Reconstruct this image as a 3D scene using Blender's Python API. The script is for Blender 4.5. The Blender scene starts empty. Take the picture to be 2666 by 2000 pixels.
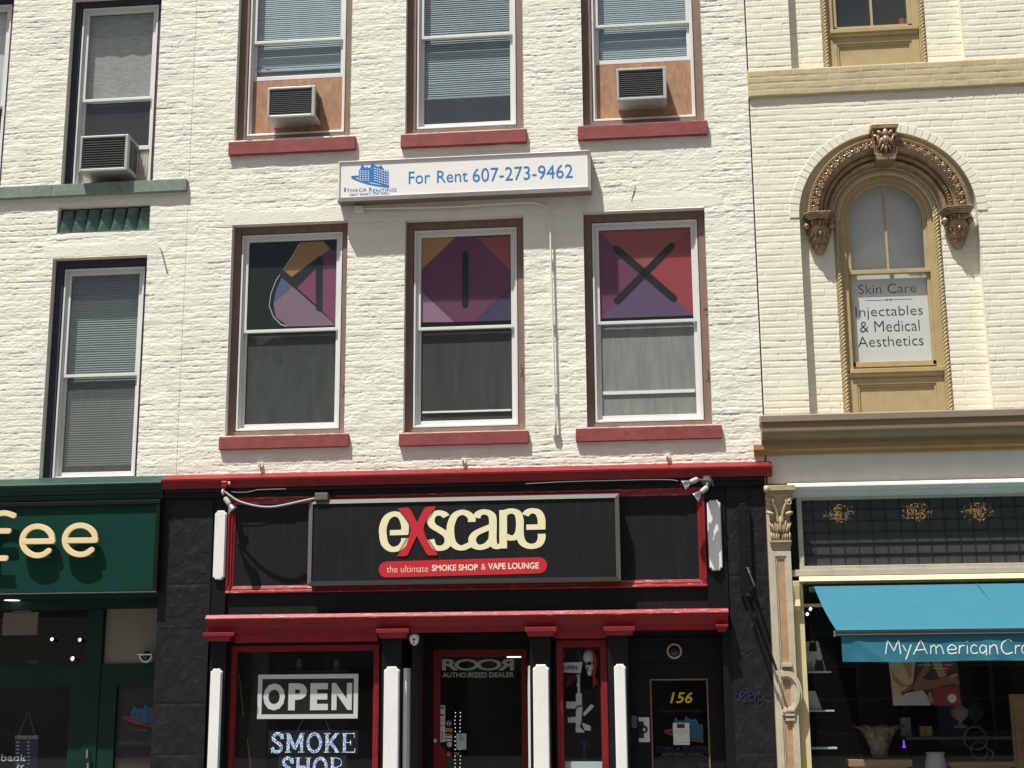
import bpy, math, random
import numpy as np
from mathutils import Vector, Matrix

random.seed(7)
sc = bpy.context.scene
col = sc.collection

# ------------------------------------------------------------------ camera, world, sun
F_PX = 3697.0
PITCH, YAW, ROLL = math.radians(12.353), math.radians(6.008), math.radians(-0.4126)
CAM = np.array([0.0, -15.0, 1.75])


def cam_basis():
    cp, sp, cy, sy = math.cos(PITCH), math.sin(PITCH), math.cos(YAW), math.sin(YAW)
    f = np.array([-sy * cp, cy * cp, sp])
    r = np.array([cy, sy, 0.0])
    u = np.cross(r, f)
    return r * math.cos(ROLL) + u * math.sin(ROLL), -r * math.sin(ROLL) + u * math.cos(ROLL), f


B_R, B_U, B_F = cam_basis()
cd = bpy.data.cameras.new("camera")
cam = bpy.data.objects.new("camera", cd)
col.objects.link(cam)
cd.sensor_width = 36.0
cd.lens = 36.0 * F_PX / 2666.0
cd.clip_end = 2000.0
m = Matrix.Identity(4)
for i in range(3):
    m[i][0], m[i][1], m[i][2], m[i][3] = B_R[i], B_U[i], -B_F[i], CAM[i]
cam.matrix_world = m
sc.camera = cam

SUN_DIR = Vector((0.80, 1.0, -3.0)).normalized()
world = bpy.data.worlds.new("World")
sc.world = world
world.use_nodes = True
wn = world.node_tree
wn.nodes.clear()
sky = wn.nodes.new("ShaderNodeTexSky")
sky.sky_type = 'NISHITA'
sky.sun_disc = False
sky.dust_density = 3.5
sky.air_density = 0.9
sky.sun_elevation = math.asin(-SUN_DIR.z)
sky.sun_rotation = math.atan2(-SUN_DIR.x, -SUN_DIR.y)
bg = wn.nodes.new("ShaderNodeBackground")
bg.inputs[1].default_value = 0.05
wo = wn.nodes.new("ShaderNodeOutputWorld")
tcw = wn.nodes.new("ShaderNodeTexCoord")
mpw = wn.nodes.new("ShaderNodeMapping")
mpw.inputs['Scale'].default_value = (2.2, 2.2, 5.0)
cln = wn.nodes.new("ShaderNodeTexNoise")
cln.inputs['Scale'].default_value = 1.6
cln.inputs['Detail'].default_value = 7
cln.inputs['Roughness'].default_value = 0.6
clr = wn.nodes.new("ShaderNodeMapRange")
clr.inputs[1].default_value = 0.46
clr.inputs[2].default_value = 0.62
bw = wn.nodes.new("ShaderNodeRGBToBW")
cw = wn.nodes.new("ShaderNodeVectorMath")
cw.operation = 'SCALE'
cw.inputs[0].default_value = (1.75, 1.72, 1.66)
cmx = wn.nodes.new("ShaderNodeMix")
cmx.data_type = 'RGBA'
wn.links.new(tcw.outputs['Generated'], mpw.inputs[0])
wn.links.new(mpw.outputs[0], cln.inputs['Vector'])
wn.links.new(cln.outputs['Fac'], clr.inputs[0])
wn.links.new(sky.outputs[0], bw.inputs[0])
wn.links.new(bw.outputs[0], cw.inputs['Scale'])
wn.links.new(clr.outputs[0], cmx.inputs[0])
wn.links.new(sky.outputs[0], cmx.inputs[6])
wn.links.new(cw.outputs[0], cmx.inputs[7])
wn.links.new(cmx.outputs[2], bg.inputs[0])
wn.links.new(bg.outputs[0], wo.inputs[0])

sl = bpy.data.lights.new("sun", 'SUN')
sl.energy = 5.0
sl.angle = math.radians(0.55)
sl.color = (1.0, 0.972, 0.885)
so = bpy.data.objects.new("sun", sl)
col.objects.link(so)
so.location = (-8, -12, 30)
so.rotation_euler = SUN_DIR.to_track_quat('-Z', 'Y').to_euler()

sc.view_settings.view_transform = 'Standard'
sc.view_settings.look = 'None'
sc.view_settings.exposure = 0.42
sc.view_settings.gamma = 1.0
sc.view_settings.use_curve_mapping = False
sc.cycles.max_bounces = 8
sc.cycles.transparent_max_bounces = 16
sc.cycles.caustics_reflective = False
sc.cycles.caustics_refractive = False

# ------------------------------------------------------------------ measuring: facade point seen at a spot of the survey photograph
SV = 2666.0 / 2211.0


def P(u, v, Y=0.0):
    d = F_PX * B_F + (u * SV - 1333.0) * B_R - (v * SV - 1000.0) * B_U
    t = (Y - CAM[1]) / d[1]
    return CAM[0] + d[0] * t, CAM[2] + d[2] * t


def R4(xl, xr, yt, yb, Y=0.0):
    xm, ym = (xl + xr) / 2, (yt + yb) / 2
    return P(xl, ym, Y)[0], P(xr, ym, Y)[0], P(xm, yb, Y)[1], P(xm, yt, Y)[1]


def PX(u, v, Y=0.0):
    return P(u, v, Y)[0]


def PZ(u, v, Y=0.0):
    return P(u, v, Y)[1]


# ------------------------------------------------------------------ materials
MATS = {}


def new_mat(name):
    mt = bpy.data.materials.new(name)
    mt.use_nodes = True
    nt = mt.node_tree
    return mt, nt, nt.nodes["Principled BSDF"]


def mk(name, c, rough=0.6, var=0.12, vscale=5.0, bump=0.0, bscale=60.0, metal=0.0, spec=0.5,
       stain=None, sscale=(3, 3, 3), samt=0.5, slo=0.5, shi=0.7, stretch=(1, 1, 1), coat=0.0, chips=None):
    """painted / plain surface with uneven tone, optional stain colour and fine relief"""
    mt, nt, b = new_mat(name)
    N, L = nt.nodes, nt.links
    tc = N.new("ShaderNodeTexCoord")
    mp = N.new("ShaderNodeMapping")
    mp.inputs['Scale'].default_value = stretch
    L.new(tc.outputs['Object'], mp.inputs[0])
    nz = N.new("ShaderNodeTexNoise")
    nz.inputs['Scale'].default_value = vscale
    nz.inputs['Detail'].default_value = 6
    L.new(mp.outputs[0], nz.inputs['Vector'])
    rp = N.new("ShaderNodeMapRange")
    rp.inputs[1].default_value = 0.3
    rp.inputs[2].default_value = 0.7
    rp.inputs[3].default_value = 1 - var
    rp.inputs[4].default_value = 1 + var
    L.new(nz.outputs['Fac'], rp.inputs[0])
    mul = N.new("ShaderNodeVectorMath")
    mul.operation = 'SCALE'
    mul.inputs[0].default_value = c
    L.new(rp.outputs[0], mul.inputs['Scale'])
    out = mul.outputs[0]
    if stain:
        m2 = N.new("ShaderNodeMapping")
        m2.inputs['Scale'].default_value = sscale
        L.new(tc.outputs['Object'], m2.inputs[0])
        n2 = N.new("ShaderNodeTexNoise")
        n2.inputs['Scale'].default_value = 1.0
        n2.inputs['Detail'].default_value = 8
        n2.inputs['Roughness'].default_value = 0.65
        L.new(m2.outputs[0], n2.inputs['Vector'])
        r2 = N.new("ShaderNodeMapRange")
        r2.inputs[1].default_value = slo
        r2.inputs[2].default_value = shi
        r2.inputs[3].default_value = 0
        r2.inputs[4].default_value = samt
        L.new(n2.outputs['Fac'], r2.inputs[0])
        mx = N.new("ShaderNodeMix")
        mx.data_type = 'RGBA'
        L.new(r2.outputs[0], mx.inputs[0])
        L.new(out, mx.inputs[6])
        mx.inputs[7].default_value = (*stain, 1)
        out = mx.outputs[2]
    if chips:
        ccol, cs, clo, chi, camt = chips
        m3 = N.new("ShaderNodeMapping")
        m3.inputs['Scale'].default_value = cs
        m3.inputs['Location'].default_value = (3.1, 1.7, 5.3)
        L.new(tc.outputs['Object'], m3.inputs[0])
        n3 = N.new("ShaderNodeTexNoise")
        n3.inputs['Scale'].default_value = 1.0
        n3.inputs['Detail'].default_value = 6
        n3.inputs['Roughness'].default_value = 0.7
        L.new(m3.outputs[0], n3.inputs['Vector'])
        r3 = N.new("ShaderNodeMapRange")
        r3.inputs[1].default_value = clo
        r3.inputs[2].default_value = chi
        r3.inputs[3].default_value = 0
        r3.inputs[4].default_value = camt
        L.new(n3.outputs['Fac'], r3.inputs[0])
        m4 = N.new("ShaderNodeMix")
        m4.data_type = 'RGBA'
        L.new(r3.outputs[0], m4.inputs[0])
        L.new(out, m4.inputs[6])
        m4.inputs[7].default_value = (*ccol, 1)
        out = m4.outputs[2]
    L.new(out, b.inputs['Base Color'])
    b.inputs['Roughness'].default_value = rough
    b.inputs['Metallic'].default_value = metal
    b.inputs['Specular IOR Level'].default_value = spec
    b.inputs['Coat Weight'].default_value = coat
    if bump > 0:
        nb = N.new("ShaderNodeTexNoise")
        nb.inputs['Scale'].default_value = bscale
        nb.inputs['Detail'].default_value = 5
        L.new(mp.outputs[0], nb.inputs['Vector'])
        bp = N.new("ShaderNodeBump")
        bp.inputs['Strength'].default_value = 1.0
        bp.inputs['Distance'].default_value = bump
        L.new(nb.outputs['Fac'], bp.inputs['Height'])
        L.new(bp.outputs[0], b.inputs['Normal'])
    MATS[name] = mt
    return mt


def mk_glass(name, tint=(0.8, 0.85, 0.85), dirt=0.0, dirtcol=(0.5, 0.5, 0.5), refl=1.0, rough=0.02):
    """thin window glass: clear, mirror by Fresnel, with a film of dust"""
    mt = bpy.data.materials.new(name)
    mt.use_nodes = True
    nt = mt.node_tree
    N, L = nt.nodes, nt.links
    N.clear()
    o = N.new("ShaderNodeOutputMaterial")
    tr = N.new("ShaderNodeBsdfTransparent")
    tr.inputs[0].default_value = (*tint, 1)
    gl = N.new("ShaderNodeBsdfAnisotropic")
    gl.inputs['Roughness'].default_value = rough
    lw = N.new("ShaderNodeLayerWeight")
    lw.inputs[0].default_value = 0.5
    pw = N.new("ShaderNodeMath")
    pw.operation = 'POWER'
    pw.inputs[1].default_value = 5.0
    L.new(lw.outputs['Facing'], pw.inputs[0])
    ml = N.new("ShaderNodeMath")
    ml.operation = 'MULTIPLY_ADD'
    ml.inputs[1].default_value = 0.85
    ml.inputs[2].default_value = 0.05 * refl
    L.new(pw.outputs[0], ml.inputs[0])
    mx = N.new("ShaderNodeMixShader")
    L.new(ml.outputs[0], mx.inputs[0])
    L.new(tr.outputs[0], mx.inputs[1])
    L.new(gl.outputs[0], mx.inputs[2])
    out = mx.outputs[0]
    if dirt > 0:
        tc = N.new("ShaderNodeTexCoord")
        mp = N.new("ShaderNodeMapping")
        mp.inputs['Scale'].default_value = (9, 9, 1.2)
        L.new(tc.outputs['Object'], mp.inputs[0])
        nz = N.new("ShaderNodeTexNoise")
        nz.inputs['Scale'].default_value = 2.0
        nz.inputs['Detail'].default_value = 8
        L.new(mp.outputs[0], nz.inputs['Vector'])
        r2 = N.new("ShaderNodeMapRange")
        r2.inputs[1].default_value = 0.3
        r2.inputs[2].default_value = 0.75
        r2.inputs[3].default_value = dirt * 0.85
        r2.inputs[4].default_value = dirt * 1.2
        L.new(nz.outputs['Fac'], r2.inputs[0])
        df = N.new("ShaderNodeBsdfDiffuse")
        df.inputs[0].default_value = (*dirtcol, 1)
        m2 = N.new("ShaderNodeMixShader")
        L.new(r2.outputs[0], m2.inputs[0])
        L.new(out, m2.inputs[1])
        L.new(df.outputs[0], m2.inputs[2])
        out = m2.outputs[0]
    L.new(out, o.inputs[0])
    MATS[name] = mt
    return mt


def mk_emit(name, c, s):
    mt, nt, b = new_mat(name)
    b.inputs['Base Color'].default_value = (*c, 1)
    b.inputs['Emission Color'].default_value = (*c, 1)
    b.inputs['Emission Strength'].default_value = s
    MATS[name] = mt
    return mt


def mk_dots(name, scale):
    """LED sign face: dense little dots of white, blue and green light"""
    mt, nt, b = new_mat(name)
    N, L = nt.nodes, nt.links
    tc = N.new("ShaderNodeTexCoord")
    vo = N.new("ShaderNodeTexVoronoi")
    vo.inputs['Scale'].default_value = scale
    vo.inputs['Randomness'].default_value = 0.35
    L.new(tc.outputs['Object'], vo.inputs['Vector'])
    r = N.new("ShaderNodeMapRange")
    r.inputs[1].default_value = 0.25
    r.inputs[2].default_value = 0.5
    r.inputs[3].default_value = 2.0
    r.inputs[4].default_value = 0.06
    L.new(vo.outputs['Distance'], r.inputs[0])
    hs = N.new("ShaderNodeMix")
    hs.data_type = 'RGBA'
    hs.inputs[0].default_value = 0.62
    L.new(vo.outputs['Color'], hs.inputs[6])
    hs.inputs[7].default_value = (0.55, 0.75, 1.0, 1)
    L.new(hs.outputs[2], b.inputs['Emission Color'])
    L.new(r.outputs[0], b.inputs['Emission Strength'])
    b.inputs['Base Color'].default_value = (0.03, 0.03, 0.03, 1)
    MATS[name] = mt


def mk_wood(name, c1, c2, scale=3.0, stretch=(1, 1, 0.15), rough=0.75):
    mt, nt, b = new_mat(name)
    N, L = nt.nodes, nt.links
    tc = N.new("ShaderNodeTexCoord")
    mp = N.new("ShaderNodeMapping")
    mp.inputs['Scale'].default_value = stretch
    L.new(tc.outputs['Object'], mp.inputs[0])
    nz = N.new("ShaderNodeTexNoise")
    nz.inputs['Scale'].default_value = scale * 8
    nz.inputs['Detail'].default_value = 9
    nz.inputs['Distortion'].default_value = 1.2
    L.new(mp.outputs[0], nz.inputs['Vector'])
    cr = N.new("ShaderNodeValToRGB")
    cr.color_ramp.elements[0].position = 0.3
    cr.color_ramp.elements[0].color = (*c1, 1)
    cr.color_ramp.elements[1].position = 0.72
    cr.color_ramp.elements[1].color = (*c2, 1)
    L.new(nz.outputs['Fac'], cr.inputs[0])
    L.new(cr.outputs[0], b.inputs['Base Color'])
    b.inputs['Roughness'].default_value = rough
    MATS[name] = mt


def M(n):
    return MATS[n]


mk("white_brick_paint", (0.80, 0.79, 0.705), 0.75, 0.05, 2.0, 0.0042, 66, stretch=(0.45, 1, 1.5), stain=(0.54, 0.52, 0.45),
   sscale=(2.0, 2.0, 2.6), samt=0.5, slo=0.48, shi=0.80, chips=((0.33, 0.29, 0.24), (13, 13, 26), 0.685, 0.72, 0.7))
mk("cream_brick_paint", (0.80, 0.765, 0.635), 0.7, 0.05, 3.0, 0.0006, 240, stain=(0.66, 0.62, 0.50),
   sscale=(2.4, 2.4, 13.0), samt=0.42, slo=0.46, shi=0.75, chips=((0.30, 0.27, 0.22), (11, 11, 22), 0.705, 0.735, 0.7))
mk("tan_brick_paint", (0.50, 0.42, 0.25), 0.7, 0.07, 4.0, 0.0006, 240, stain=(0.36, 0.29, 0.16),
   sscale=(5, 5, 12), samt=0.5)
mk("red_sill_paint", (0.255, 0.050, 0.048), 0.7, 0.16, 9.0, 0.004, 90, stain=(0.13, 0.03, 0.03), sscale=(7, 7, 12), samt=0.5, chips=((0.07, 0.045, 0.04), (16, 16, 40), 0.66, 0.69, 0.7))
mk("brown_casing_paint", (0.205, 0.130, 0.100), 0.65, 0.10, 5.0, 0.001, 120, stain=(0.12, 0.07, 0.05), sscale=(12, 12, 2), samt=0.5, chips=((0.06, 0.04, 0.03), (20, 20, 12), 0.68, 0.70, 0.8))
mk("navy_casing_paint", (0.032, 0.027, 0.050), 0.6, 0.10, 5.0, 0.001, 100)
mk("white_vinyl", (0.70, 0.70, 0.69), 0.4, 0.04, 3.0, stain=(0.45, 0.44, 0.41), sscale=(10, 10, 4), samt=0.35, slo=0.55, shi=0.8)
mk("white_trim", (0.80, 0.80, 0.80), 0.5, 0.04, 3.0, 0.001, 60, stain=(0.42, 0.41, 0.38), sscale=(22, 22, 3), samt=0.45, slo=0.55, shi=0.8)
mk("green_stone", (0.195, 0.25, 0.215), 0.8, 0.16, 14.0, 0.003, 120, stain=(0.10, 0.16, 0.13), sscale=(5, 5, 9), samt=0.5)
mk("green_tile", (0.08, 0.155, 0.128), 0.35, 0.3, 12.0, 0.003, 30, stain=(0.28, 0.38, 0.34), sscale=(14, 14, 25), samt=0.6, slo=0.55, shi=0.7)
mk("dark_green_paint", (0.003, 0.026, 0.020), 0.5, 0.12, 4.0, spec=0.25)
mk("green_cornice_paint", (0.010, 0.045, 0.036), 0.55, 0.15, 4.0, 0.001, 60, spec=0.3)
mk("green_sign_face", (0.001, 0.038, 0.028), 0.5, 0.05, 3.0, spec=0.2)
mk("gold_letter", (0.84, 0.65, 0.37), 0.5, 0.03)
mk("black_side", (0.006, 0.006, 0.006), 0.5)
mk("black_paint", (0.0065, 0.0072, 0.0095), 0.45, 0.25, 4.0, 0.0006, 50, spec=0.22, stain=(0.03, 0.03, 0.033), sscale=(9, 9, 3), samt=0.35, slo=0.55, shi=0.8)
mk("black_panel", (0.0105, 0.0118, 0.0150), 0.5, 0.10, 3.0, spec=0.2, stain=(0.030, 0.032, 0.036), sscale=(26, 26, 1.0), samt=0.5, slo=0.5, shi=0.8)
mk("black_stone_paint", (0.011, 0.011, 0.014), 0.5, 0.3, 9.0, 0.003, 70, spec=0.25, stain=(0.035, 0.035, 0.04), sscale=(8, 8, 8), samt=0.5, slo=0.55, shi=0.75)
mk("red_paint", (0.225, 0.012, 0.017), 0.5, 0.14, 5.0, 0.001, 50, spec=0.3, stain=(0.15, 0.010, 0.013), sscale=(5, 5, 30), samt=0.6, chips=((0.40, 0.20, 0.18), (10, 10, 70), 0.665, 0.70, 0.6))
mk("red_peeling", (0.27, 0.017, 0.023), 0.4, 0.14, 5.0, 0.002, 60, stain=(0.62, 0.50, 0.45), sscale=(7, 60, 110), samt=0.95, slo=0.60, shi=0.64)
mk("grey_metal", (0.125, 0.117, 0.105), 0.5, 0.05, 5.0)
mk("bright_metal", (0.72, 0.73, 0.74), 0.3, 0.03, metal=0.3)
mk("sign_white", (0.84, 0.835, 0.81), 0.45, 0.01)
mk("sign_return", (0.21, 0.15, 0.115), 0.5, 0.06)
mk("sign_lip", (0.045, 0.05, 0.06), 0.4, 0.05)
mk("blue_vinyl", (0.015, 0.19, 0.56), 0.45, 0.02)
mk("blue_dark", (0.012, 0.07, 0.20), 0.45, 0.02)
mk("cream_vinyl", (0.83, 0.77, 0.50), 0.5, 0.03)
mk("red_vinyl", (0.55, 0.018, 0.03), 0.45, 0.03)
mk("pale_text", (0.80, 0.74, 0.62), 0.5, 0.02)
mk("black_text", (0.012, 0.012, 0.014), 0.6, 0.0)
mk("white_text", (0.85, 0.86, 0.86), 0.5, 0.0)
mk("yellow_text", (0.75, 0.55, 0.04), 0.5, 0.0)
mk("red_text", (0.5, 0.03, 0.04), 0.5, 0.0)
mk("grey_text", (0.45, 0.46, 0.44), 0.5, 0.0)
mk("purple_ink", (0.055, 0.038, 0.16), 0.5, 0.1)
mk("ac_metal", (0.43, 0.43, 0.42), 0.45, 0.06, 6.0, metal=0.2, stain=(0.30, 0.28, 0.25), sscale=(8, 8, 8), samt=0.5, slo=0.52, shi=0.75)
mk("ac_fins", (0.035, 0.037, 0.038), 0.5, 0.2, 20.0, stain=(0.4, 0.4, 0.38), sscale=(22, 22, 40), samt=0.6, slo=0.66, shi=0.72)
mk("ac_slat", (0.12, 0.12, 0.125), 0.5, 0.1)
mk("accordion", (0.48, 0.46, 0.41), 0.6, 0.2, 6.0)
mk_wood("plywood", (0.31, 0.150, 0.090), (0.44, 0.26, 0.15), 1.6, (1.0, 1, 0.4))
mk_wood("light_wood", (0.33, 0.19, 0.09), (0.48, 0.30, 0.16), 2.0, (0.15, 1, 1))
mk("blind_slat", (0.64, 0.67, 0.66), 0.55, 0.05)
mk("grey_curtain", (0.46, 0.44, 0.42), 0.9, 0.22, 26.0, 0.002, 160, stretch=(0.35, 1, 1.6))
mk("pale_blind", (0.80, 0.80, 0.77), 0.8, 0.03)
mk("grey_cloth", (0.13, 0.145, 0.14), 0.95, 0.15, 5.0)
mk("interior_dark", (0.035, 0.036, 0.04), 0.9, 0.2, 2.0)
mk("interior_grey", (0.16, 0.165, 0.165), 0.9, 0.1, 2.0)
mk("interior_beige", (0.34, 0.31, 0.25), 0.9, 0.05, 2.0)
mk("tan_casing", (0.44, 0.34, 0.18), 0.55, 0.07, 5.0, 0.0008, 80, stain=(0.30, 0.21, 0.09), sscale=(9, 9, 5), samt=0.35)
mk("tan_light", (0.70, 0.59, 0.33), 0.5, 0.05, 5.0)
mk("tan_pale", (0.50, 0.45, 0.345), 0.7, 0.10, 6.0, 0.002, 60, stain=(0.33, 0.28, 0.2), sscale=(8, 8, 8), samt=0.4)
mk("rust_stone", (0.41, 0.255, 0.145), 0.8, 0.15, 10.0, 0.002, 90)
mk("brown_cornice", (0.235, 0.165, 0.092), 0.55, 0.08, 4.0, 0.001, 50)
mk("ochre_band", (0.36, 0.22, 0.085), 0.5, 0.08, 5.0)
mk("cornice_top", (0.30, 0.24, 0.175), 0.5, 0.08, 5.0)
mk("frieze_paint", (0.64, 0.635, 0.565), 0.7, 0.06, 5.0, 0.002, 30)
mk("bronze_paint", (0.31, 0.215, 0.13), 0.27, 0.25, 14.0, 0.006, 38, metal=0.25, stain=(0.42, 0.29, 0.15), sscale=(16, 16, 16), samt=0.5)
mk("gilded_stone", (0.44, 0.34, 0.21), 0.5, 0.2, 14.0, 0.004, 40, stain=(0.23, 0.15, 0.08), sscale=(14, 14, 14), samt=0.6)
mk("lead_came", (0.012, 0.012, 0.012), 0.6)
mk("awning_cloth", (0.020, 0.145, 0.215), 0.85, 0.07, 3.0, 0.012, 3.5, stain=(0.018, 0.115, 0.175), sscale=(3, 3, 3), samt=0.35)
mk("valance_cloth", (0.016, 0.15, 0.215), 0.85, 0.07, 7.0, 0.0006, 300)
mk("dark_bar", (0.030, 0.026, 0.030), 0.35, 0.05)
mk("steel", (0.55, 0.55, 0.56), 0.25, 0.05, metal=0.9)
mk("lamp_mirror", (0.80, 0.82, 0.86), 0.08, 0.02, metal=1.0)
mk("grey_socket", (0.42, 0.41, 0.37), 0.55, 0.05)
mk("orange_plastic", (0.75, 0.17, 0.08), 0.5, 0.05)
mk("cable_grey", (0.30, 0.30, 0.30), 0.5, 0.05)
mk("painted_conduit", (0.74, 0.72, 0.65), 0.6, 0.05)
mk("white_plastic", (0.78, 0.78, 0.77), 0.35, 0.02)
mk("dark_lens", (0.01, 0.01, 0.012), 0.1)
mk("paper", (0.70, 0.70, 0.69), 0.8, 0.02)
mk("pale_blue_card", (0.55, 0.68, 0.70), 0.7, 0.03)
mk("asphalt", (0.15, 0.145, 0.135), 0.9, 0.15, 0.8, 0.004, 12)
mk("paving", (0.20, 0.19, 0.175), 0.85, 0.12, 2.0, 0.003, 20)
mk_glass("banner_glass", (0.90, 0.92, 0.92), 0.02, (0.5, 0.55, 0.56), 0.7)
mk("screen_mesh", (0.09, 0.10, 0.10), 0.9)
mk_glass("glass", (0.86, 0.90, 0.90), 0.05, (0.5, 0.55, 0.56), 2.0)
mk_glass("glass_blue", (0.74, 0.82, 0.85), 0.08, (0.42, 0.52, 0.56), 2.2)
mk_glass("glass_haze", (0.62, 0.68, 0.67), 0.14, (0.28, 0.34, 0.34), 1.8)
mk_glass("screen_light", (0.55, 0.58, 0.57), 0.32, (0.23, 0.25, 0.24), 0.8)
mk_glass("glass_dust", (0.85, 0.88, 0.87), 0.10, (0.20, 0.25, 0.25), 0.8)
mk_glass("glass_screen", (0.42, 0.45, 0.45), 0.35, (0.15, 0.165, 0.16), 0.7)
mk_glass("glass_screen_pale", (0.42, 0.45, 0.45), 0.62, (0.34, 0.36, 0.34), 0.7)
mk_glass("shop_glass", (0.88, 0.90, 0.90), 0.010, (0.4, 0.42, 0.42), 0.75)
mk_glass("prism_glass", (0.60, 0.62, 0.62), 0.50, (0.125, 0.13, 0.125), 0.8)
mk_dots("led_dots", 62.0)
mk_emit("lamp_glow", (1.0, 0.87, 0.62), 2.5)
mk_emit("lamp_glow_soft", (0.95, 0.92, 0.82), 1.4)
mk_emit("backlit_amber", (0.85, 0.38, 0.10), 1.6)  # rosette glass made to glow, standing in for light shining through from behind
mk_emit("backlit_gold", (0.85, 0.62, 0.25), 1.0)
mk_emit("backlit_green", (0.25, 0.5, 0.15), 0.6)
mk_emit("backlit_red", (0.7, 0.10, 0.08), 0.7)
mk_emit("violet_glow", (0.2, 0.05, 1.0), 1.2)

# ------------------------------------------------------------------ mesh helpers
WL = {}


def loc_of(o):
    return WL.get(o.name, Vector((0, 0, 0)))


def spline(pts, n=10, closed=False):
    pts = [np.array(p, float) for p in pts]
    out = []
    k = len(pts)
    segs = k if closed else k - 1
    for i in range(segs):
        p1, p2 = pts[i], pts[(i + 1) % k]
        p0 = pts[i - 1] if (i > 0 or closed) else 2 * p1 - p2
        p3 = pts[(i + 2) % k] if (i + 2 < k or closed) else 2 * p2 - p1
        for j in range(n):
            t = j / n
            out.append(0.5 * ((2 * p1) + (p2 - p0) * t + (2 * p0 - 5 * p1 + 4 * p2 - p3) * t * t +
                              (3 * p1 - p0 - 3 * p2 + p3) * t ** 3))
    if not closed:
        out.append(pts[-1])
    return out


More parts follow.
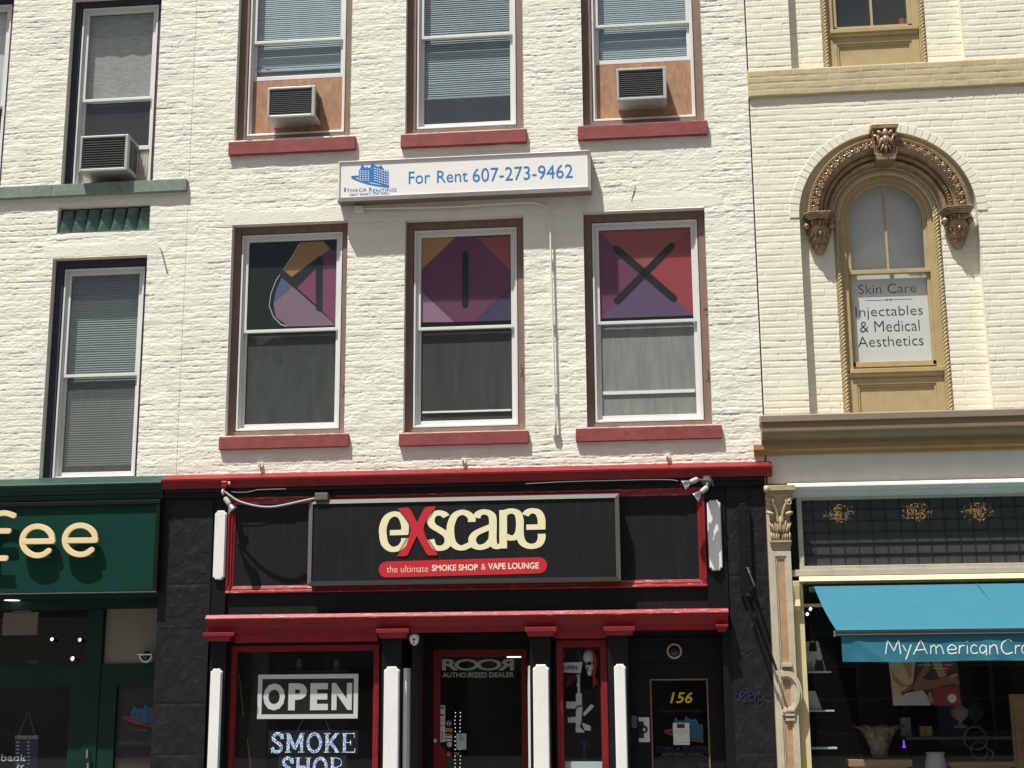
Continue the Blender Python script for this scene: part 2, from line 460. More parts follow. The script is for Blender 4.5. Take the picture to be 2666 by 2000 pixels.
class MB:
    def __init__(s):
        s.v, s.f, s.m, s.mi = [], [], [], 0

    def add(s, vs, fs):
        o = len(s.v)
        s.v += [tuple(float(c) for c in p) for p in vs]
        for f in fs:
            s.f.append([o + i for i in f])
            s.m.append(s.mi)
        return s

    def box(s, x0, x1, y0, y1, z0, z1):
        if x0 > x1: x0, x1 = x1, x0
        if y0 > y1: y0, y1 = y1, y0
        if z0 > z1: z0, z1 = z1, z0
        return s.add([(x0, y0, z0), (x1, y0, z0), (x1, y1, z0), (x0, y1, z0), (x0, y0, z1), (x1, y0, z1), (x1, y1, z1), (x0, y1, z1)],
                     [(0, 3, 2, 1), (4, 5, 6, 7), (0, 1, 5, 4), (1, 2, 6, 5), (2, 3, 7, 6), (3, 0, 4, 7)])

    def poly(s, pts):
        return s.add(pts, [tuple(range(len(pts)))])

    def prism(s, pts, y0, y1):
        """outline in (x, z), front at y0, back at y1"""
        n = len(pts)
        a = sum(pts[i][0] * pts[(i + 1) % n][1] - pts[(i + 1) % n][0] * pts[i][1] for i in range(n))
        if a < 0: pts = list(pts)[::-1]
        vs = [(p[0], y0, p[1]) for p in pts] + [(p[0], y1, p[1]) for p in pts]
        fs = [tuple(range(n)), tuple(range(2 * n - 1, n - 1, -1))]
        for i in range(n):
            j = (i + 1) % n
            fs.append((j, i, n + i, n + j))
        return s.add(vs, fs)

    def profile(s, pts, x0, x1, closed=True):
        """outline in (y, z) swept along x"""
        n = len(pts)
        vs = [(x0, p[0], p[1]) for p in pts] + [(x1, p[0], p[1]) for p in pts]
        fs = [(i, (i + 1) % n, n + (i + 1) % n, n + i) for i in range(n if closed else n - 1)]
        if closed:
            fs += [tuple(range(n))[::-1], tuple(range(n, 2 * n))]
        return s.add(vs, fs)

    def ring(s, x0, x1, z0, z1, w, y0, y1):
        l, r, t, b = w if isinstance(w, (tuple, list)) else (w, w, w, w)
        s.box(x0, x0 + l, y0, y1, z0, z1)
        s.box(x1 - r, x1, y0, y1, z0, z1)
        s.box(x0 + l, x1 - r, y0, y1, z1 - t, z1)
        s.box(x0 + l, x1 - r, y0, y1, z0, z0 + b)
        return s

    def tube(s, path, r, n=8, caps=True):
        path = [Vector(p) for p in path]
        k = len(path)
        rs = r if isinstance(r, (list, tuple)) else [r] * k
        vs, fs = [], []
        up = Vector((0, 1, 0.01))
        prev = None
        for i, p in enumerate(path):
            t = (path[min(i + 1, k - 1)] - path[max(i - 1, 0)]).normalized()
            a = t.cross(up) if prev is None else prev - t * prev.dot(t)
            if a.length < 1e-5: a = t.cross(Vector((1, 0, 0)))
            a.normalize()
            b = t.cross(a)
            prev = a
            for j in range(n):
                q = 2 * math.pi * j / n
                vs.append(p + (a * math.cos(q) + b * math.sin(q)) * rs[i])
        for i in range(k - 1):
            for j in range(n):
                j2 = (j + 1) % n
                fs.append((i * n + j, i * n + j2, (i + 1) * n + j2, (i + 1) * n + j))
        if caps:
            fs.append(tuple(range(n))[::-1])
            fs.append(tuple(range((k - 1) * n, k * n)))
        return s.add(vs, fs)

    def lathe(s, c, axis, prof, n=20):
        """prof: (radius, distance along axis)"""
        ax = Vector(axis).normalized()
        a = ax.cross(Vector((0, 0, 1)))
        if a.length < 1e-4: a = ax.cross(Vector((1, 0, 0)))
        a.normalize()
        b = ax.cross(a)
        c = Vector(c)
        vs, fs = [], []
        for r, h in prof:
            for j in range(n):
                q = 2 * math.pi * j / n
                vs.append(c + ax * h + (a * math.cos(q) + b * math.sin(q)) * r)
        for i in range(len(prof) - 1):
            for j in range(n):
                j2 = (j + 1) % n
                fs.append((i * n + j, i * n + j2, (i + 1) * n + j2, (i + 1) * n + j))
        fs.append(tuple(range(n))[::-1])
        fs.append(tuple(range((len(prof) - 1) * n, len(prof) * n)))
        return s.add(vs, fs)

    def blob(s, c, rx, ry, rz, n=12, k=8, rot=0.0, noise=0.0, seed=0):
        rr = random.Random(seed)
        vs, fs = [], []
        cr, sr = math.cos(rot), math.sin(rot)
        for i in range(k + 1):
            th = math.pi * i / k
            for j in range(n):
                ph = 2 * math.pi * j / n
                d = 1 + noise * (rr.random() - 0.5) * (0 if i in (0, k) else 1)
                x, y, z = rx * math.sin(th) * math.cos(ph) * d, ry * math.sin(th) * math.sin(ph) * d, rz * math.cos(th) * d
                vs.append((c[0] + x * cr - z * sr, c[1] + y, c[2] + x * sr + z * cr))
        for i in range(k):
            for j in range(n):
                j2 = (j + 1) % n
                fs.append((i * n + j, (i + 1) * n + j, (i + 1) * n + j2, i * n + j2))
        return s.add(vs, fs)

    def disc(s, cx, cz, r, y0, y1, n=28, rz=None):
        rz = rz or r
        return s.prism([(cx + r * math.cos(2 * math.pi * i / n), cz + rz * math.sin(2 * math.pi * i / n)) for i in range(n)], y0, y1)

    def annulus(s, cx, cz, r0, r1, y0, y1, a0=0.0, a1=2 * math.pi, n=48, zs=1.0):
        full = abs(a1 - a0 - 2 * math.pi) < 1e-6
        vs, fs = [], []
        k = n + (0 if full else 1)
        for i in range(k):
            a = a0 + (a1 - a0) * i / n
            c, d = math.cos(a), math.sin(a) * zs
            vs += [(cx + r0 * c, y0, cz + r0 * d), (cx + r1 * c, y0, cz + r1 * d), (cx + r1 * c, y1, cz + r1 * d), (cx + r0 * c, y1, cz + r0 * d)]
        for i in range(n):
            a, b = 4 * i, 4 * ((i + 1) % k)
            for q in range(4):
                q2 = (q + 1) % 4
                fs.append((a + q, a + q2, b + q2, b + q))
        if not full:
            fs += [(3, 2, 1, 0), (4 * n, 4 * n + 1, 4 * n + 2, 4 * n + 3)]
        return s.add(vs, fs)

    def stroke(s, path, bx, bz, y0, y1, closed=False, cap=True):
        """flat lettering stroke along (x, z) points with an elliptic pen"""
        pts = [np.array((p[0] / bx, p[1] / bz)) for p in path]
        q = [pts[0]]
        for p in pts[1:]:
            if np.linalg.norm(p - q[-1]) > 1e-3: q.append(p)
        pts = q
        k = len(pts)
        Lp, Rp = [], []
        for i in range(k):
            if closed:
                a, b = pts[i - 1], pts[(i + 1) % k]
            else:
                a, b = pts[max(i - 1, 0)], pts[min(i + 1, k - 1)]
            d0 = pts[i] - a
            d1 = b - pts[i]
            t = b - a
            t = t / (np.linalg.norm(t) + 1e-9)
            nrm = np.array((-t[1], t[0]))
            sc_ = 1.0
            if np.linalg.norm(d0) > 1e-6 and np.linalg.norm(d1) > 1e-6:
                n0 = np.array((-d0[1], d0[0])) / np.linalg.norm(d0)
                sc_ = 1.0 / max(0.45, float(n0 @ nrm))
            Lp.append(pts[i] + nrm * sc_)
            Rp.append(pts[i] - nrm * sc_)
        U = lambda p: (p[0] * bx, p[1] * bz)
        vs, fs = [], []
        for a, b in zip(Lp, Rp):
            a, b = U(a), U(b)
            vs += [(a[0], y0, a[1]), (b[0], y0, b[1]), (b[0], y1, b[1]), (a[0], y1, a[1])]
        for i in range(k if closed else k - 1):
            a, b = 4 * i, 4 * ((i + 1) % k)
            for e in range(4):
                e2 = (e + 1) % 4
                fs.append((a + e2, a + e, b + e, b + e2))
        if not closed:
            fs += [(0, 1, 2, 3), (4 * k - 1, 4 * k - 2, 4 * k - 3, 4 * k - 4)]
        s.add(vs, fs)
        if cap and not closed:
            for e, nb in ((0, 1), (k - 1, k - 2)):
                t = pts[e] - pts[nb]
                t /= np.linalg.norm(t) + 1e-9
                a0 = math.atan2(t[1], t[0])
                arc = [U(pts[e] + np.array((math.cos(a0 + a), math.sin(a0 + a)))) for a in np.linspace(-math.pi / 2, math.pi / 2, 9)]
                s.prism(arc, y0, y1)
        return s

    def text(s, txt, X0, X1, Z0, Z1, y, depth=0.002, bold=0.0, shear=0.0, flip=False):
        cu = bpy.data.curves.new("t", 'FONT')
        cu.body = txt
        cu.offset = bold
        cu.shear = shear
        cu.resolution_u = 3
        ob = bpy.data.objects.new("t", cu)
        col.objects.link(ob)
        dg = bpy.context.evaluated_depsgraph_get()
        dg.update()
        me = ob.evaluated_get(dg).to_mesh()
        vs = [tuple(v.co) for v in me.vertices]
        fs = [tuple(p.vertices) for p in me.polygons]
        ob.evaluated_get(dg).to_mesh_clear()
        bpy.data.objects.remove(ob)
        bpy.data.curves.remove(cu)
        if not vs: return s
        xa, xb = min(v[0] for v in vs), max(v[0] for v in vs)
        za, zb = min(v[1] for v in vs), max(v[1] for v in vs)
        fx = lambda x: (X0 + (x - xa) / (xb - xa) * (X1 - X0)) if not flip else (X1 - (x - xa) / (xb - xa) * (X1 - X0))
        q = [(fx(v[0]), y - depth, Z0 + (v[1] - za) / (zb - za) * (Z1 - Z0)) for v in vs]
        # front sheet facing the street
        o = []
        for f in fs:
            a, b, c = q[f[0]], q[f[1]], q[f[2]]
            cr_ = (b[0] - a[0]) * (c[2] - a[2]) - (b[2] - a[2]) * (c[0] - a[0])
            o.append(f if cr_ > 0 else f[::-1])
        return s.add(q, o)

    def build(s, name, mat, parent=None, bevel=0.0, smooth=False, seg=2, origin=None):
        vs = np.array(s.v, float)
        lo, hi = vs.min(0), vs.max(0)
        if parent is not None:
            og = loc_of(parent)
        else:
            og = Vector(origin) if origin is not None else Vector(((lo[0] + hi[0]) / 2, (lo[1] + hi[1]) / 2, lo[2]))
        me = bpy.data.meshes.new(name)
        me.from_pydata([tuple(p) for p in (vs - np.array(og))], [], s.f)
        for mm in (mat if isinstance(mat, (list, tuple)) else [mat]):
            me.materials.append(M(mm) if isinstance(mm, str) else mm)
        if isinstance(mat, (list, tuple)):
            me.polygons.foreach_set("material_index", s.m)
        if smooth:
            me.polygons.foreach_set("use_smooth", [True] * len(me.polygons))
        me.update()
        ob = bpy.data.objects.new(name, me)
        col.objects.link(ob)
        if parent is not None:
            ob.parent = parent
        else:
            ob.location = og
        WL[ob.name] = og
        if bevel > 0:
            bv = ob.modifiers.new("bevel", 'BEVEL')
            bv.width = bevel
            bv.segments = seg
            bv.limit_method = 'ANGLE'
            bv.angle_limit = math.radians(40)
        return ob


def thing(name, label, cat, loc, group=None):
    o = bpy.data.objects.new(name, None)
    col.objects.link(o)
    o.location = loc
    o.empty_display_size = 0.2
    WL[o.name] = Vector(loc)
    return tag(o, label, cat, group)


def tag(o, label, cat, group=None):
    o["label"] = label
    o["category"] = cat
    if group: o["group"] = group
    return o


def struct(o):
    o["kind"] = "structure"
    return o


# ------------------------------------------------------------------ brick walls as real relief
def vnoise(x, z, seed=0):
    xi, zi = np.floor(x).astype(np.int64), np.floor(z).astype(np.int64)
    fx, fz = x - xi, z - zi
    fx, fz = fx * fx * (3 - 2 * fx), fz * fz * (3 - 2 * fz)

    def h(a, b):
        n = (a * 374761393 + b * 668265263 + seed * 144269504) & 0xffffffff
        n = ((n ^ (n >> 13)) * 1274126177) & 0xffffffff
        n = n ^ (n >> 16)
        return n / 2147483648.0 - 1.0
    a, b, c, d = h(xi, zi), h(xi + 1, zi), h(xi, zi + 1), h(xi + 1, zi + 1)
    return (a * (1 - fx) + b * fx) * (1 - fz) + (c * (1 - fx) + d * fx) * fz


def sstep(a, b, x):
    t = np.clip((x - a) / (b - a), 0, 1)
    return t * t * (3 - 2 * t)


def rough_brick(X, Z, smooth_rects=()):
    """old brick under many coats of paint: ragged, half-filled joints"""
    c, Lb = 0.0705, 0.215
    wob = 0.009 * vnoise(X * 1.7, Z * 2.0, 1) + 0.006 * vnoise(X * 6.5, Z * 5, 2) + 0.005 * vnoise(X * 17, Z * 9, 3)
    zz = Z + wob
    row = np.floor(zz / c)
    t = zz / c - row
    dz = np.minimum(t, 1 - t) * c
    xx = X + 0.012 * vnoise(X * 4, Z * 6, 4) + 0.35 * Lb * vnoise(row * 3.7, row * 0 + 0.5, 5) + (row % 2) * Lb * 0.5
    colm = np.floor(xx / Lb)
    u = xx / Lb - colm
    dx = np.minimum(u, 1 - u) * Lb
    fill = 0.5 + 0.5 * vnoise(X * 2.3, Z * 3.1, 6)
    fill2 = sstep(-0.55, 0.35, vnoise(X * 5.0, row * 1.7, 7))
    bed = (1 - sstep(0.001, 0.008, dz)) * (0.0014 + 0.0066 * fill * fill2)
    head = (1 - sstep(0.002, 0.009, dx)) * 0.0042 * sstep(0.05, 0.7, vnoise(colm * 1.9, row * 2.3, 8))
    br = 0.0016 * vnoise(colm * 7.1, row * 5.3, 9) + (t - 0.5) * c * 0.035 * vnoise(colm * 3.3, row * 9.1, 10)
    n = 0.0022 * vnoise(X * 5, Z * 13, 11) + 0.0014 * vnoise(X * 16, Z * 36, 12) + 0.0011 * vnoise(X * 38, Z * 80, 13)
    crack = vnoise(X * 9 + 3 * vnoise(X * 3, Z * 7, 15), Z * 26, 14)
    n -= 0.0024 * np.exp(-(crack / 0.07) ** 2) * sstep(-0.2, 0.5, vnoise(X * 2.1, Z * 2.9, 16))
    cr2 = vnoise(X * 15 + 4 * vnoise(X * 5, Z * 11, 35), Z * 44, 36)
    n -= 0.0028 * np.exp(-(cr2 / 0.09) ** 2) * sstep(-0.1, 0.6, vnoise(X * 4.1, Z * 5.9, 37))
    rg = vnoise(X * 7 + 3 * vnoise(X * 4, Z * 8, 51), Z * 31, 52)
    n += 0.0026 * np.exp(-(rg / 0.08) ** 2) * sstep(-0.1, 0.6, vnoise(X * 3.1, Z * 4.9, 53))
    h = br + n - np.maximum(bed, head)
    for (x0, x1, z0, z1) in smooth_rects:
        inside = sstep(x0 - 0.02, x0 + 0.02, X) * sstep(-x1 - 0.02, -x1 + 0.02, -X) * sstep(z0 - 0.02, z0 + 0.02, Z) * sstep(-z1 - 0.02, -z1 + 0.02, -Z)
        sm = 0.002 + 0.0006 * vnoise(X * 30, Z * 40, 17) + 0.0004 * vnoise(X * 60, Z * 60, 18)
        h = h * (1 - inside) + sm * inside
    return h


def neat_brick(X, Z, c=0.0735, Lb=0.235):
    wob = 0.003 * vnoise(X * 2, Z * 2, 21) + 0.0022 * vnoise(X * 9, Z * 9, 22)
    zz = Z + wob
    row = np.floor(zz / c)
    t = zz / c - row
    dz = np.minimum(t, 1 - t) * c
    xx = X + 0.004 * vnoise(X * 5, Z * 6, 23) + 0.16 * Lb * vnoise(row * 3.7, row * 0 + 0.5, 24) + (row % 2) * Lb * 0.5
    colm = np.floor(xx / Lb)
    u = xx / Lb - colm
    dx = np.minimum(u, 1 - u) * Lb
    bed = (1 - sstep(0.002, 0.008, dz)) * (0.0026 + 0.0032 * sstep(-0.6, 0.5, vnoise(X * 4, row * 1.3, 25)))
    head = (1 - sstep(0.002, 0.007, dx)) * 0.0056 * sstep(-0.8, 0.5, vnoise(colm * 1.9, row * 2.3, 26))
    br = 0.0013 * vnoise(colm * 7.1, row * 5.3, 27) + (t - 0.5) * c * 0.02 * vnoise(colm * 3.3, row * 9.1, 28)
    n = 0.0006 * vnoise(X * 12, Z * 16, 29) + 0.0005 * vnoise(X * 35, Z * 45, 30)
    return br + n - np.maximum(bed, head)


def lines(a, b, step, extra=(), lo=None, hi=None):
    r = list(np.arange(a, b, step))
    ex = [e for e in extra if a < e < b]
    r = [q for q in r if all(abs(q - e) > 0.4 * step for e in ex)] + ex + [b]
    if lo is not None: r += list(np.linspace(lo, a, 14)[:-1])
    if hi is not None: r += list(np.linspace(b, hi, 14)[1:])
    return np.array(sorted(set(r)))


def wall_grid(name, xs, zs, holes, hf, Y0, parent, mat, mask=None, back=0.35):
    X, Z = np.meshgrid(xs, zs)
    h = hf(X, Z)
    nz, nx = X.shape
    V = np.stack([X, Y0 - h, Z], -1).reshape(-1, 3)
    cx, cz = (xs[:-1] + xs[1:]) / 2, (zs[:-1] + zs[1:]) / 2
    CX, CZ = np.meshgrid(cx, cz)
    keep = np.ones(CX.shape, bool)
    for (x0, x1, z0, z1, dp) in holes:
        keep &= ~((CX > x0) & (CX < x1) & (CZ > z0) & (CZ < z1))
    if mask is not None:
        keep &= mask(CX, CZ)
    jj, ii = np.nonzero(keep)
    a = jj * nx + ii
    Fq = np.stack([a, a + 1, a + nx + 1, a + nx], -1)
    extraV, extraF = [], []
    base = len(V)
    for (x0, x1, z0, z1, dp) in holes:
        i0, i1 = int(np.argmin(abs(xs - x0))), int(np.argmin(abs(xs - x1)))
        j0, j1 = int(np.argmin(abs(zs - z0))), int(np.argmin(abs(zs - z1)))
        loop = [(i, j0) for i in range(i0, i1)] + [(i1, j) for j in range(j0, j1)] + [(i, j1) for i in range(i1, i0, -1)] + [(i0, j) for j in range(j1, j0, -1)]
        ids = [j * nx + i for i, j in loop]
        st = base + len(extraV)
        for q in ids:
            extraV.append((V[q][0], Y0 + dp, V[q][2]))
        n = len(ids)
        for k in range(n):
            k2 = (k + 1) % n
            extraF.append((ids[k], st + k, st + k2, ids[k2]))
    # solid outer edges
    e = [(0, 0, nx - 1, 0), (nx - 1, 0, nx - 1, nz - 1)]
    for side in ('l', 'r', 't', 'b'):
        if side == 'l': ids = [j * nx for j in range(nz)]
        elif side == 'r': ids = [j * nx + nx - 1 for j in range(nz)][::-1]
        elif side == 't': ids = [(nz - 1) * nx + i for i in range(nx)]
        else: ids = list(range(nx))[::-1]
        st = base + len(extraV)
        for q in ids: extraV.append((V[q][0], Y0 + back, V[q][2]))
        for k in range(len(ids) - 1):
            extraF.append((ids[k], ids[k + 1], st + k + 1, st + k))
    if extraV:
        V = np.concatenate([V, np.array(extraV)])
        Fq = np.concatenate([Fq, np.array(extraF)])
    og = loc_of(parent)
    V = V - np.array(og)
    me = bpy.data.meshes.new(name)
    me.vertices.add(len(V))
    me.vertices.foreach_set("co", V.astype(np.float32).ravel())
    me.loops.add(len(Fq) * 4)
    me.loops.foreach_set("vertex_index", Fq.astype(np.int32).ravel())
    me.polygons.add(len(Fq))
    me.polygons.foreach_set("loop_start", np.arange(0, len(Fq) * 4, 4, dtype=np.int32))
    sm = np.zeros(len(Fq), bool)
    sm[:len(jj)] = True
    me.polygons.foreach_set("use_smooth", sm)
    me.update(calc_edges=True)
    me.validate()
    me.materials.append(M(mat))
    ob = bpy.data.objects.new(name, me)
    col.objects.link(ob)
    ob.parent = parent
    WL[ob.name] = og
    return ob

# ------------------------------------------------------------------ ground
g = MB()
g.poly([(-150, -150, 0), (150, -150, 0), (150, 30, 0), (-150, 30, 0)])
struct(g.build("street", "asphalt", origin=(0, 0, 0)))
g = MB()
g.box(-60, 60, -5.0, 6.0, 0.003, 0.13)
struct(g.build("pavement", "paving", bevel=0.01))
GZ = 0.13

# ------------------------------------------------------------------ three buildings
XS = PX(404, 500)            # joint between left and middle brickwork
XR = PX(1627, 450)           # joint between middle and cream building
LB = thing("brick_building", "white painted brick building with navy window trim above the green coffee shop",
           "building", (XS - 2.2, 0, GZ))
MD = thing("brick_building", "white painted brick building with brown window trim and red sills above the smoke shop",
           "building", ((XS + XR) / 2, 0, GZ))
RB = thing("brick_building", "cream painted brick building with tan arched window and bronze ornament above the blue awning",
           "building", (XR + 2.5, 0, GZ))

ZT = PZ(60, -40)           # top of the fine brickwork
ZTT = ZT + 2.2
REV = 0.10

OA = R4(-180, 16, -8, 405)
OB = R4(144, 339.5, -8, 398)
OC = R4(99, 306, 555, 1036)
OD = [R4(513.5, 759, -150, 297), R4(876.5, 1128, -160, 282), R4(1254.5, 1513, -170, 265)]
OE = [R4(493.5, 747, 481, 937), R4(872.5, 1131.5, 470, 930), R4(1263, 1529.5, 453, 919)]
ZB = PZ(1000, 1060)
GR = R4(124, 323, 443, 500)


def hole(o, d=REV):
    return (o[0], o[1], o[2], o[3], d)


def ex(holes):
    e, f = [], []
    for q in holes:
        e += [q[0], q[1]]
        f += [q[2], q[3]]
    return e, f


STEP = 0.009
# left wall
hs = [hole(OA), hole(OB), hole(OC), hole(GR, 0.11)]
e, f = ex(hs)
xl0 = PX(-40, 500)
sm = [(OC[0] - 0.12, OC[1] + 0.12, OC[3], OC[3] + 0.16)]
wall_grid("wall", lines(xl0, XS - 0.0008, STEP, e, lo=xl0 - 2.6), lines(ZB, ZT, STEP, f, hi=ZTT), hs,
          lambda X, Z: rough_brick(X, Z, sm) + 0.0015, 0.0, LB, "white_brick_paint")
# middle wall
hs = [hole(o) for o in OD + OE]
e, f = ex(hs)
sm = [(o[0] - 0.10, o[1] + 0.12, o[3], o[3] + 0.15) for o in OE] + [(OE[0][0] - 0.1, OE[2][1] + 0.2, OE[1][3] + 0.02, OE[1][3] + 0.13)]
wall_grid("wall", lines(XS, XR, STEP, e), lines(ZB, ZT, STEP, f, hi=ZTT), hs,
          lambda X, Z: rough_brick(X, Z, sm), 0.0, MD, "white_brick_paint")

# plain wall tops far above the picture, roofs and side depth so that the houses are solid
for bld, xa, xb in ((LB, xl0 - 2.6, XS - 0.004), (MD, XS, XR)):
    q = MB()
    q.box(xa, xb, 3.5, 9.0, 0, ZTT)
    q.box(xa, xb, 0.36, 3.5, ZTT - 0.2, ZTT)
    q.build("rear_wall", "interior_grey", bld)


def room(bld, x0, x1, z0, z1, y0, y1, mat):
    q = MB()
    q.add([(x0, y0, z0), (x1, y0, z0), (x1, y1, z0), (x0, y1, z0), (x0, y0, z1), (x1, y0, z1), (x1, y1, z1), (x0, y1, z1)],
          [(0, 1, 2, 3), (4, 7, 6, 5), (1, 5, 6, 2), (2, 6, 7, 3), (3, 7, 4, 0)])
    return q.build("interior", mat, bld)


def pane(win, x0, x1, z0, z1, y, mat):
    q = MB()
    q.poly([(x0, y, z0), (x1, y, z0), (x1, y, z1), (x0, y, z1)])
    return q.build("pane", mat, win)


def blind(win, x0, x1, z0, z1, y, pitch=0.026, tilt=1.2, mat="blind_slat"):
    q = MB()
    z = z1
    rr = random.Random(int(x0 * 100))
    while z > z0:
        d = 0.0145
        t = tilt + rr.uniform(-0.03, 0.03)
        dy, dz = d * math.cos(t), d * math.sin(t)
        j = rr.uniform(-0.001, 0.001) + (rr.uniform(-0.006, 0.006) if rr.random() < 0.12 else 0)
        q.add([(x0, y - dy, z - dz + j), (x1, y - dy, z - dz - j), (x1, y, z + 0.002), (x0, y, z + 0.002), (x1, y + dy, z + dz - j), (x0, y + dy, z + dz + j)],
              [(0, 1, 2, 3), (3, 2, 4, 5)])
        z -= pitch
    q.box(x0, x1, y - 0.012, y + 0.012, z0 - 0.02, z0)
    return q.build("blind", mat, win)


def sash_window(bld, O, rail, cas, wc, gU, gL, low=None, sill=None, glassw=0.036):
    """double-hung window in a brick opening; low = bottom of a raised lower sash"""
    X0, X1, Z0, Z1 = O
    l, r, t, b = wc
    y = REV
    q = MB()
    q.ring(X0 + 0.001, X1 - 0.001, Z0 + 0.001, Z1 - 0.001, wc, y, y + 0.11)
    q.ring(X0 + l, X1 - r, Z0 + b, Z1 - t, 0.012, y + 0.016, y + 0.10)
    win = q.build("window", cas, bld, bevel=0.004)
    x0, x1, z0, z1 = X0 + l + 0.012, X1 - r - 0.012, Z0 + b + 0.012, Z1 - t - 0.012
    f = MB()
    f.ring(x0, x1, z0, z1, (0.020, 0.020, 0.022, 0.022), y + 0.006, y + 0.108)
    x0 += 0.020; x1 -= 0.020; z0 += 0.022; z1 -= 0.022
    f.ring(x0, x1, z0, z1, (0.016, 0.016, 0.014, 0.012), y + 0.028, y + 0.106)
    x0 += 0.016; x1 -= 0.016; z0 += 0.012; z1 -= 0.014
    zl = z0 if low is None else low
    g_ = glassw
    f.ring(x0, x1, rail - 0.018, z1, (g_, g_, g_, 0.034), y + 0.042, y + 0.066)
    f.ring(x0, x1, zl, rail + 0.016, (g_, g_, 0.03, 0.05), y + 0.080, y + 0.104)
    f.build("frame", "white_vinyl", win, bevel=0.003)
    pane(win, x0 + g_ - 0.003, x1 - g_ + 0.003, rail + 0.014, z1 - g_ + 0.003, y + 0.056, gU)
    pane(win, x0 + g_ - 0.003, x1 - g_ + 0.003, zl + 0.047, rail - 0.012, y + 0.092, gL)
    if sill:
        sx0, sx1, sz0, sz1, sy = sill
        s_ = MB()
        n = 26
        rr = random.Random(int(sx0 * 77))
        s_.box(sx0, sx1, -sy, REV + 0.03, sz0, sz1)
        so_ = s_.build("sill", "red_sill_paint", win, bevel=0.006)
    return win, (x0 + g_, x1 - g_, zl + 0.05, rail, z1 - g_)


# ---- left building windows
WCN = (0.085, 0.06, 0.075, 0.03)
for O, nm in ((OA, 0), (OB, 1)):
    rail = PZ(255, 203)
    w, gx = sash_window(LB, O, rail, "navy_casing_paint", WCN, "glass", "glass", low=PZ(245, 313) if nm else None)
    c = MB()
    n = 40
    rr = random.Random(3)
    xs_ = np.linspace(gx[0] - 0.03, gx[1] + 0.03, n)
    top = gx[4] + 0.02
    vs, fs = [], []
    for k, zz in enumerate(np.linspace(rail - 0.01, top, 12)):
        for i, xx in enumerate(xs_):
            vs.append((xx, REV + 0.125 + 0.0025 * math.sin(xx * 26 + k * 0.25) + 0.001 * math.sin(xx * 61 + zz * 5), zz))
    for k in range(11):
        for i in range(n - 1):
            a = k * n + i
            fs.append((a, a + 1, a + n + 1, a + n))
    c.add(vs, fs)
    if nm:
        c.build("curtain", "grey_curtain", w, smooth=True)
    else:
        c.build("curtain", "pale_blind", w, smooth=True)
    if nm:
        # pleated side panels around the air conditioner
        p = MB()
        zb, zt = gx[2] - 0.56 + 0.0, PZ(245, 313)
        zb = O[2] + 0.05
        k = 60
        xs_ = np.linspace(gx[0] - 0.03, gx[1] + 0.03, k)
        p.add([(xx, REV + 0.09 + (0.012 if i % 2 else 0), z) for z in (zb, zt) for i, xx in enumerate(xs_)],
              [(i, i + 1, k + i + 1, k + i) for i in range(k - 1)])
        p.build("accordion_panel", "accordion", w)
w, gx = sash_window(LB, OC, PZ(205, 804), "navy_casing_paint", (0.095, 0.05, 0.09, 0.02), "glass_haze", "screen_light")
blind(w, gx[0] - 0.02, gx[1] + 0.02, gx[2] + 0.1, gx[4] + 0.02, REV + 0.13, 0.027, 1.05)
room(LB, xl0 - 2.5, XS - 0.06, OB[2] - 0.15, ZTT - 0.3, REV + 0.20, 3.4, "interior_dark")
room(LB, xl0 - 2.5, XS - 0.06, OC[2] - 0.1, OC[3] + 0.2, REV + 0.20, 3.4, "interior_dark")

# long green stone sill, in two stones
q = MB()
x0, x1, z0, z1 = R4(-60, 404.5, 412, 436)
za, zb = PZ(404, 430), PZ(404, 396)
za, zb = PZ(200, 423.5), PZ(200, 398.5)
xj = PX(114.5, 420)
q.box(x0 - 2.0, xj - 0.0015, -0.055, REV + 0.05, za, zb)
q.box(xj + 0.0015, x1, -0.055, REV + 0.05, za, zb)
q.build("sill", "green_stone", LB, bevel=0.005)

# green tile vent with slanting fins
q = MB()
x0, x1, z0, z1 = GR
q.poly([(x0, 0.108, z0), (x1, 0.108, z0), (x1, 0.108, z1), (x0, 0.108, z1)])
q.build("vent_back", "black_side", LB)
n = 7
wv = (x1 - x0 - 0.02) / n
for i in range(n):
    a = x0 + 0.012 + i * wv
    q = MB()
    q.add([(a + 0.012, 0.012, z0 + 0.002), (a + wv * 0.92, 0.10, z0 + 0.002), (a + wv * 0.18, 0.10, z0 + 0.002),
           (a + 0.040, 0.055, z1 - 0.03), (a + wv * 0.92, 0.104, z1 - 0.012), (a + wv * 0.30, 0.104, z1 - 0.012)],
          [(0, 1, 4, 3), (0, 3, 5, 2), (0, 2, 1), (3, 4, 5), (1, 2, 5, 4)])
    q.build("vent_fin", "green_tile", LB, bevel=0.003)

# ---- middle building windows
WCB = (0.082, 0.075, 0.085, 0.055)
sills3 = [(493, 767, 300, 328.5), (865, 1137, 284.5, 312.5), (1247, 1528, 266, 295.5)]
sills2 = [(472, 752, 940, 967.5), (861, 1141, 933, 960), (1243, 1559, 921.5, 950)]


def sill_box(s, y=-0.05):
    x0, x1, z0, z1 = R4(*s, Y=y)
    return (x0, x1, z0, z1, -y)


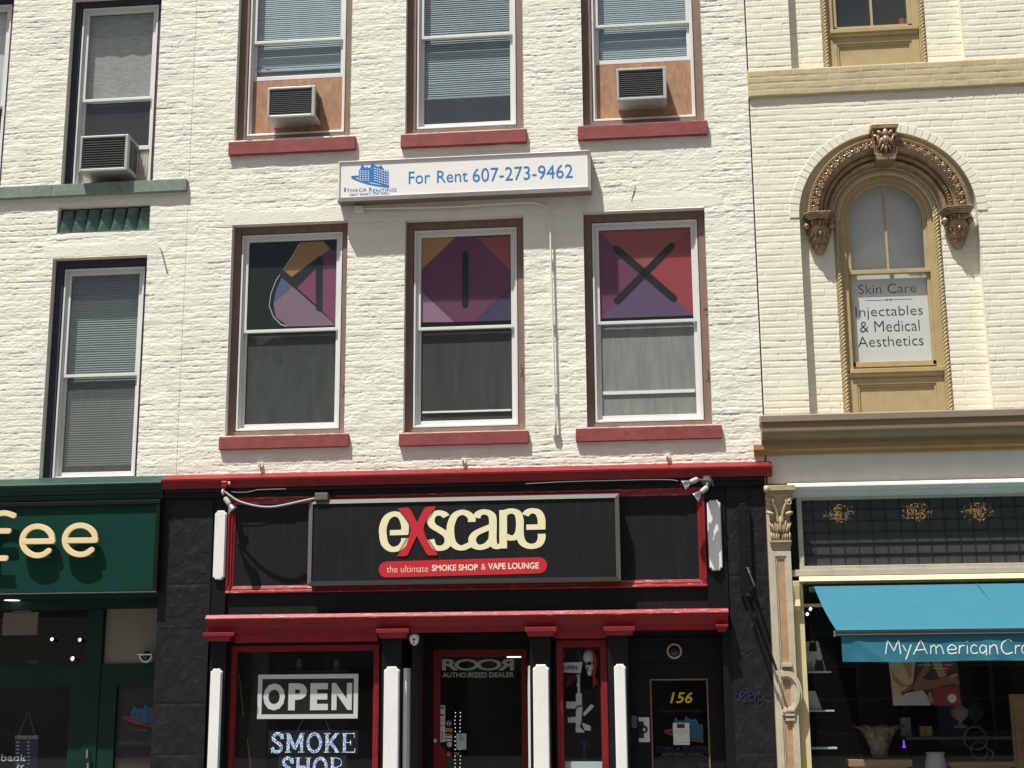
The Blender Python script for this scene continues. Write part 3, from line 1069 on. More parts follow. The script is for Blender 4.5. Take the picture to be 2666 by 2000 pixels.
rails3 = [PZ(635, 76), PZ(1000, 65), PZ(1380, 40)]
lows3 = [PZ(635, 157), None, PZ(1380, 121)]
for i, O in enumerate(OD):
    w, gx = sash_window(MD, O, rails3[i], "brown_casing_paint", (0.105, 0.08, 0.085, 0.075), "glass_blue", "glass_blue", low=lows3[i], sill=sill_box(sills3[i]))
    if i != 1:
        b = MB()
        b.box(gx[0] - 0.045, gx[1] + 0.045, REV + 0.082, REV + 0.10, O[2] + 0.10, lows3[i] + 0.01)
        b.build("plywood_panel", "plywood", w)
        blind(w, gx[0] - 0.02, gx[1] + 0.02, lows3[i] + (0.15 if i == 0 else 0.06), gx[4] + 0.02, REV + 0.13, 0.026, 1.25)
        if i == 0:
            b = MB()
            b.box(gx[0] + 0.02, gx[1] - 0.01, REV + 0.20, REV + 0.215, lows3[i] + 0.03, lows3[i] + 0.135)
            b.build("blind_rail", "pale_blind", w)
    else:
        blind(w, gx[0] - 0.02, gx[1] + 0.02, PZ(1000, 190), gx[4] + 0.02, REV + 0.13, 0.027, 1.0)
rails2 = [PZ(625, 706), PZ(1003, 700), PZ(1398, 687)]
for i, O in enumerate(OE):
    w, gx = sash_window(MD, O, rails2[i], "brown_casing_paint", (0.078, 0.072, 0.085, 0.055), "banner_glass" if i else "glass_dust",
                        "glass_screen" if i < 2 else "glass_screen_pale", sill=sill_box(sills2[i]))
    if i > 0:
        b = MB()
        zc = PZ(1005, 881) if i == 1 else PZ(1400, 839)
        b.box(gx[0] + (0.02 if i == 1 else 0.01), gx[1] - 0.01, REV + 0.075, REV + 0.088, zc - (0.010 if i == 1 else 0.018), zc + (0.010 if i == 1 else 0.018))
        b.build("screen_rail", "white_vinyl", w)
    else:
        # sagging dark cloth behind the lower sash
        c = MB()
        n, kk = 30, 16
        vs, fs = [], []
        for k in range(kk):
            for j in range(n):
                s_, t_ = j / (n - 1), k / (kk - 1)
                vs.append((gx[0] - 0.03 + (gx[1] - gx[0] + 0.06) * s_,
                           REV + 0.14 + 0.03 * math.sin(9 * (s_ + 0.7 * t_)) * s_ * (1 - 0.6 * t_) + 0.012 * math.sin(20 * s_ - 8 * t_), gx[2] - 0.03 + (gx[3] - gx[2]) * t_))
        for k in range(kk - 1):
            for j in range(n - 1):
                a = k * n + j
                fs.append((a, a + 1, a + n + 1, a + n))
        c.add(vs, fs)
        c.build("curtain", "grey_cloth", w, smooth=True)
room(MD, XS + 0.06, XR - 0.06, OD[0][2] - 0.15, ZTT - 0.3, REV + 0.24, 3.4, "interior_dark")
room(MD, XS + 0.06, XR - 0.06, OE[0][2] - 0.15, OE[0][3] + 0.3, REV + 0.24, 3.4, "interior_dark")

# ---- coloured paper banners hung inside the upper panes
YB = REV + 0.070


def crop(x, y, ox, oy, k, Y):
    X, Z = P(ox + x * k, oy + y * k, Y)
    return (X, Z)


mk("banner_orange", (0.52, 0.25, 0.065), 0.7, 0.04)
mk("banner_plum", (0.155, 0.020, 0.085), 0.7, 0.05)
mk("banner_plum_lit", (0.31, 0.045, 0.145), 0.7, 0.04)  # plum paper where the sun reaches it, the light put into the colour
mk("banner_lilac", (0.34, 0.19, 0.275), 0.7, 0.04)
mk("banner_blue", (0.10, 0.14, 0.30), 0.7, 0.05)
mk("banner_coral", (0.36, 0.065, 0.062), 0.7, 0.04)
mk("banner_red", (0.36, 0.028, 0.042), 0.7, 0.04)
mk("banner_violet", (0.11, 0.055, 0.15), 0.7, 0.04)
mk("banner_navy", (0.035, 0.03, 0.085), 0.7, 0.04)
mk("banner_black", (0.006, 0.008, 0.009), 0.7, 0.04, spec=0.1)
BN = ["banner_orange", "banner_plum", "banner_plum_lit", "banner_lilac", "banner_blue", "banner_coral", "banner_red", "banner_violet", "banner_navy", "banner_black", "paper"]
K2 = 0.26248


def banner(label, ox, oy, polys, strokes, edge=None):
    q = MB()
    for mi, pts in polys:
        q.mi = mi
        q.prism([crop(x, y, ox, oy, K2, YB) for x, y in pts], YB, YB + 0.004)
    q.mi = 9
    for pts, wd in strokes:
        q.stroke([crop(x, y, ox, oy, K2, YB) for x, y in pts], wd, wd, YB - 0.003, YB - 0.001)
    if edge:
        q.mi = 10
        q.tube([(*crop(x, y, ox, oy, K2, YB)[:1], YB + 0.005, crop(x, y, ox, oy, K2, YB)[1]) for x, y in edge], 0.006, 6)
    return tag(q.build("window_banner", BN, origin=None), label, "banner", "geometric paper banners in the second floor windows")


O1x, O1y, O2x, O2y = 560 / SV, 525 / SV, 1260 / SV, 525 / SV
banner("peeling orange, plum and lilac paper banner curling away from the left side of its window", O1x, O1y,
       [(0, [(700, 336), (890, 326), (945, 385), (880, 445), (650, 645), (560, 565)]),
        (1, [(945, 385), (1012, 415), (1008, 530), (888, 530), (888, 445)]),
        (2, [(888, 530), (1008, 530), (995, 1015), (880, 900), (885, 530)]),  # same strip below the painted shadow line, in the sunlit plum
        (2, [(650, 690), (828, 540), (828, 850)]),
        (4, [(545, 625), (640, 700), (480, 840), (500, 740)]),
        (3, [(640, 700), (995, 1018), (600, 1026), (500, 950), (480, 840)])],
       [([(555, 590), (645, 670), (865, 475)], 0.036), ([(862, 475), (856, 875)], 0.037)],
       edge=[(690, 350), (640, 440), (560, 560), (500, 650), (458, 760), (445, 860), (480, 950), (540, 1010), (590, 1025)])
def c2(x, y):  # window 2 spans both crops
    return (x, y)
q2 = [(1, [(1690, 290), (2400, 290), (2400, 990), (1690, 990)])]
banner("plum diamond paper banner with one upright black bar in the middle window", O1x, O1y,
       [(1, [(1977, 294), (2148, 293), (2433, 574), (2433, 702), (2142, 985), (1968, 990), (1694, 736), (1694, 562)]),
        (0, [(1693, 300), (1975, 296), (1693, 565)]),
        (5, [(2150, 294), (2432, 278), (2435, 575)]),
        (3, [(1692, 735), (1965, 990), (1690, 993)]),
        (8, [(2435, 705), (2435, 975), (2145, 985)])],
       [([(2058, 432), (2057, 848)], 0.037)])
banner("red and purple paper banner with a black diagonal cross in the right hand window", O2x, O2y,
       [(5, [(940, 248), (1695, 212), (1320, 600)]),
        (6, [(1695, 212), (1725, 935), (1320, 600)]),
        (7, [(1725, 935), (955, 962), (1320, 600)]),
        (1, [(940, 248), (955, 962), (1320, 600)])],
       [([(1088, 388), (1560, 796)], 0.040), ([(1544, 366), (1098, 814)], 0.040)])


# ---- window air conditioners
def air_conditioner(label, rect, Yf, Yb, bar):
    x0, x1, z0, z1 = R4(*rect, Y=Yf)
    t = thing("air_conditioner", label, "air conditioner", ((x0 + x1) / 2, (Yf + Yb) / 2, z0), "window air conditioners on the brick front")
    q = MB()
    w = 0.034
    q.ring(x0, x1, z0, z1, (w * 0.8, w * 1.1, w * 0.8, w), Yf, Yf + 0.06)
    q.box(x0 + 0.003, x1 - 0.003, Yf + 0.05, Yb, z0 + 0.003, z1 - 0.003)
    q.build("case", "ac_metal", t, bevel=0.006)
    q = MB()
    q.poly([(x0 + 0.02, Yf + 0.035, z0 + 0.02), (x1 - 0.02, Yf + 0.035, z0 + 0.02), (x1 - 0.02, Yf + 0.035, z1 - 0.02), (x0 + 0.02, Yf + 0.035, z1 - 0.02)])
    q.build("coil", "ac_fins", t)
    q = MB()
    n = 13
    for i in range(n):
        z = z0 + w + (z1 - z0 - 1.8 * w) * (i + 0.5) / n
        q.box(x0 + 0.026, x1 - 0.034, Yf + 0.012, Yf + 0.030, z - 0.0035, z + 0.0035)
    q.build("grille", "ac_slat", t)
    for k in range(2):
        s_ = MB()
        dy = (Yb - Yf - 0.10) / 2
        y0 = Yf + 0.07 + k * dy
        zz = (z0 + 0.05, z1 - 0.04)
        for j in range(bar):
            hh = (zz[1] - zz[0]) / bar
            s_.box(x1 - 0.006, x1 + 0.001, y0, y0 + dy * 0.86, zz[0] + j * hh + 0.006, zz[0] + (j + 1) * hh - 0.006)
        s_.build("side_vent", "ac_fins", t)
    return t


air_conditioner("grey air conditioner with spattered grille in the navy trimmed window over the green sill", (172, 275.6, 292, 369), -0.14, REV + 0.10, 1)
air_conditioner("grey air conditioner in plywood at the upper left of the white phone number lightbox", (577, 679.5, 187, 253), -0.115, REV + 0.10, 2)
air_conditioner("grey air conditioner with rusty underside in plywood at the upper right of the white lightbox", (1331.5, 1439, 146, 215), -0.10, REV + 0.10, 2)

# ---- lightbox with phone number
YF = -0.21
x0, x1, z0, z1 = R4(727, 1275, 332, 420, Y=YF)
zb = z0
t = thing("lightbox_sign", "long white lightbox with blue house logo and phone number between the floors", "sign", ((x0 + x1) / 2, -0.1, z0))
c = 0.032
q = MB()
q.mi = 0
q.add([(x0, -0.006, z0), (x1, -0.006, z0), (x1, -0.006, z1), (x0, -0.006, z1), (x0, YF + 0.06, z0), (x1, YF + 0.06, z0), (x1, YF + 0.06, z1), (x0, YF + 0.06, z1)],
      [(0, 4, 7, 3), (4, 0, 1, 5), (5, 1, 2, 6), (7, 6, 2, 3)])
q.build("case", "sign_return", t, bevel=0.0)
q = MB()
O_ = [(x0, YF + 0.06, z0), (x1, YF + 0.06, z0), (x1, YF + 0.06, z1), (x0, YF + 0.06, z1)]
I_ = [(x0 + c, YF, z0 + c * 0.8), (x1 - c, YF, z0 + c * 0.8), (x1 - c, YF, z1 - c), (x0 + c, YF, z1 - c)]
J_ = [(p[0], YF + 0.022, p[2]) for p in I_]
q.add(O_ + I_ + J_, [(i, (i + 1) % 4, 4 + (i + 1) % 4, 4 + i) for i in range(4)] + [(4 + i, 4 + (i + 1) % 4, 8 + (i + 1) % 4, 8 + i) for i in range(4)])
q.build("frame", "bright_metal", t)
q = MB()
YL = YF + 0.016
q.poly([(x0 + c, YL, z0 + c * 0.8), (x1 - c, YL, z0 + c * 0.8), (x1 - c, YL, z1 - c), (x0 + c, YL, z1 - c)])
q.build("face", "sign_white", t)
oX, oY, K3 = 860 / SV, 380 / SV, K2
q = MB()
for s_, xa, xb, ya, yb in (("For", 645, 820, 209, 311), ("Rent", 878, 1130, 200, 299), ("607-273-9462", 1170, 1995, 168, 281)):
    a = R4(oX + xa * K3, oX + xb * K3, oY + ya * K3, oY + yb * K3, YL)
    q.text(s_, *a, YL, 0.002)
q.build("lettering", "blue_vinyl", t)
q = MB()
for s_, xa, xb, ya, yb in (("I", 114, 127, 343, 378), ("THACA", 133, 299, 351, 379), ("R", 319, 345, 342, 379), ("ENTING", 350, 543, 351, 380)):
    q.text(s_, *R4(oX + xa * K3, oX + xb * K3, oY + ya * K3, oY + yb * K3, YL), YL, 0.002)
q.build("company_name", "blue_vinyl", t)
q = MB()
q.text("RENT SMART, LIVE WELL", *R4(oX + 162 * K3, oX + 487 * K3, oY + 387 * K3, oY + 410 * K3, YL), YL, 0.002)
q.build("motto", "blue_dark", t)


def house_logo(q, fx, y, blue=0, white=1, red=0):
    """fx maps logo units (as drawn) to (x, z)"""
    q.mi = blue
    q.prism([fx(*p) for p in [(234, 290), (234, 200), (248, 188), (255, 162), (264, 150), (278, 170), (286, 182), (300, 170), (318, 182), (330, 176), (334, 160), (347, 138),
                              (360, 158), (375, 163), (395, 172), (418, 158), (437, 184), (440, 195), (456, 206), (468, 200), (480, 212), (480, 331), (350, 300)]], y - 0.002, y - 0.0005)
    q.mi = red
    q.stroke([fx(*p) for p in spline([(310, 250), (230, 251), (180, 255), (205, 272), (290, 303), (380, 323), (478, 336)], 6)], 0.011, 0.009, y - 0.003, y - 0.0024)
    q.mi = white
    for r in range(6):
        for c_ in range(4):
            xx, yy = 242 + c_ * 22, 203 + r * 15 + c_ * 1
            q.prism([fx(xx, yy), fx(xx + 11, yy), fx(xx + 11, yy + 8), fx(xx, yy + 8)], y - 0.0045, y - 0.0042)
        for c_ in range(6):
            xx, yy = 362 + c_ * 20, 180 + r * 20 + c_ * 6
            if yy < 306 + c_ * 4:
                q.prism([fx(xx, yy), fx(xx + 11, yy + 3), fx(xx + 11, yy + 12), fx(xx, yy + 9)], y - 0.0045, y - 0.0042)


q = MB()
house_logo(q, lambda x, y: P(oX + x * K3, oY + y * K3, YL), YL)
q.build("house_logo", ["blue_vinyl", "sign_white"], t)

# ---- conduit below the lightbox
q = MB()
yc = -0.048
pts = [(783, 451), (860, 449), (960, 447), (1060, 441), (1135, 437.5), (1160, 439), (1178, 448), (1186, 463), (1188, 490), (1190.5, 600), (1194, 720), (1197, 830), (1200, 936)]
q.tube([(P(u, v, yc)[0], yc, P(u, v, yc)[1]) for u, v in spline(pts, 4)], 0.0115, 8)
for u, v in ((1189, 560), (1193.5, 700), (1197.5, 850)):
    X, Z = P(u, v, yc)
    q.box(X - 0.017, X + 0.017, -0.052, 0.0, Z - 0.006, Z + 0.006)
t = thing("conduit_pipe", "cream painted conduit running under the white lightbox and down between two windows", "pipe", (P(1190, 700)[0], 0, P(1200, 936)[1]))
q.build("pipe", "painted_conduit", t, smooth=True)
q = MB()
a = R4(765, 785, 445, 458, -0.06)
q.box(a[0], a[1], -0.075, -0.005, a[2], a[3])
q.build("junction_box", "painted_conduit", t, bevel=0.006)
q = MB()
a = R4(1193, 1207, 922, 941, -0.04)
q.box(a[0], a[1], -0.05, -0.004, a[2], a[3])
q.build("pipe_end", "painted_conduit", t, bevel=0.008)

# cracks and flaked paint
mk("flake_dark", (0.055, 0.035, 0.028), 0.8, 0.2)
q = MB()
for pts, ox_, oy_, w_ in (([(1245, 1530), (1232, 1585), (1222, 1620), (1214, 1658)], 1260 / SV, 0, 0.0022), ([(480, 560), (430, 575), (370, 555), (330, 572)], 560 / SV, 0, 0.0018)):
    q = MB()
    q.stroke([crop(x, y, ox_, oy_, K2, -0.004) for x, y in spline(pts, 4)], w_, w_, -0.006, 0.004)
    q.build("wall_crack", "flake_dark", MD)
for ox_, dx in ((O1x, -738), (O2x, 0), (O2x, 1530)):
    q = MB()
    ys_ = REV - 0.001
    for pts in ([(305, 1340), (318, 1400), (330, 1475)], [(318, 1400), (300, 1440)], [(312, 1370), (326, 1385)]):
        off = {-738: (745, 165), 0: (0, 0), 1530: (1532, 40)}[dx]
        q.stroke([crop(x + off[0], y + off[1], ox_, O1y, K2, ys_) for x, y in pts], 0.004, 0.004, ys_ - 0.0015, ys_ + 0.003)
    q.build("paint_flakes", "flake_dark", MD)
q = MB()
for pts in ([(1810, 890), (1835, 880), (1850, 920), (1830, 930), (1845, 945)], [(1872, 1195), (1880, 1225)]):
    q.stroke([crop(x, y, O2x, O2y, K2, REV - 0.001) for x, y in pts], 0.006, 0.006, REV - 0.0025, REV + 0.002)
q.build("paint_flakes", "flake_dark", MD)

# ---- eye hooks and the nail
for u, v, lb in ((566, 1006, "small white painted hook plate above the red cornice, nearest the green cornice"),
                 (1004, 998, "small white painted hook plate on the bricks right below the middle red sill"),
                 (1444, 987, "small white painted hook plate on the bricks above the twin floodlights")):
    X, Z = P(u, v, 0)
    q = MB()
    q.box(X - 0.03, X + 0.012, -0.025, 0.004, Z - 0.015, Z + 0.03)
    q.tube([(X - 0.018, -0.02, Z + 0.02), (X - 0.018, -0.06, Z + 0.022), (X - 0.018, -0.085, Z + 0.012), (X - 0.018, -0.085, Z - 0.008), (X - 0.018, -0.06, Z - 0.018)], 0.0075, 6)
    tag(q.build("wall_hook", "white_brick_paint"), lb, "hook", "painted hooks along the red cornice")
X, Z = P(349, 542, 0)
q = MB()
q.tube([(X, 0.0, Z), (X + 0.006, -0.09, Z + 0.012)], 0.010, 8)
q.blob((X + 0.006, -0.092, Z + 0.012), 0.014, 0.006, 0.014)
tag(q.build("wall_spike", "white_brick_paint"), "stubby white painted spike sticking out of the wall right of the lower navy window", "spike")

# ------------------------------------------------------------------ cream building, upper floors
ND = 0.115                   # depth of the window niches
XE = PX(2260, 450) + 1.6
ZC = PZ(1900, 900)           # top of the shop cornice
zb0, zb1 = PZ(1916, 198), PZ(1916, 141)      # tan course
CXA, CZA = P(1917, 463, 0.0)                 # centre of the arch
RN = 0.945                                   # niche radius
nx0, nx1 = PX(1748, 820, ND) - 0.105, PX(2129, 780, 0.0)
nx0 = CXA - RN
nx1 = CXA + RN
xr0 = XR + 0.014
un0, un1 = nx0, nx1


def in_niche(X, Z):
    low = (X > nx0) & (X < nx1) & (Z < CZA) | (((X - CXA) ** 2 + (Z - CZA) ** 2) < (RN + 0.045) ** 2) & (Z >= CZA)
    return low


ZR0 = ZC - 0.05
xsr = lines(xr0, PX(2260, 450), STEP, [nx0, nx1], hi=XE)
zlow = lines(ZR0, zb0 + 0.02, STEP)
wall_grid("wall", xsr, zlow, [], lambda X, Z: neat_brick(X, Z) - 0.02 * 0, 0.0, RB, "cream_brick_paint",
          mask=lambda X, Z: ~in_niche(X, Z), back=0.3)
zup = lines(zb1 - 0.02, ZT, STEP, [], hi=ZTT)
wall_grid("wall", xsr, zup, [], lambda X, Z: neat_brick(X, Z), 0.0, RB, "cream_brick_paint",
          mask=lambda X, Z: ~((X > un0) & (X < un1)), back=0.3)
# niche sides and backs
XW0, XW1 = PX(1808, 640, ND), PX(2042, 640, ND)      # width taken by the rope mouldings
XW0, XW1 = CXA - 0.575, CXA + 0.565
for (za, zt, hi) in ((ZR0, CZA + RN + 0.08, None), (zb1 - 0.02, ZT, ZTT)):
    hw = [(XW0, XW1, za - 1, (CZA if hi is None else ZTT + 1), 0.05)]

    def msk(X, Z, hi=hi):
        if hi is None:
            return ~(((X > XW0) & (X < XW1) & (Z < CZA)) | ((((X - CXA) ** 2 + (Z - CZA) ** 2) < 0.50 ** 2) & (Z >= CZA)))
        return ~((X > XW0) & (X < XW1))
    wall_grid("niche_wall", lines(nx0 - 0.06, nx1 + 0.06, STEP, [XW0, XW1]), lines(za, zt, STEP, [], hi=hi), [],
              lambda X, Z: neat_brick(X + 0.4, Z) - 0.004, ND, RB, "cream_brick_paint", mask=msk, back=0.02)
q = MB()
for xx, s_ in ((nx0, 1), (nx1, -1)):
    for za, zt in ((ZR0, CZA), (zb1 - 0.02, ZTT)):
        q = MB()
        q.add([(xx, -0.002, za), (xx, ND + 0.01, za), (xx, ND + 0.01, zt), (xx, -0.002, zt)], [(0, 1, 2, 3) if s_ > 0 else (3, 2, 1, 0)])
        q.build("niche_side", "cream_brick_paint", RB)
# ring of bricks standing on edge round the arch
q = MB()
n = 39
rr = random.Random(5)
for i in range(n):
    a0 = math.pi * (i + 0.045) / n
    a1 = math.pi * (i + 0.955) / n
    q.annulus(CXA, CZA, RN, RN + 0.105 + rr.uniform(-0.004, 0.004), -0.006 - rr.uniform(0, 0.004), ND + 0.02, a0, a1, n=2)
q.build("brick_arch", "cream_brick_paint", RB, bevel=0.004)
q = MB()
q.annulus(CXA, CZA, RN + 0.001, RN + 0.10, -0.0005, ND + 0.02, 0, math.pi, n=48)
q.build("arch_mortar", "cream_brick_paint", RB)

# tan projecting course, four bricks high
zs_ = lines(zb0, zb1, 0.0105)
ch = (zb1 - zb0) / 4


def tan_h(X, Z):
    return neat_brick(X, Z - zb0, c=ch, Lb=0.245) + 0.038


wall_grid("brick_course", lines(xr0 - 0.015, PX(2260, 150), 0.0105, [], hi=XE), zs_, [], tan_h, 0.0, RB, "tan_brick_paint", back=ND + 0.02)


def rope(q, path, R, r, pitch, strands=3, n=6):
    path = [Vector(p) for p in path]
    d = [0]
    for i in range(1, len(path)): d.append(d[-1] + (path[i] - path[i - 1]).length)
    for s_ in range(strands):
        pts = []
        up = Vector((0, 1, 0))
        for i, p in enumerate(path):
            t = (path[min(i + 1, len(path) - 1)] - path[max(i - 1, 0)]).normalized()
            a = t.cross(up).normalized()
            b = t.cross(a)
            ph = 2 * math.pi * (d[i] / pitch + s_ / strands)
            pts.append(p + (a * math.cos(ph) + b * math.sin(ph)) * R)
        q.tube(pts, r, n)


ZS0 = ZC + 0.005
YW = ND + 0.03


def arch_path(r, y, z0, n=110, a0=0.0, a1=math.pi):
    k = max(2, int((CZA - z0) / 0.012))
    p = [(CXA + r, y, z) for z in np.linspace(z0, CZA, k)[:-1]]
    p += [(CXA + r * math.cos(a), y, CZA + r * math.sin(a)) for a in np.linspace(0, math.pi, n)]
    p += [(CXA - r, y, z) for z in np.linspace(CZA, z0, k)[1:]]
    return p


def arch_band(q, r0, r1, y0, y1, z0, n=48):
    q.annulus(CXA, CZA, r0, r1, y0, y1, 0, math.pi, n)
    q.box(CXA + r0, CXA + r1, y0, y1, z0, CZA)
    q.box(CXA - r1, CXA - r0, y0, y1, z0, CZA)


# arched window
q = MB()
zsill = PZ(1925, 796, YW)
zpt = PZ(1925, 804, YW)
arch_band(q, 0.498, 0.575, YW - 0.02, YW + 0.10, ZS0)
arch_band(q, 0.440, 0.500, YW + 0.012, YW + 0.10, zsill - 0.012)
AW = q.build("window", "tan_casing", RB, bevel=0.004)
q = MB()
rope(q, arch_path(0.535, YW - 0.022, ZS0), 0.0150, 0.0165, 0.125)
q.build("rope_moulding", "tan_casing", AW, smooth=True)
zr = PZ(1916, 587, YW + 0.06)
zgb = PZ(1925, 780, YW + 0.06)
rg = 0.392
q = MB()
q.annulus(CXA, CZA, rg, 0.442, YW + 0.035, YW + 0.085, 0, math.pi, 48)
q.box(CXA + rg, CXA + 0.442, YW + 0.035, YW + 0.085, zr, CZA)
q.box(CXA - 0.442, CXA - rg, YW + 0.035, YW + 0.085, zr, CZA)
q.box(CXA - 0.442, CXA + 0.442, YW + 0.030, YW + 0.085, zr - 0.026, zr + 0.022)
q.box(CXA - 0.013, CXA + 0.013, YW + 0.042, YW + 0.075, zr + 0.02, CZA + rg + 0.005)
q.box(CXA + rg + 0.012, CXA + 0.441, YW + 0.058, YW + 0.105, zgb - 0.05, zr - 0.02)
q.box(CXA - 0.441, CXA - rg - 0.012, YW + 0.058, YW + 0.105, zgb - 0.05, zr - 0.02)
q.box(CXA - 0.441, CXA + 0.441, YW + 0.058, YW + 0.106, zgb - 0.058, zgb)
q.build("sash", "tan_casing", AW, bevel=0.004)
q = MB()
q.poly([(CXA - rg - 0.01, YW + 0.06, zr + 0.01)] + [(CXA + (rg + 0.01) * math.cos(a), YW + 0.06, CZA + (rg + 0.01) * math.sin(a)) for a in np.linspace(0, math.pi, 40)][0:1]
       + [(CXA + (rg + 0.01) * math.cos(a), YW + 0.06, CZA + (rg + 0.01) * math.sin(a)) for a in np.linspace(0, math.pi, 40)][1:])
q.v[0] = (CXA - rg - 0.01, YW + 0.06, zr + 0.01)
q.v.append((CXA + rg + 0.01, YW + 0.06, zr + 0.01))
q.f = [[0, len(q.v) - 1] + list(range(1, len(q.v) - 1))]
q.build("pane", "glass", AW)
pane(AW, CXA - rg - 0.03, CXA + rg + 0.03, zgb - 0.005, zr, YW + 0.074, "banner_glass")
q = MB()
q.box(CXA - 0.6, CXA + 0.6, YW + 0.20, YW + 0.215, zr - 0.02, CZA + 0.62)
q.build("blind", "pale_blind", AW)
# white film sign behind the lower pane
ys = YW + 0.112
t = thing("window_sign", "white window sign listing skin care and aesthetics in the lower sash of the arched window", "sign", (CXA, ys, zgb))
q = MB()
q.box(CXA - rg - 0.025, CXA + rg + 0.025, ys, ys + 0.004, zgb - 0.003, zr)
q.build("film", "sign_white", t)
q = MB()
oX, oY, K4 = 1940 / SV, 500 / SV, 726 / 2210 / SV
for s_, xa, xb, ya, yb in (("Skin Care", 897, 1355, 729, 803), ("Injectables", 875, 1408, 905, 1005), ("& Medical", 908, 1382, 1020, 1106), ("Aesthetics", 893, 1412, 1140, 1222)):
    q.text(s_, *R4(oX + xa * K4, oX + xb * K4, oY + ya * K4, oY + yb * K4, ys), ys, 0.002, bold=-0.012)
a = R4(oX + 950 * K4, oX + 1325 * K4, oY + 850 * K4, oY + 857 * K4, ys)
q.box(a[0], a[1], ys - 0.002, ys - 0.0005, (a[2] + a[3]) / 2 - 0.0012, (a[2] + a[3]) / 2 + 0.0012)
q.blob(((a[0] + a[1]) / 2 - 0.02, ys - 0.002, (a[2] + a[3]) / 2), 0.009, 0.002, 0.009)
q.blob(((a[0] + a[1]) / 2 + 0.02, ys - 0.002, (a[2] + a[3]) / 2), 0.009, 0.002, 0.009)
q.build("lettering", "black_text", t)


def apron(win, x0, x1, z0, zt, y):
    """sill, moulding and raised panel below a sash"""
    h = zt - z0
    q = MB()
    q.box(x0 + 0.015, x1 - 0.005, y - 0.035, y + 0.12, zt - 0.050, zt)
    q.build("sill", "tan_casing", win, bevel=0.005)
    q = MB()
    q.box(x0, x1, y + 0.03, y + 0.1, z0, zt - 0.05)
    q.profile([(y + 0.03, zt - 0.05), (y - 0.018, zt - 0.05), (y - 0.014, zt - 0.066), (y + 0.006, zt - 0.08), (y + 0.010, zt - 0.095), (y + 0.03, zt - 0.11)], x0, x1)
    q.ring(x0, x1, z0, zt - 0.10, (0.085, 0.085, 0.07, 0.055), y + 0.004, y + 0.05)
    q.ring(x0 + 0.085, x1 - 0.085, z0 + 0.055, zt - 0.17, 0.022, y + 0.014, y + 0.05)
    q.build("apron_panel", "tan_casing", win, bevel=0.004)


apron(AW, CXA - 0.497, CXA + 0.497, ZS0, zsill + 0.002, YW)
room(RB, CXA - 1.2, CXA + 1.2, ZS0, CZA + 0.8, YW + 0.13, 2.5, "interior_dark")

# window above, only its foot is in the picture
Zg = PZ(1880, 57, YW + 0.06)
zu0 = zb1 + 0.002
q = MB()
for s_ in (-1, 1):
    a = sorted((CXA + s_ * 0.498, CXA + s_ * 0.575))
    q.box(a[0], a[1], YW - 0.02, YW + 0.10, zu0, ZTT)
    a = sorted((CXA + s_ * 0.440, CXA + s_ * 0.5))
    q.box(a[0], a[1], YW + 0.012, YW + 0.10, Zg - 0.12, ZTT)
UW = q.build("window", "tan_casing", RB, bevel=0.004)
for s_ in (-1, 1):
    q = MB()
    rope(q, [(CXA + s_ * 0.535, YW - 0.022, z) for z in np.linspace(zu0, ZT + 0.3, 130)], 0.0150, 0.0165, 0.125)
    q.build("rope_moulding", "tan_casing", UW, smooth=True)
q = MB()
q.box(CXA - 0.441, CXA - rg, YW + 0.04, YW + 0.09, Zg - 0.03, ZTT)
q.box(CXA + rg, CXA + 0.441, YW + 0.04, YW + 0.09, Zg - 0.03, ZTT)
q.box(CXA - 0.441, CXA + 0.441, YW + 0.04, YW + 0.09, Zg - 0.06, Zg)
q.box(CXA - 0.014, CXA + 0.014, YW + 0.05, YW + 0.08, Zg, ZTT)
q.build("sash", "tan_casing", UW, bevel=0.004)
pane(UW, CXA - rg - 0.01, CXA + rg + 0.01, Zg - 0.01, ZTT, YW + 0.066, "glass")
apron(UW, CXA - 0.497, CXA + 0.497, zu0, Zg - 0.055, YW)
room(RB, CXA - 1.2, CXA + 1.2, zu0, ZTT - 0.1, YW + 0.16, 2.5, "interior_dark")
q = MB()
a = R4(1942, 1952, 40, 61, YW + 0.1)
q.box(a[0], a[1], YW + 0.095, YW + 0.125, Zg, a[3])
tag(q.build("small_box", "red_vinyl", bevel=0.003), "small dark red carton behind the glass corner of the topmost tan window", "box")
q = MB()
a = R4(1954, 1961, 40, 60, YW + 0.1)
q.lathe(((a[0] + a[1]) / 2, YW + 0.115, Zg), (0, 0, 1), [(0.015, 0), (0.015, a[3] - Zg - 0.01), (0.010, a[3] - Zg)], 12)
tag(q.build("small_can", "grey_metal", smooth=False), "small grey can beside the dark red carton behind the topmost tan window", "can")

# bronze hood over the arch
hood_prof = [(0.585, ND), (0.585, 0.06), (0.598, 0.03), (0.620, 0.015), (0.642, 0.03), (0.648, 0.05), (0.652, 0.05), (0.656, 0.005), (0.690, -0.012), (0.700, 0.0),
             (0.704, -0.03), (0.725, -0.036), (0.738, -0.05), (0.760, -0.078), (0.790, -0.085), (0.815, -0.07), (0.822, -0.085), (0.850, -0.090), (0.858, -0.08), (0.858, ND)]
q = MB()
n = 90
vs, fs = [], []
for i in range(n + 1):
    a = math.pi * i / n
    for r, y in hood_prof:
        vs.append((CXA + r * math.cos(a), y, CZA + r * math.sin(a)))
k = len(hood_prof)
for i in range(n):
    for j in range(k - 1):
        fs.append((i * k + j, i * k + j + 1, (i + 1) * k + j + 1, (i + 1) * k + j))
fs += [tuple(range(k)), tuple(range(n * k, n * k + k))[::-1]]
q.add(vs, fs)
HD = q.build("arch_hood", "bronze_paint", RB, smooth=False)
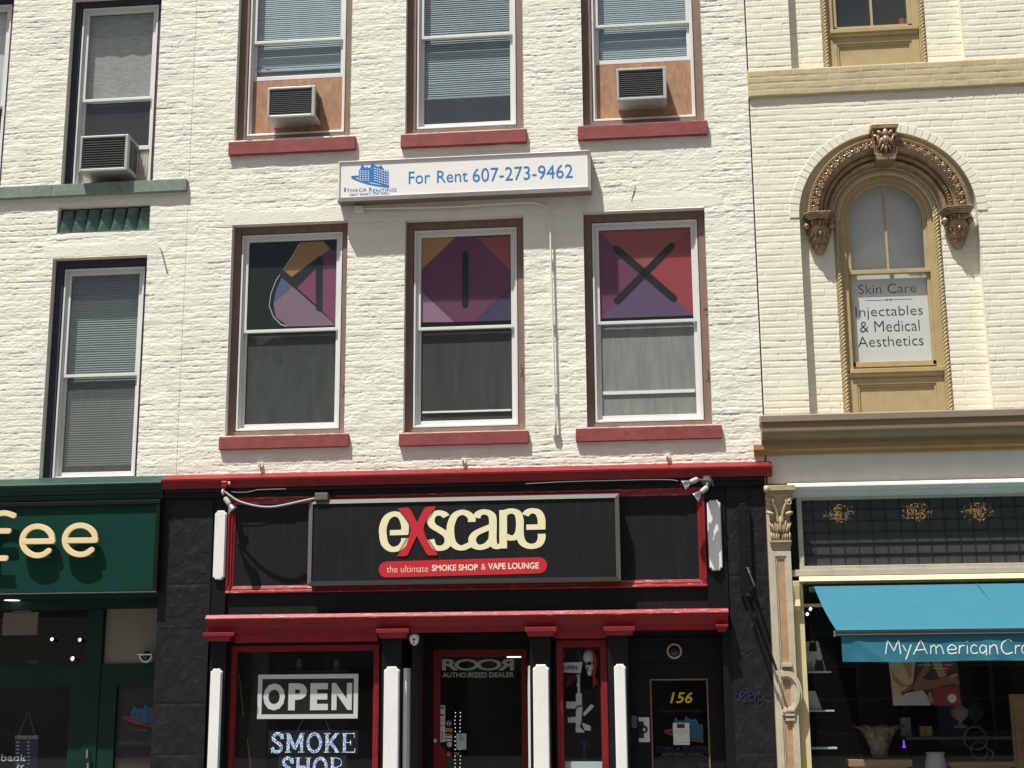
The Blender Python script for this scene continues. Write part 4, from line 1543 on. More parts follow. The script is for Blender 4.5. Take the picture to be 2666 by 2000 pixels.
# scrolls and beads carved on the hood
q = MB()
ns = 26
for i in range(ns):
    a = math.pi * (i + 0.5) / ns
    skip = abs(a - math.pi / 2) < 0.14
    c_ = np.array((CXA + 0.779 * math.cos(a), CZA + 0.779 * math.sin(a)))
    sg = 1 if a < math.pi / 2 else -1
    pts = []
    for kx in range(15):
        th = kx * 0.75
        rr_ = 0.036 * (1 - kx / 16)
        b = a + sg * th
        pts.append((c_[0] + rr_ * math.cos(b), -0.086 - 0.004 * (kx / 14), c_[1] + rr_ * math.sin(b)))
    if not skip: q.tube(pts, [0.0095 * (1 - kx / 26) for kx in range(15)], 5)
    for dd in (() if skip else (-0.052, 0.052)):
        b = a + dd
        q.blob((CXA + (0.779 + dd * 0.4) * math.cos(b), -0.080, CZA + (0.779 + dd * 0.4) * math.sin(b)), 0.010, 0.014, 0.024, 7, 5, rot=a - math.pi / 2 + dd * 9)
    if i == ns // 2 - 1:
        q.build("scroll_carving", "bronze_paint", HD, smooth=True)
        q = MB()
q.build("scroll_carving", "bronze_paint", HD, smooth=True)
q = MB()
nb = 62
for i in range(nb):
    a = math.pi * (i + 0.5) / nb
    q.blob((CXA + 0.674 * math.cos(a), -0.010, CZA + 0.674 * math.sin(a)), 0.009, 0.012, 0.016, 8, 6, rot=a - math.pi / 2)
q.build("bead_carving", "bronze_paint", HD, smooth=True)

# keystone with leaf
q = MB()
ku = [(-0.150, 0.975), (0.150, 0.975), (0.142, 0.935), (0.128, 0.925), (0.110, 0.60), (0.085, 0.555), (-0.085, 0.555), (-0.110, 0.60), (-0.128, 0.925), (-0.142, 0.935)]
q.prism([(CXA + a, CZA + b) for a, b in ku[0:4] + ku[8:]], -0.175, ND)
q.prism([(CXA + a, CZA + b) for a, b in [(-0.127, 0.925), (0.127, 0.925), (0.108, 0.63), (-0.108, 0.63)]], -0.120, ND)
q.ring(CXA - 0.122, CXA + 0.122, CZA + 0.64, CZA + 0.93, 0.014, -0.135, -0.11)
q.prism([(CXA + a, CZA + b) for a, b in [(-0.112, 0.645), (0.112, 0.645), (0.10, 0.575), (-0.10, 0.575)]], -0.145, ND)
KS = q.build("keystone", "bronze_paint", RB, bevel=0.006)
q = MB()
for i, (dx, dz, rx, rz, rot, yy) in enumerate([(0, 0.87, 0.035, 0.055, 0, -0.155), (-0.055, 0.875, 0.024, 0.045, 0.7, -0.15), (0.055, 0.875, 0.024, 0.045, -0.7, -0.15),
                                            (-0.085, 0.84, 0.02, 0.045, 1.2, -0.14), (0.085, 0.84, 0.02, 0.045, -1.2, -0.14), (0, 0.79, 0.045, 0.06, 0, -0.165),
                                            (-0.05, 0.775, 0.022, 0.06, -0.35, -0.155), (0.05, 0.775, 0.022, 0.06, 0.35, -0.155), (-0.075, 0.80, 0.018, 0.055, 0.15, -0.145), (0.075, 0.80, 0.018, 0.055, -0.15, -0.145),
                                            (0, 0.70, 0.022, 0.055, 0, -0.15), (-0.035, 0.715, 0.018, 0.05, -0.45, -0.145), (0.035, 0.715, 0.018, 0.05, 0.45, -0.145),
                                            (-0.062, 0.74, 0.015, 0.045, -0.7, -0.14), (0.062, 0.74, 0.015, 0.045, 0.7, -0.14)]):
    q.blob((CXA + dx, yy, CZA + dz), rx, 0.035, rz, 10, 7, rot=rot, noise=0.25, seed=i)
q.build("leaf_carving", "bronze_paint", KS, smooth=True)

# consoles carrying the hood
for s_ in (-1, 1):
    cx_ = CXA + s_ * 0.735
    q = MB()
    zt = CZA + 0.035
    oct_ = [(-0.165, ND), (-0.165, -0.05), (-0.115, -0.115), (0.115, -0.115), (0.165, -0.05), (0.165, ND)]
    for (ka, z0_, z1_) in ((1.0, zt - 0.018, zt), (0.93, zt - 0.036, zt - 0.018), (0.84, zt - 0.055, zt - 0.036), (0.74, zt - 0.075, zt - 0.055)):
        pts = [(cx_ + a * ka, ND if b > 0.1 else b * (0.4 + 0.6 * ka)) for a, b in oct_]
        vs = [(p[0], p[1], z0_) for p in pts] + [(p[0], p[1], z1_) for p in pts]
        q.add(vs, [tuple(range(6))[::-1], tuple(range(6, 12))] + [(i, (i + 1) % 6, 6 + (i + 1) % 6, 6 + i) for i in range(6)])
    CO = q.build("console", "bronze_paint", RB, bevel=0.004)
    q = MB()
    zz = zt - 0.075
    secs = [(0.120, 0.0), (0.115, 0.05), (0.128, 0.09), (0.122, 0.13), (0.095, 0.16), (0.105, 0.19), (0.088, 0.235), (0.070, 0.255), (0.078, 0.275), (0.055, 0.315), (0.030, 0.345), (0.012, 0.36)]
    m_ = 16
    vs, fs = [], []
    for w_, d_ in secs:
        for j in range(m_):
            b = math.pi * 2 * j / m_
            vs.append((cx_ + w_ * math.cos(b) * (1 + 0.07 * math.cos(6 * b)), ND - 0.015 - w_ * 1.25 * max(0, math.sin(b)) * (1 + 0.07 * math.cos(6 * b)), zz - d_))
    for i in range(len(secs) - 1):
        for j in range(m_):
            j2 = (j + 1) % m_
            fs.append((i * m_ + j, i * m_ + j2, (i + 1) * m_ + j2, (i + 1) * m_ + j))
    fs.append(tuple(range((len(secs) - 1) * m_, len(secs) * m_)))
    q.add(vs, fs)
    for e in (-1, 1):
        q.lathe((cx_ + e * 0.130, ND - 0.10, zz - 0.055), (0, 1, 0), [(0.010, -0.03), (0.030, -0.028), (0.036, -0.01), (0.036, 0.06)], 12)
        q.lathe((cx_ + e * 0.130, ND - 0.135, zz - 0.055), (0, 1, 0), [(0.012, -0.012), (0.014, 0.0), (0.014, 0.02)], 10)
        pts = [(cx_ + e * 0.055 + 0.028 * math.cos(k_), -0.048, zz - 0.03 + 0.03 * math.sin(k_) - 0.004 * k_) for k_ in np.linspace(-0.6, 3.8, 12)]
        q.tube(pts, 0.010, 6)
    q.blob((cx_, -0.055, zz - 0.03), 0.020, 0.022, 0.042, 10, 6)
    for i in range(7):
        b = math.pi * (i + 0.5) / 7
        q.blob((cx_ + 0.105 * math.cos(b), ND - 0.02 - 0.13 * math.sin(b), zz - 0.155), 0.020, 0.022, 0.028, 8, 6, noise=0.3, seed=i)
        q.blob((cx_ + 0.080 * math.cos(b), ND - 0.02 - 0.10 * math.sin(b), zz - 0.225), 0.016, 0.018, 0.030, 8, 6, noise=0.3, seed=i + 9)
        q.blob((cx_ + 0.055 * math.cos(b), ND - 0.02 - 0.07 * math.sin(b), zz - 0.285), 0.012, 0.014, 0.024, 8, 6, noise=0.3, seed=i + 19)
    q.build("console_carving", "bronze_paint", CO, smooth=True)

# ------------------------------------------------------------------ cream building, shop front
xc0 = PX(1642, 905, -0.22)
zt_ = PZ(1930, 890, -0.22)
q = MB()
Zc = lambda v, y: PZ(1930, v, y)
prof = [(0.02, Zc(889, -0.24) + 0.03), (-0.235, Zc(889, -0.235)), (-0.24, Zc(891, -0.24)), (-0.235, Zc(904, -0.235))]
q.profile(prof + [(0.02, Zc(904, -0.235))], xc0, XE)
q.build("cornice_cap", "cornice_top", RB, bevel=0.003)
q = MB()
z1_, z2_, z3_, z4_ = Zc(904, -0.22), Zc(925, -0.21), Zc(945, -0.09), Zc(953, -0.08)
cove = [(0.02, z1_), (-0.215, z1_), (-0.212, z2_)]
for i in range(1, 9):
    a = math.pi / 2 * i / 8
    cove.append((-0.09 - 0.12 * math.cos(a) * 1.0, z2_ - (z2_ - z3_) * math.sin(a)))
cove += [(-0.085, z4_), (0.02, z4_)]
q.profile(cove, xc0 + 0.012, XE)
q.build("cornice", "brown_cornice", RB, bevel=0.002)
q = MB()
xl_ = PX(1627, 950, -0.07)
z5_, z6_, z7_ = Zc(953, -0.08), Zc(966, -0.075), Zc(976, -0.05)
q.profile([(0.02, z5_ - 0.001), (-0.078, z5_ - 0.001), (-0.078, z6_ + 0.008), (-0.070, z6_), (-0.052, z6_ - 0.012), (-0.050, z7_), (0.02, z7_)], xl_, XE)
q.build("cornice_band", "ochre_band", RB, bevel=0.002)
q = MB()
YFZ = -0.015
zf1 = Zc(1039, YFZ)
q.box(xr0 + 0.0, XE, YFZ, 0.3, zf1, z7_)
q.profile([(0.1, zf1), (YFZ, zf1 + 0.005), (-0.115, zf1 - 0.035), (-0.120, zf1 - 0.055), (-0.10, zf1 - 0.07), (-0.07, zf1 - 0.085), (-0.065, zf1 - 0.12), (-0.05, zf1 - 0.125), (-0.05, zf1 - 0.15), (0.1, zf1 - 0.15)], PX(1700, 1050, -0.05), XE)
q.build("frieze", "frieze_paint", RB, bevel=0.003)

# leaded transom
ax0, ax1, az0, az1 = R4(1731, 2330, 1075, 1219, 0.06)
q = MB()
q.ring(ax0 - 0.045, ax1 + 0.05, az0 - 0.03, az1 + 0.03, (0.05, 0.05, 0.03, 0.03), -0.01, 0.10)
TW = q.build("transom_window", "tan_pale", RB, bevel=0.004)
pane(TW, ax0, ax1, az0, az1, 0.062, "prism_glass")
q = MB()
uxs = [(1727 + 31.35 * i) for i in range(0, 22)]
for u in uxs:
    X = PX(u, 1147, 0.055)
    q.box(X - 0.0032, X + 0.0032, 0.050, 0.060, az0, az1)
for i in range(1, 6):
    z = az0 + (az1 - az0) * i / 5.95 + 0.004
    q.box(ax0, ax1, 0.0495, 0.0605, z - 0.003, z + 0.003)
q.build("lead_bars", "lead_came", TW)
q = MB()
cols = ["backlit_amber", "backlit_gold", "backlit_green", "backlit_red", "lead_came"]
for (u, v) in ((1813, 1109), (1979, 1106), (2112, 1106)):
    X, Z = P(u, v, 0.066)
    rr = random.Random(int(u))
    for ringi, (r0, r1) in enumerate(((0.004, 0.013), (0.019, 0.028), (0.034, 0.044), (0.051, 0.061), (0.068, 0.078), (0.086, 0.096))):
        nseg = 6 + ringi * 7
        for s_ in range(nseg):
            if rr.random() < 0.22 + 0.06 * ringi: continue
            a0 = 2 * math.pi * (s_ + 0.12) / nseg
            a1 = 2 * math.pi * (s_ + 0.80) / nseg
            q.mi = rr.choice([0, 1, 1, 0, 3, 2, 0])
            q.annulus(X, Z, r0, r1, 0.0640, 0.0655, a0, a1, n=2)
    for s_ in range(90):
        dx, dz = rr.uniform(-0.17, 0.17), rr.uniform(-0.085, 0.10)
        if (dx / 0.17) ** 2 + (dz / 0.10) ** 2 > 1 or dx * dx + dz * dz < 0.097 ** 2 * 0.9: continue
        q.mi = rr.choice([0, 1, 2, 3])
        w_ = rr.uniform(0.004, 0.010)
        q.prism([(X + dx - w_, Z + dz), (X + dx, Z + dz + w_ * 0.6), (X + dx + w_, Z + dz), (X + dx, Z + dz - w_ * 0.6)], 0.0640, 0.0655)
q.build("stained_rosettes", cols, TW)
q = MB()
q.box(ax0 - 0.1, ax1 + 0.1, 0.13, 0.15, az0 - 0.1, az1 + 0.1)
q.build("transom_back", "black_side", RB)
q = MB()
q.box(ax1 + 0.052, XE, -0.03, 0.3, az0 - 0.03, az1 + 0.03)
q.build("transom_pier", "tan_pale", RB)
q = MB()
q.box(XE - 0.3, XE, 0.31, 9.0, 0, ZTT)
q.box(xr0, XE - 0.301, 4.0, 9.0, 0, ZTT)
q.box(xr0, XE - 0.301, 0.36, 3.99, ZTT - 0.2, ZTT)
q.build("rear_wall", "interior_grey", RB)
q = MB()
zz0 = Zc(1219, -0.0)
bx0 = PX(1710, 1230, -0.03)
q.box(bx0, XE, -0.028, 0.3, Zc(1241, -0.028), Zc(1228, -0.028))
q.box(bx0 + 0.03, XE, -0.014, 0.3, Zc(1228, -0.014), az0 - 0.03)
q.build("transom_sill", "tan_pale", RB, bevel=0.004)
q = MB()
q.profile([(0.3, Zc(1253, -0.07)), (-0.072, Zc(1253, -0.07)), (-0.070, Zc(1251.5, -0.07)), (-0.034, Zc(1241.8, -0.04)), (0.3, Zc(1241.8, -0.04))], PX(1726, 1250, -0.05), XE)
q.build("lintel_beam", "tan_light", RB, bevel=0.004)

# carved pilaster at the left of the craft shop
YP = -0.06
px0, px1 = PX(1666, 1200, YP), PX(1708, 1200, YP)
zcap0, zcap1 = PZ(1690, 1170, YP), PZ(1690, 1051, YP)
q = MB()
q.box(px0, px1, YP, 0.2, GZ, zcap0)
q.ring(px0 + 0.004, px1 - 0.002, GZ, zcap0 - 0.10, (0.032, 0.05, 0.05, 0.05), YP - 0.022, YP + 0.01)
q.ring(px0 + 0.036, px1 - 0.052, GZ, zcap0 - 0.15, (0.016, 0.016, 0.03, 0.03), YP - 0.012, YP + 0.01)
PL = q.build("pilaster", "tan_pale", RB, bevel=0.003)
q = MB()
q.box(px0 + 0.050, px1 - 0.066, YP - 0.003, YP + 0.002, GZ, zcap0 - 0.17)
q.build("stone_inlay", "rust_stone", PL)
q = MB()
q.box(px0 - 0.01, px1 + 0.01, YP - 0.05, 0.1, zcap0 - 0.012, zcap0 + 0.014)
q.box(px0 - 0.006, px1 + 0.006, YP - 0.035, 0.1, zcap0 - 0.045, zcap0 - 0.012)
q.build("neck_moulding", "gilded_stone", PL, bevel=0.004)
q = MB()
H = zcap1 - zcap0
xm = (px0 + px1) / 2
# bell of the capital
secs = [(0.0, 0.098, -0.005), (0.35, 0.10, -0.03), (0.65, 0.115, -0.055), (0.86, 0.14, -0.09)]
for i in range(len(secs) - 1):
    a, b = secs[i], secs[i + 1]
    q.add([(xm - a[1], YP + a[2], zcap0 + H * a[0]), (xm + a[1], YP + a[2], zcap0 + H * a[0]), (xm + b[1], YP + b[2], zcap0 + H * b[0]), (xm - b[1], YP + b[2], zcap0 + H * b[0]),
           (xm - a[1], 0.1, zcap0 + H * a[0]), (xm + a[1], 0.1, zcap0 + H * a[0]), (xm + b[1], 0.1, zcap0 + H * b[0]), (xm - b[1], 0.1, zcap0 + H * b[0])],
          [(0, 1, 2, 3), (1, 5, 6, 2), (4, 0, 3, 7), (3, 2, 6, 7)])
pa = [(xm - 0.165, -0.19), (xm + 0.165, -0.19), (xm + 0.165, 0.1), (xm - 0.165, 0.1)]
q.box(xm - 0.135, xm + 0.15, YP - 0.11, 0.1, zcap0 + H * 0.86, zcap0 + H * 0.90)
q.box(xm - 0.150, xm + 0.165, YP - 0.13, 0.1, zcap0 + H * 0.90, zcap1)
q.build("capital", "gilded_stone", PL, bevel=0.005)
q = MB()
for e in (-1, 1):
    pts = []
    for k_ in range(22):
        th = k_ * 0.42
        r_ = 0.046 * (1 - k_ / 24)
        pts.append((xm + e * (0.098 - 0.0 + r_ * math.cos(th + 0.6)), YP - 0.085 - 0.0012 * k_, zcap0 + H * 0.70 + r_ * math.sin(th + 0.6)))
    q.tube(pts, [0.014 * (1 - k_ / 34) for k_ in range(22)], 6)
    q.tube(spline([(xm + e * 0.02, YP - 0.06, zcap0 + H * 0.33), (xm + e * 0.03, YP - 0.065, zcap0 + H * 0.5), (xm + e * 0.07, YP - 0.085, zcap0 + H * 0.68), (xm + e * 0.135, YP - 0.09, zcap0 + H * 0.80)], 5), 0.016, 6)
    q.blob((xm + e * 0.095, YP - 0.07, zcap0 + H * 0.50), 0.045, 0.03, 0.022, 8, 6, rot=e * 0.3, noise=0.2, seed=3)
    for j in range(4):
        q.blob((xm + e * (0.028 + 0.022 * j), YP - 0.045, zcap0 + H * (0.24 + 0.03 * (j % 2))), 0.014, 0.026, 0.075 - 0.008 * j, 8, 6, rot=-e * 0.12 * j, noise=0.25, seed=j)
        q.blob((xm + e * (0.02 + 0.024 * j), YP - 0.040, zcap0 + H * 0.09), 0.014, 0.022, 0.045, 8, 6, noise=0.3, seed=j + 7)
q.blob((xm, YP - 0.055, zcap0 + H * 0.30), 0.020, 0.03, 0.09, 8, 6, noise=0.2, seed=4)
q.blob((xm - 0.13, YP - 0.13, zcap0 + H * 0.93), 0.032, 0.03, 0.036, 10, 7, noise=0.25, seed=12)
q.build("leaf_carving", "gilded_stone", PL, smooth=True)
# half ring ornament on the shaft
q = MB()
X, Z = P(1697, 1497, YP - 0.03)
X = px1 - 0.115
for r0, r1, y_ in ((0.115, 0.135, -0.045), (0.135, 0.158, -0.030), (0.098, 0.115, -0.030)):
    q.annulus(X, Z, r0, r1, YP + y_, YP + 0.0, -0.62 * math.pi, 0.62 * math.pi, 36, zs=1.45)
for k_, v in enumerate((1533, 1543, 1553)):
    z = PZ(1700, v, YP)
    q.box(X - 0.02, X + 0.075, YP - 0.05 + 0.008 * k_, YP, z - 0.016, z + 0.014)
z = PZ(1700, 1436, YP)
q.box(X - 0.03, X + 0.07, YP - 0.045, YP, z - 0.02, z + 0.02)
q.build("ring_ornament", "tan_pale", PL, bevel=0.003)
q = MB()
q.box(PX(1648, 1200, 0.03), px0 + 0.001, -0.02, 0.4, GZ, zf1 - 0.14)
q.box(px0 - 0.004, px1, 0.05, 0.4, GZ, zcap1)
q.build("party_wall", "tan_pale", RB)
# timber display frame beside it
q = MB()
q.box(PX(1722, 1500, 0.06), PX(1744, 1500, 0.06), 0.0, 0.16, GZ, Zc(1253, 0.0))
q.box(px1 + 0.0, PX(1722, 1500, 0.06), 0.03, 0.2, GZ, Zc(1241, 0.0))
DF = q.build("display_frame", "tan_light", RB, bevel=0.004)
q = MB()
a = R4(1710, 1727, 1255, 1320, -0.03)
q.profile([(0.05, a[2]), (-0.02, a[2]), (-0.06, a[2] + 0.05), (-0.045, a[2] + 0.12), (-0.07, a[3] - 0.05), (-0.075, a[3]), (0.05, a[3])], a[0], a[1])
q.build("bracket", "tan_light", DF, bevel=0.004)

# ------------------------------------------------------------------ smoke shop front
def proj(X, Y, Z):
    d = np.array((X, Y, Z)) - CAM
    a, b, c_ = d @ B_R, d @ B_U, d @ B_F
    return (1333 + F_PX * a / c_) / SV, (1000 - F_PX * b / c_) / SV


Zm = lambda v, y, u=1010: PZ(u, v, y)
YPI = -0.03
xa, xb = PX(347, 1060, -0.16), PX(1667, 1006, -0.16)
# main cornice
q = MB()
q.profile([(0.02, Zm(1013, -0.02) + 0.02), (-0.15, Zm(1019, -0.165)), (-0.165, Zm(1020, -0.165)), (-0.162, Zm(1025, -0.16)), (-0.150, Zm(1026, -0.150)), (-0.118, Zm(1042, -0.118)), (0.02, Zm(1042, -0.118))], xa, xb)
q.build("cornice", "red_paint", MD, bevel=0.002)
q = MB()
xb2 = PX(1651, 1030, -0.1)
q.profile([(0.02, Zm(1042, -0.118) - 0.001), (-0.105, Zm(1042, -0.118) - 0.001), (-0.112, Zm(1050, -0.11)), (-0.08, Zm(1053, -0.08)), (-0.075, Zm(1062, -0.07)), (-0.03, Zm(1064, -0.03)), (0.02, Zm(1066, -0.03))], xa + 0.02, xb2)
q.build("cornice_bed", "black_paint", MD, bevel=0.002)
zbed = Zm(1064, -0.03) + 0.02
# green cornice of the coffee shop
xg0 = xl0 - 2.6
q = MB()
Zl = lambda v, y, u=180: PZ(u, v, y)
q.profile([(0.02, Zl(1033, 0.0) + 0.02), (-0.155, Zl(1043, -0.16)), (-0.165, Zl(1045, -0.165)), (-0.160, Zl(1049, -0.16)), (-0.125, Zl(1053, -0.125)), (-0.120, Zl(1059, -0.12)), (-0.10, Zl(1061, -0.10)), (-0.095, Zl(1067, -0.095)),
           (-0.075, Zl(1069, -0.075)), (-0.07, Zl(1080, -0.07)), (0.02, Zl(1080, -0.07))], xg0, xa - 0.001)
q.build("cornice", "green_cornice_paint", LB, bevel=0.002)

mk("dim_scratch", (0.13, 0.13, 0.13), 0.7, 0.4, 20.0)
# rough stone piers
for (u0, u1, um) in ((345, 457, 1200), (1572, 1657, 1200)):
    x0, x1 = PX(u0, um, YPI), PX(u1, um, YPI)
    q = MB()
    nx_, nz_ = 26, 150
    z_lo, z_hi = GZ, zbed
    vs, fs = [], []
    for j in range(nz_ + 1):
        for i in range(nx_ + 1):
            X, Z = x0 + (x1 - x0) * i / nx_, z_lo + (z_hi - z_lo) * j / nz_
            h = float(vnoise(np.array(X * 14.0), np.array(Z * 11.0), 41)) * 0.0030 + float(vnoise(np.array(X * 37.0), np.array(Z * 31.0), 42)) * 0.0022
            ed = min(i, nx_ - i, 3) / 3
            for zj in (1.15, 1.68, 2.45, 2.93):
                h -= 0.005 * math.exp(-((Z - zj) / 0.012) ** 2)
            vs.append((X, YPI - h * ed, Z))
    for j in range(nz_):
        for i in range(nx_):
            a = j * (nx_ + 1) + i
            fs.append((a, a + 1, a + nx_ + 2, a + nx_ + 1))
    q.add(vs, fs)
    q.box(x0, x1, YPI + 0.012, 0.6, z_lo, z_hi)
    q.build("stone_pier", "black_stone_paint", MD, smooth=False)
# black fascia behind the sign
fx0, fx1 = PX(457, 1200, -0.005), PX(1572, 1200, -0.005)
zlc = Zm(1322.5, -0.02, 1054)
q = MB()
q.box(fx0, fx1, -0.005, 0.3, zlc - 0.06, zbed)
q.build("fascia_board", "black_panel", MD)
bx = R4(491, 1524, 1063, 1274, -0.04)
q = MB()
q.box(bx[0] + 0.02, bx[1] - 0.02, -0.012, -0.004, bx[2] + 0.02, bx[3] - 0.02)
q.build("sign_panel", "black_panel", MD)
w = 0.078
q = MB()
pf = [(-0.006, 0.0), (-0.052, 0.0), (-0.056, 0.006), (-0.052, 0.024), (-0.036, 0.030), (-0.036, 0.050), (-0.026, 0.056), (-0.018, w), (-0.006, w)]
q.profile([(y, bx[2] + d) for y, d in pf], bx[0], bx[1])
q.build("panel_trim", "red_peeling", MD, bevel=0.0015)
q = MB()
q.profile([(y, bx[3] - d) for y, d in pf], bx[0], bx[1])
q.build("panel_trim", "red_peeling", MD, bevel=0.0015)
for s_, xx in ((1, bx[0]), (-1, bx[1])):
    q = MB()
    n = len(pf)
    za, zb_ = bx[2] + w - 0.003, bx[3] - w + 0.003
    vs = [(xx + s_ * d, y - 0.001, za) for y, d in pf] + [(xx + s_ * d, y - 0.001, zb_) for y, d in pf]
    q.add(vs, [(i, (i + 1) % n, n + (i + 1) % n, n + i) for i in range(n)])
    q.box(xx, xx + s_ * 0.05, -0.0505, -0.006, bx[2] - 0.001, za)
    q.box(xx, xx + s_ * 0.05, -0.0505, -0.006, zb_, bx[3] + 0.001)
    q.build("panel_trim", "red_paint", MD, bevel=0.0015)
# upper pilaster strips
for (ua, ub, va) in ((459, 490, 1074), (1525.5, 1570, 1045)):
    q = MB()
    q.box(PX(ua, 1200, -0.04), PX(ub, 1200, -0.04), -0.042, 0.0, zlc - 0.05, zbed)
    q.build("pilaster_strip", "black_paint", MD, bevel=0.003)


def plate_outline(x0, x1, z0, z1):
    w_ = x1 - x0
    n = w_ * 0.19
    c_ = w_ * 0.04
    def end(z, s_):
        return [(x0, z + s_ * (n + c_)), (x0 + n * 0.30, z + s_ * (n * 0.95 + c_ * 0.3)), (x0 + n * 0.75, z + s_ * n * 0.75), (x0 + n, z + s_ * n * 0.32), (x0 + n * 1.05, z),
                (x1 - n * 1.05, z), (x1 - n, z + s_ * n * 0.32), (x1 - n * 0.75, z + s_ * n * 0.75), (x1 - n * 0.30, z + s_ * (n * 0.95 + c_ * 0.3)), (x1, z + s_ * (n + c_))]
    return end(z0, 1) + end(z1, -1)[::-1]


def plate(x0, x1, z0, z1, yf, yb):
    q = MB()
    q.prism(plate_outline(x0, x1, z0, z1), yf, yb)
    q.prism(plate_outline(x0 - 0.008, x1 + 0.008, z0 - 0.008, z1 + 0.008), yf + 0.022, yb)
    return q.build("raised_plate", "white_trim", MD, bevel=0.003)


a = R4(462.3, 484.8, 1104, 1250, -0.08)
plate(*a, -0.085, -0.04)
a = R4(1530.5, 1556.5, 1081, 1230, -0.08)
plate(*a, -0.085, -0.04)

# lower red cornice
lx0, lx1 = PX(444, 1340, -0.19), PX(1572, 1320, -0.19)
u_ = 1054
q = MB()
zc1, zc2, zc3, zc4, zc5 = Zm(1327, -0.19, u_), Zm(1337, -0.185, u_), Zm(1340, -0.165, u_), Zm(1351, -0.125, u_), Zm(1364, -0.12, u_)
q.profile([(0.02, zc1 + 0.030), (-0.175, zc1 + 0.010), (-0.19, zc1), (-0.188, zc1 - 0.012), (-0.176, zc1 - 0.018), (-0.160, zc2), (-0.152, zc3 + 0.004), (-0.148, zc3 - 0.012), (-0.128, zc4 + 0.008), (-0.125, zc4), (-0.118, zc4 - 0.006), (-0.118, zc5), (0.3, zc5)], lx0, lx1)
q.build("shop_cornice", "red_paint", MD, bevel=0.002)
q = MB()
q.profile([(0.0, zc1 + 0.045), (-0.160, zc1 + 0.032), (-0.196, zc1 - 0.004), (-0.196, zc1 - 0.014), (-0.15, zc1 - 0.014), (0.0, zc1 + 0.0)], lx0 - 0.004, lx1 + 0.004)
q.build("cornice_ledge", "red_peeling", MD)
for (ua, ub, vv) in ((507, 815, 1386), (1198, 1310, 1378)):
    q = MB()
    q.box(PX(ua, vv, -0.1), PX(ub, vv, -0.1), -0.112, 0.1, PZ((ua + ub) / 2, vv, -0.11), zc5)
    q.build("architrave", "red_paint", MD, bevel=0.002)
ztop = zc5
for (ua, ub, v0, v1, v2, ins) in ((437.5, 506, 1366, 1374, 1385, 12), (812, 883, 1358, 1367, 1378, 7), (1133, 1202, 1354, 1364, 1374, 6), (1303, 1371, 1353, 1363, 1372, 6), (1545, 1573, 1348, 1354, 1364, 5)):
    q = MB()
    um = (ua + ub) / 2
    za, zb_, zc_ = PZ(um, v0, -0.2), PZ(um, v1, -0.2), PZ(um, v2, -0.16)
    q.box(PX(ua, v0, -0.2), PX(ub, v0, -0.2), -0.205, 0.05, zb_, za)
    x0, x1 = PX(ua + ins * 0.6, v1, -0.17), PX(ub - ins * 0.6, v1, -0.17)
    x2, x3 = PX(ua + ins, v2, -0.15), PX(ub - ins, v2, -0.15)
    q.add([(x0, -0.18, zb_ - 0.001), (x1, -0.18, zb_ - 0.001), (x1, 0.05, zb_ - 0.001), (x0, 0.05, zb_ - 0.001), (x2, -0.14, zc_), (x3, -0.14, zc_), (x3, 0.05, zc_), (x2, 0.05, zc_)],
          [(4, 5, 1, 0), (5, 6, 2, 1), (7, 4, 0, 3), (4, 7, 6, 5)])
    q.build("pilaster_cap", "red_paint", MD, bevel=0.004)
# lower pilasters
YPL = -0.085
for (ua, ub) in ((453, 488), (824, 867), (1144, 1189), (1312, 1357)):
    q = MB()
    v_ = 1430
    q.box(PX(ua, v_, YPL), PX(ub, v_, YPL), YPL, 0.25, GZ, ztop)
    q.build("pilaster", "black_paint", MD, bevel=0.004)
for (ua, ub, vt) in ((451.6, 473.4, 1446), (829, 859.4, 1441), (1153, 1184.5, 1436.5), (1329.7, 1351.7, 1435.6)):
    plate(PX(ua, 1550, YPL - 0.045), PX(ub, 1550, YPL - 0.045), 0.45, PZ((ua + ub) / 2, vt, YPL - 0.045), YPL - 0.050, YPL)
# wall left of the first pilaster and right door surround
q = MB()
q.box(PX(486, 1450, 0.0), PX(497, 1450, 0.0), -0.02, 0.25, GZ, ztop)
q.build("door_post", "black_paint", MD)


def shop_window(name, O, w_, y, base):
    x0, x1, z0, z1 = O
    q = MB()
    q.ring(x0, x1, z0, z1, w_, y, y + 0.06)
    q.ring(x0 + w_, x1 - w_, z0 + w_, z1 - w_, 0.010, y + 0.018, y + 0.055)
    wn_ = q.build(name, "red_paint", MD, bevel=0.003)
    pane(wn_, x0 + w_, x1 - w_, z0 + w_, z1 - w_, y + 0.024, "shop_glass")
    q = MB()
    q.box(x0 - 0.02, x1 + 0.02, y - 0.02, y + 0.25, GZ, z0 - 0.002)
    q.build("stall_riser", "black_paint", MD)
    return wn_


YWI = 0.03
wz0 = 0.55
L0, L1 = PX(494, 1550, YWI), PX(817.5, 1550, YWI)
R0, R1 = PX(1202.6, 1544, YWI), PX(1313, 1544, YWI)
ztL, ztR = PZ(656, 1393, YWI), PZ(1255, 1382.5, YWI)
shop_window("display_window", (L0, L1, wz0, ztL), 0.056, YWI, 0)
shop_window("display_window", (R0, R1, wz0, ztR), 0.062, YWI, 0)
q = MB()
q.box(L0 - 0.03, L1 + 0.03, 0.05, 0.2, ztL, ztop)
q.box(R0 - 0.03, R1 + 0.03, 0.05, 0.2, ztR, ztop)
q.build("window_head", "black_paint", MD)
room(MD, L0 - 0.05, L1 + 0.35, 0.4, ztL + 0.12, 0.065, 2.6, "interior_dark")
room(MD, R0 - 0.02, R1 + 0.02, 0.4, ztR + 0.02, 0.10, 0.75, "interior_dark")

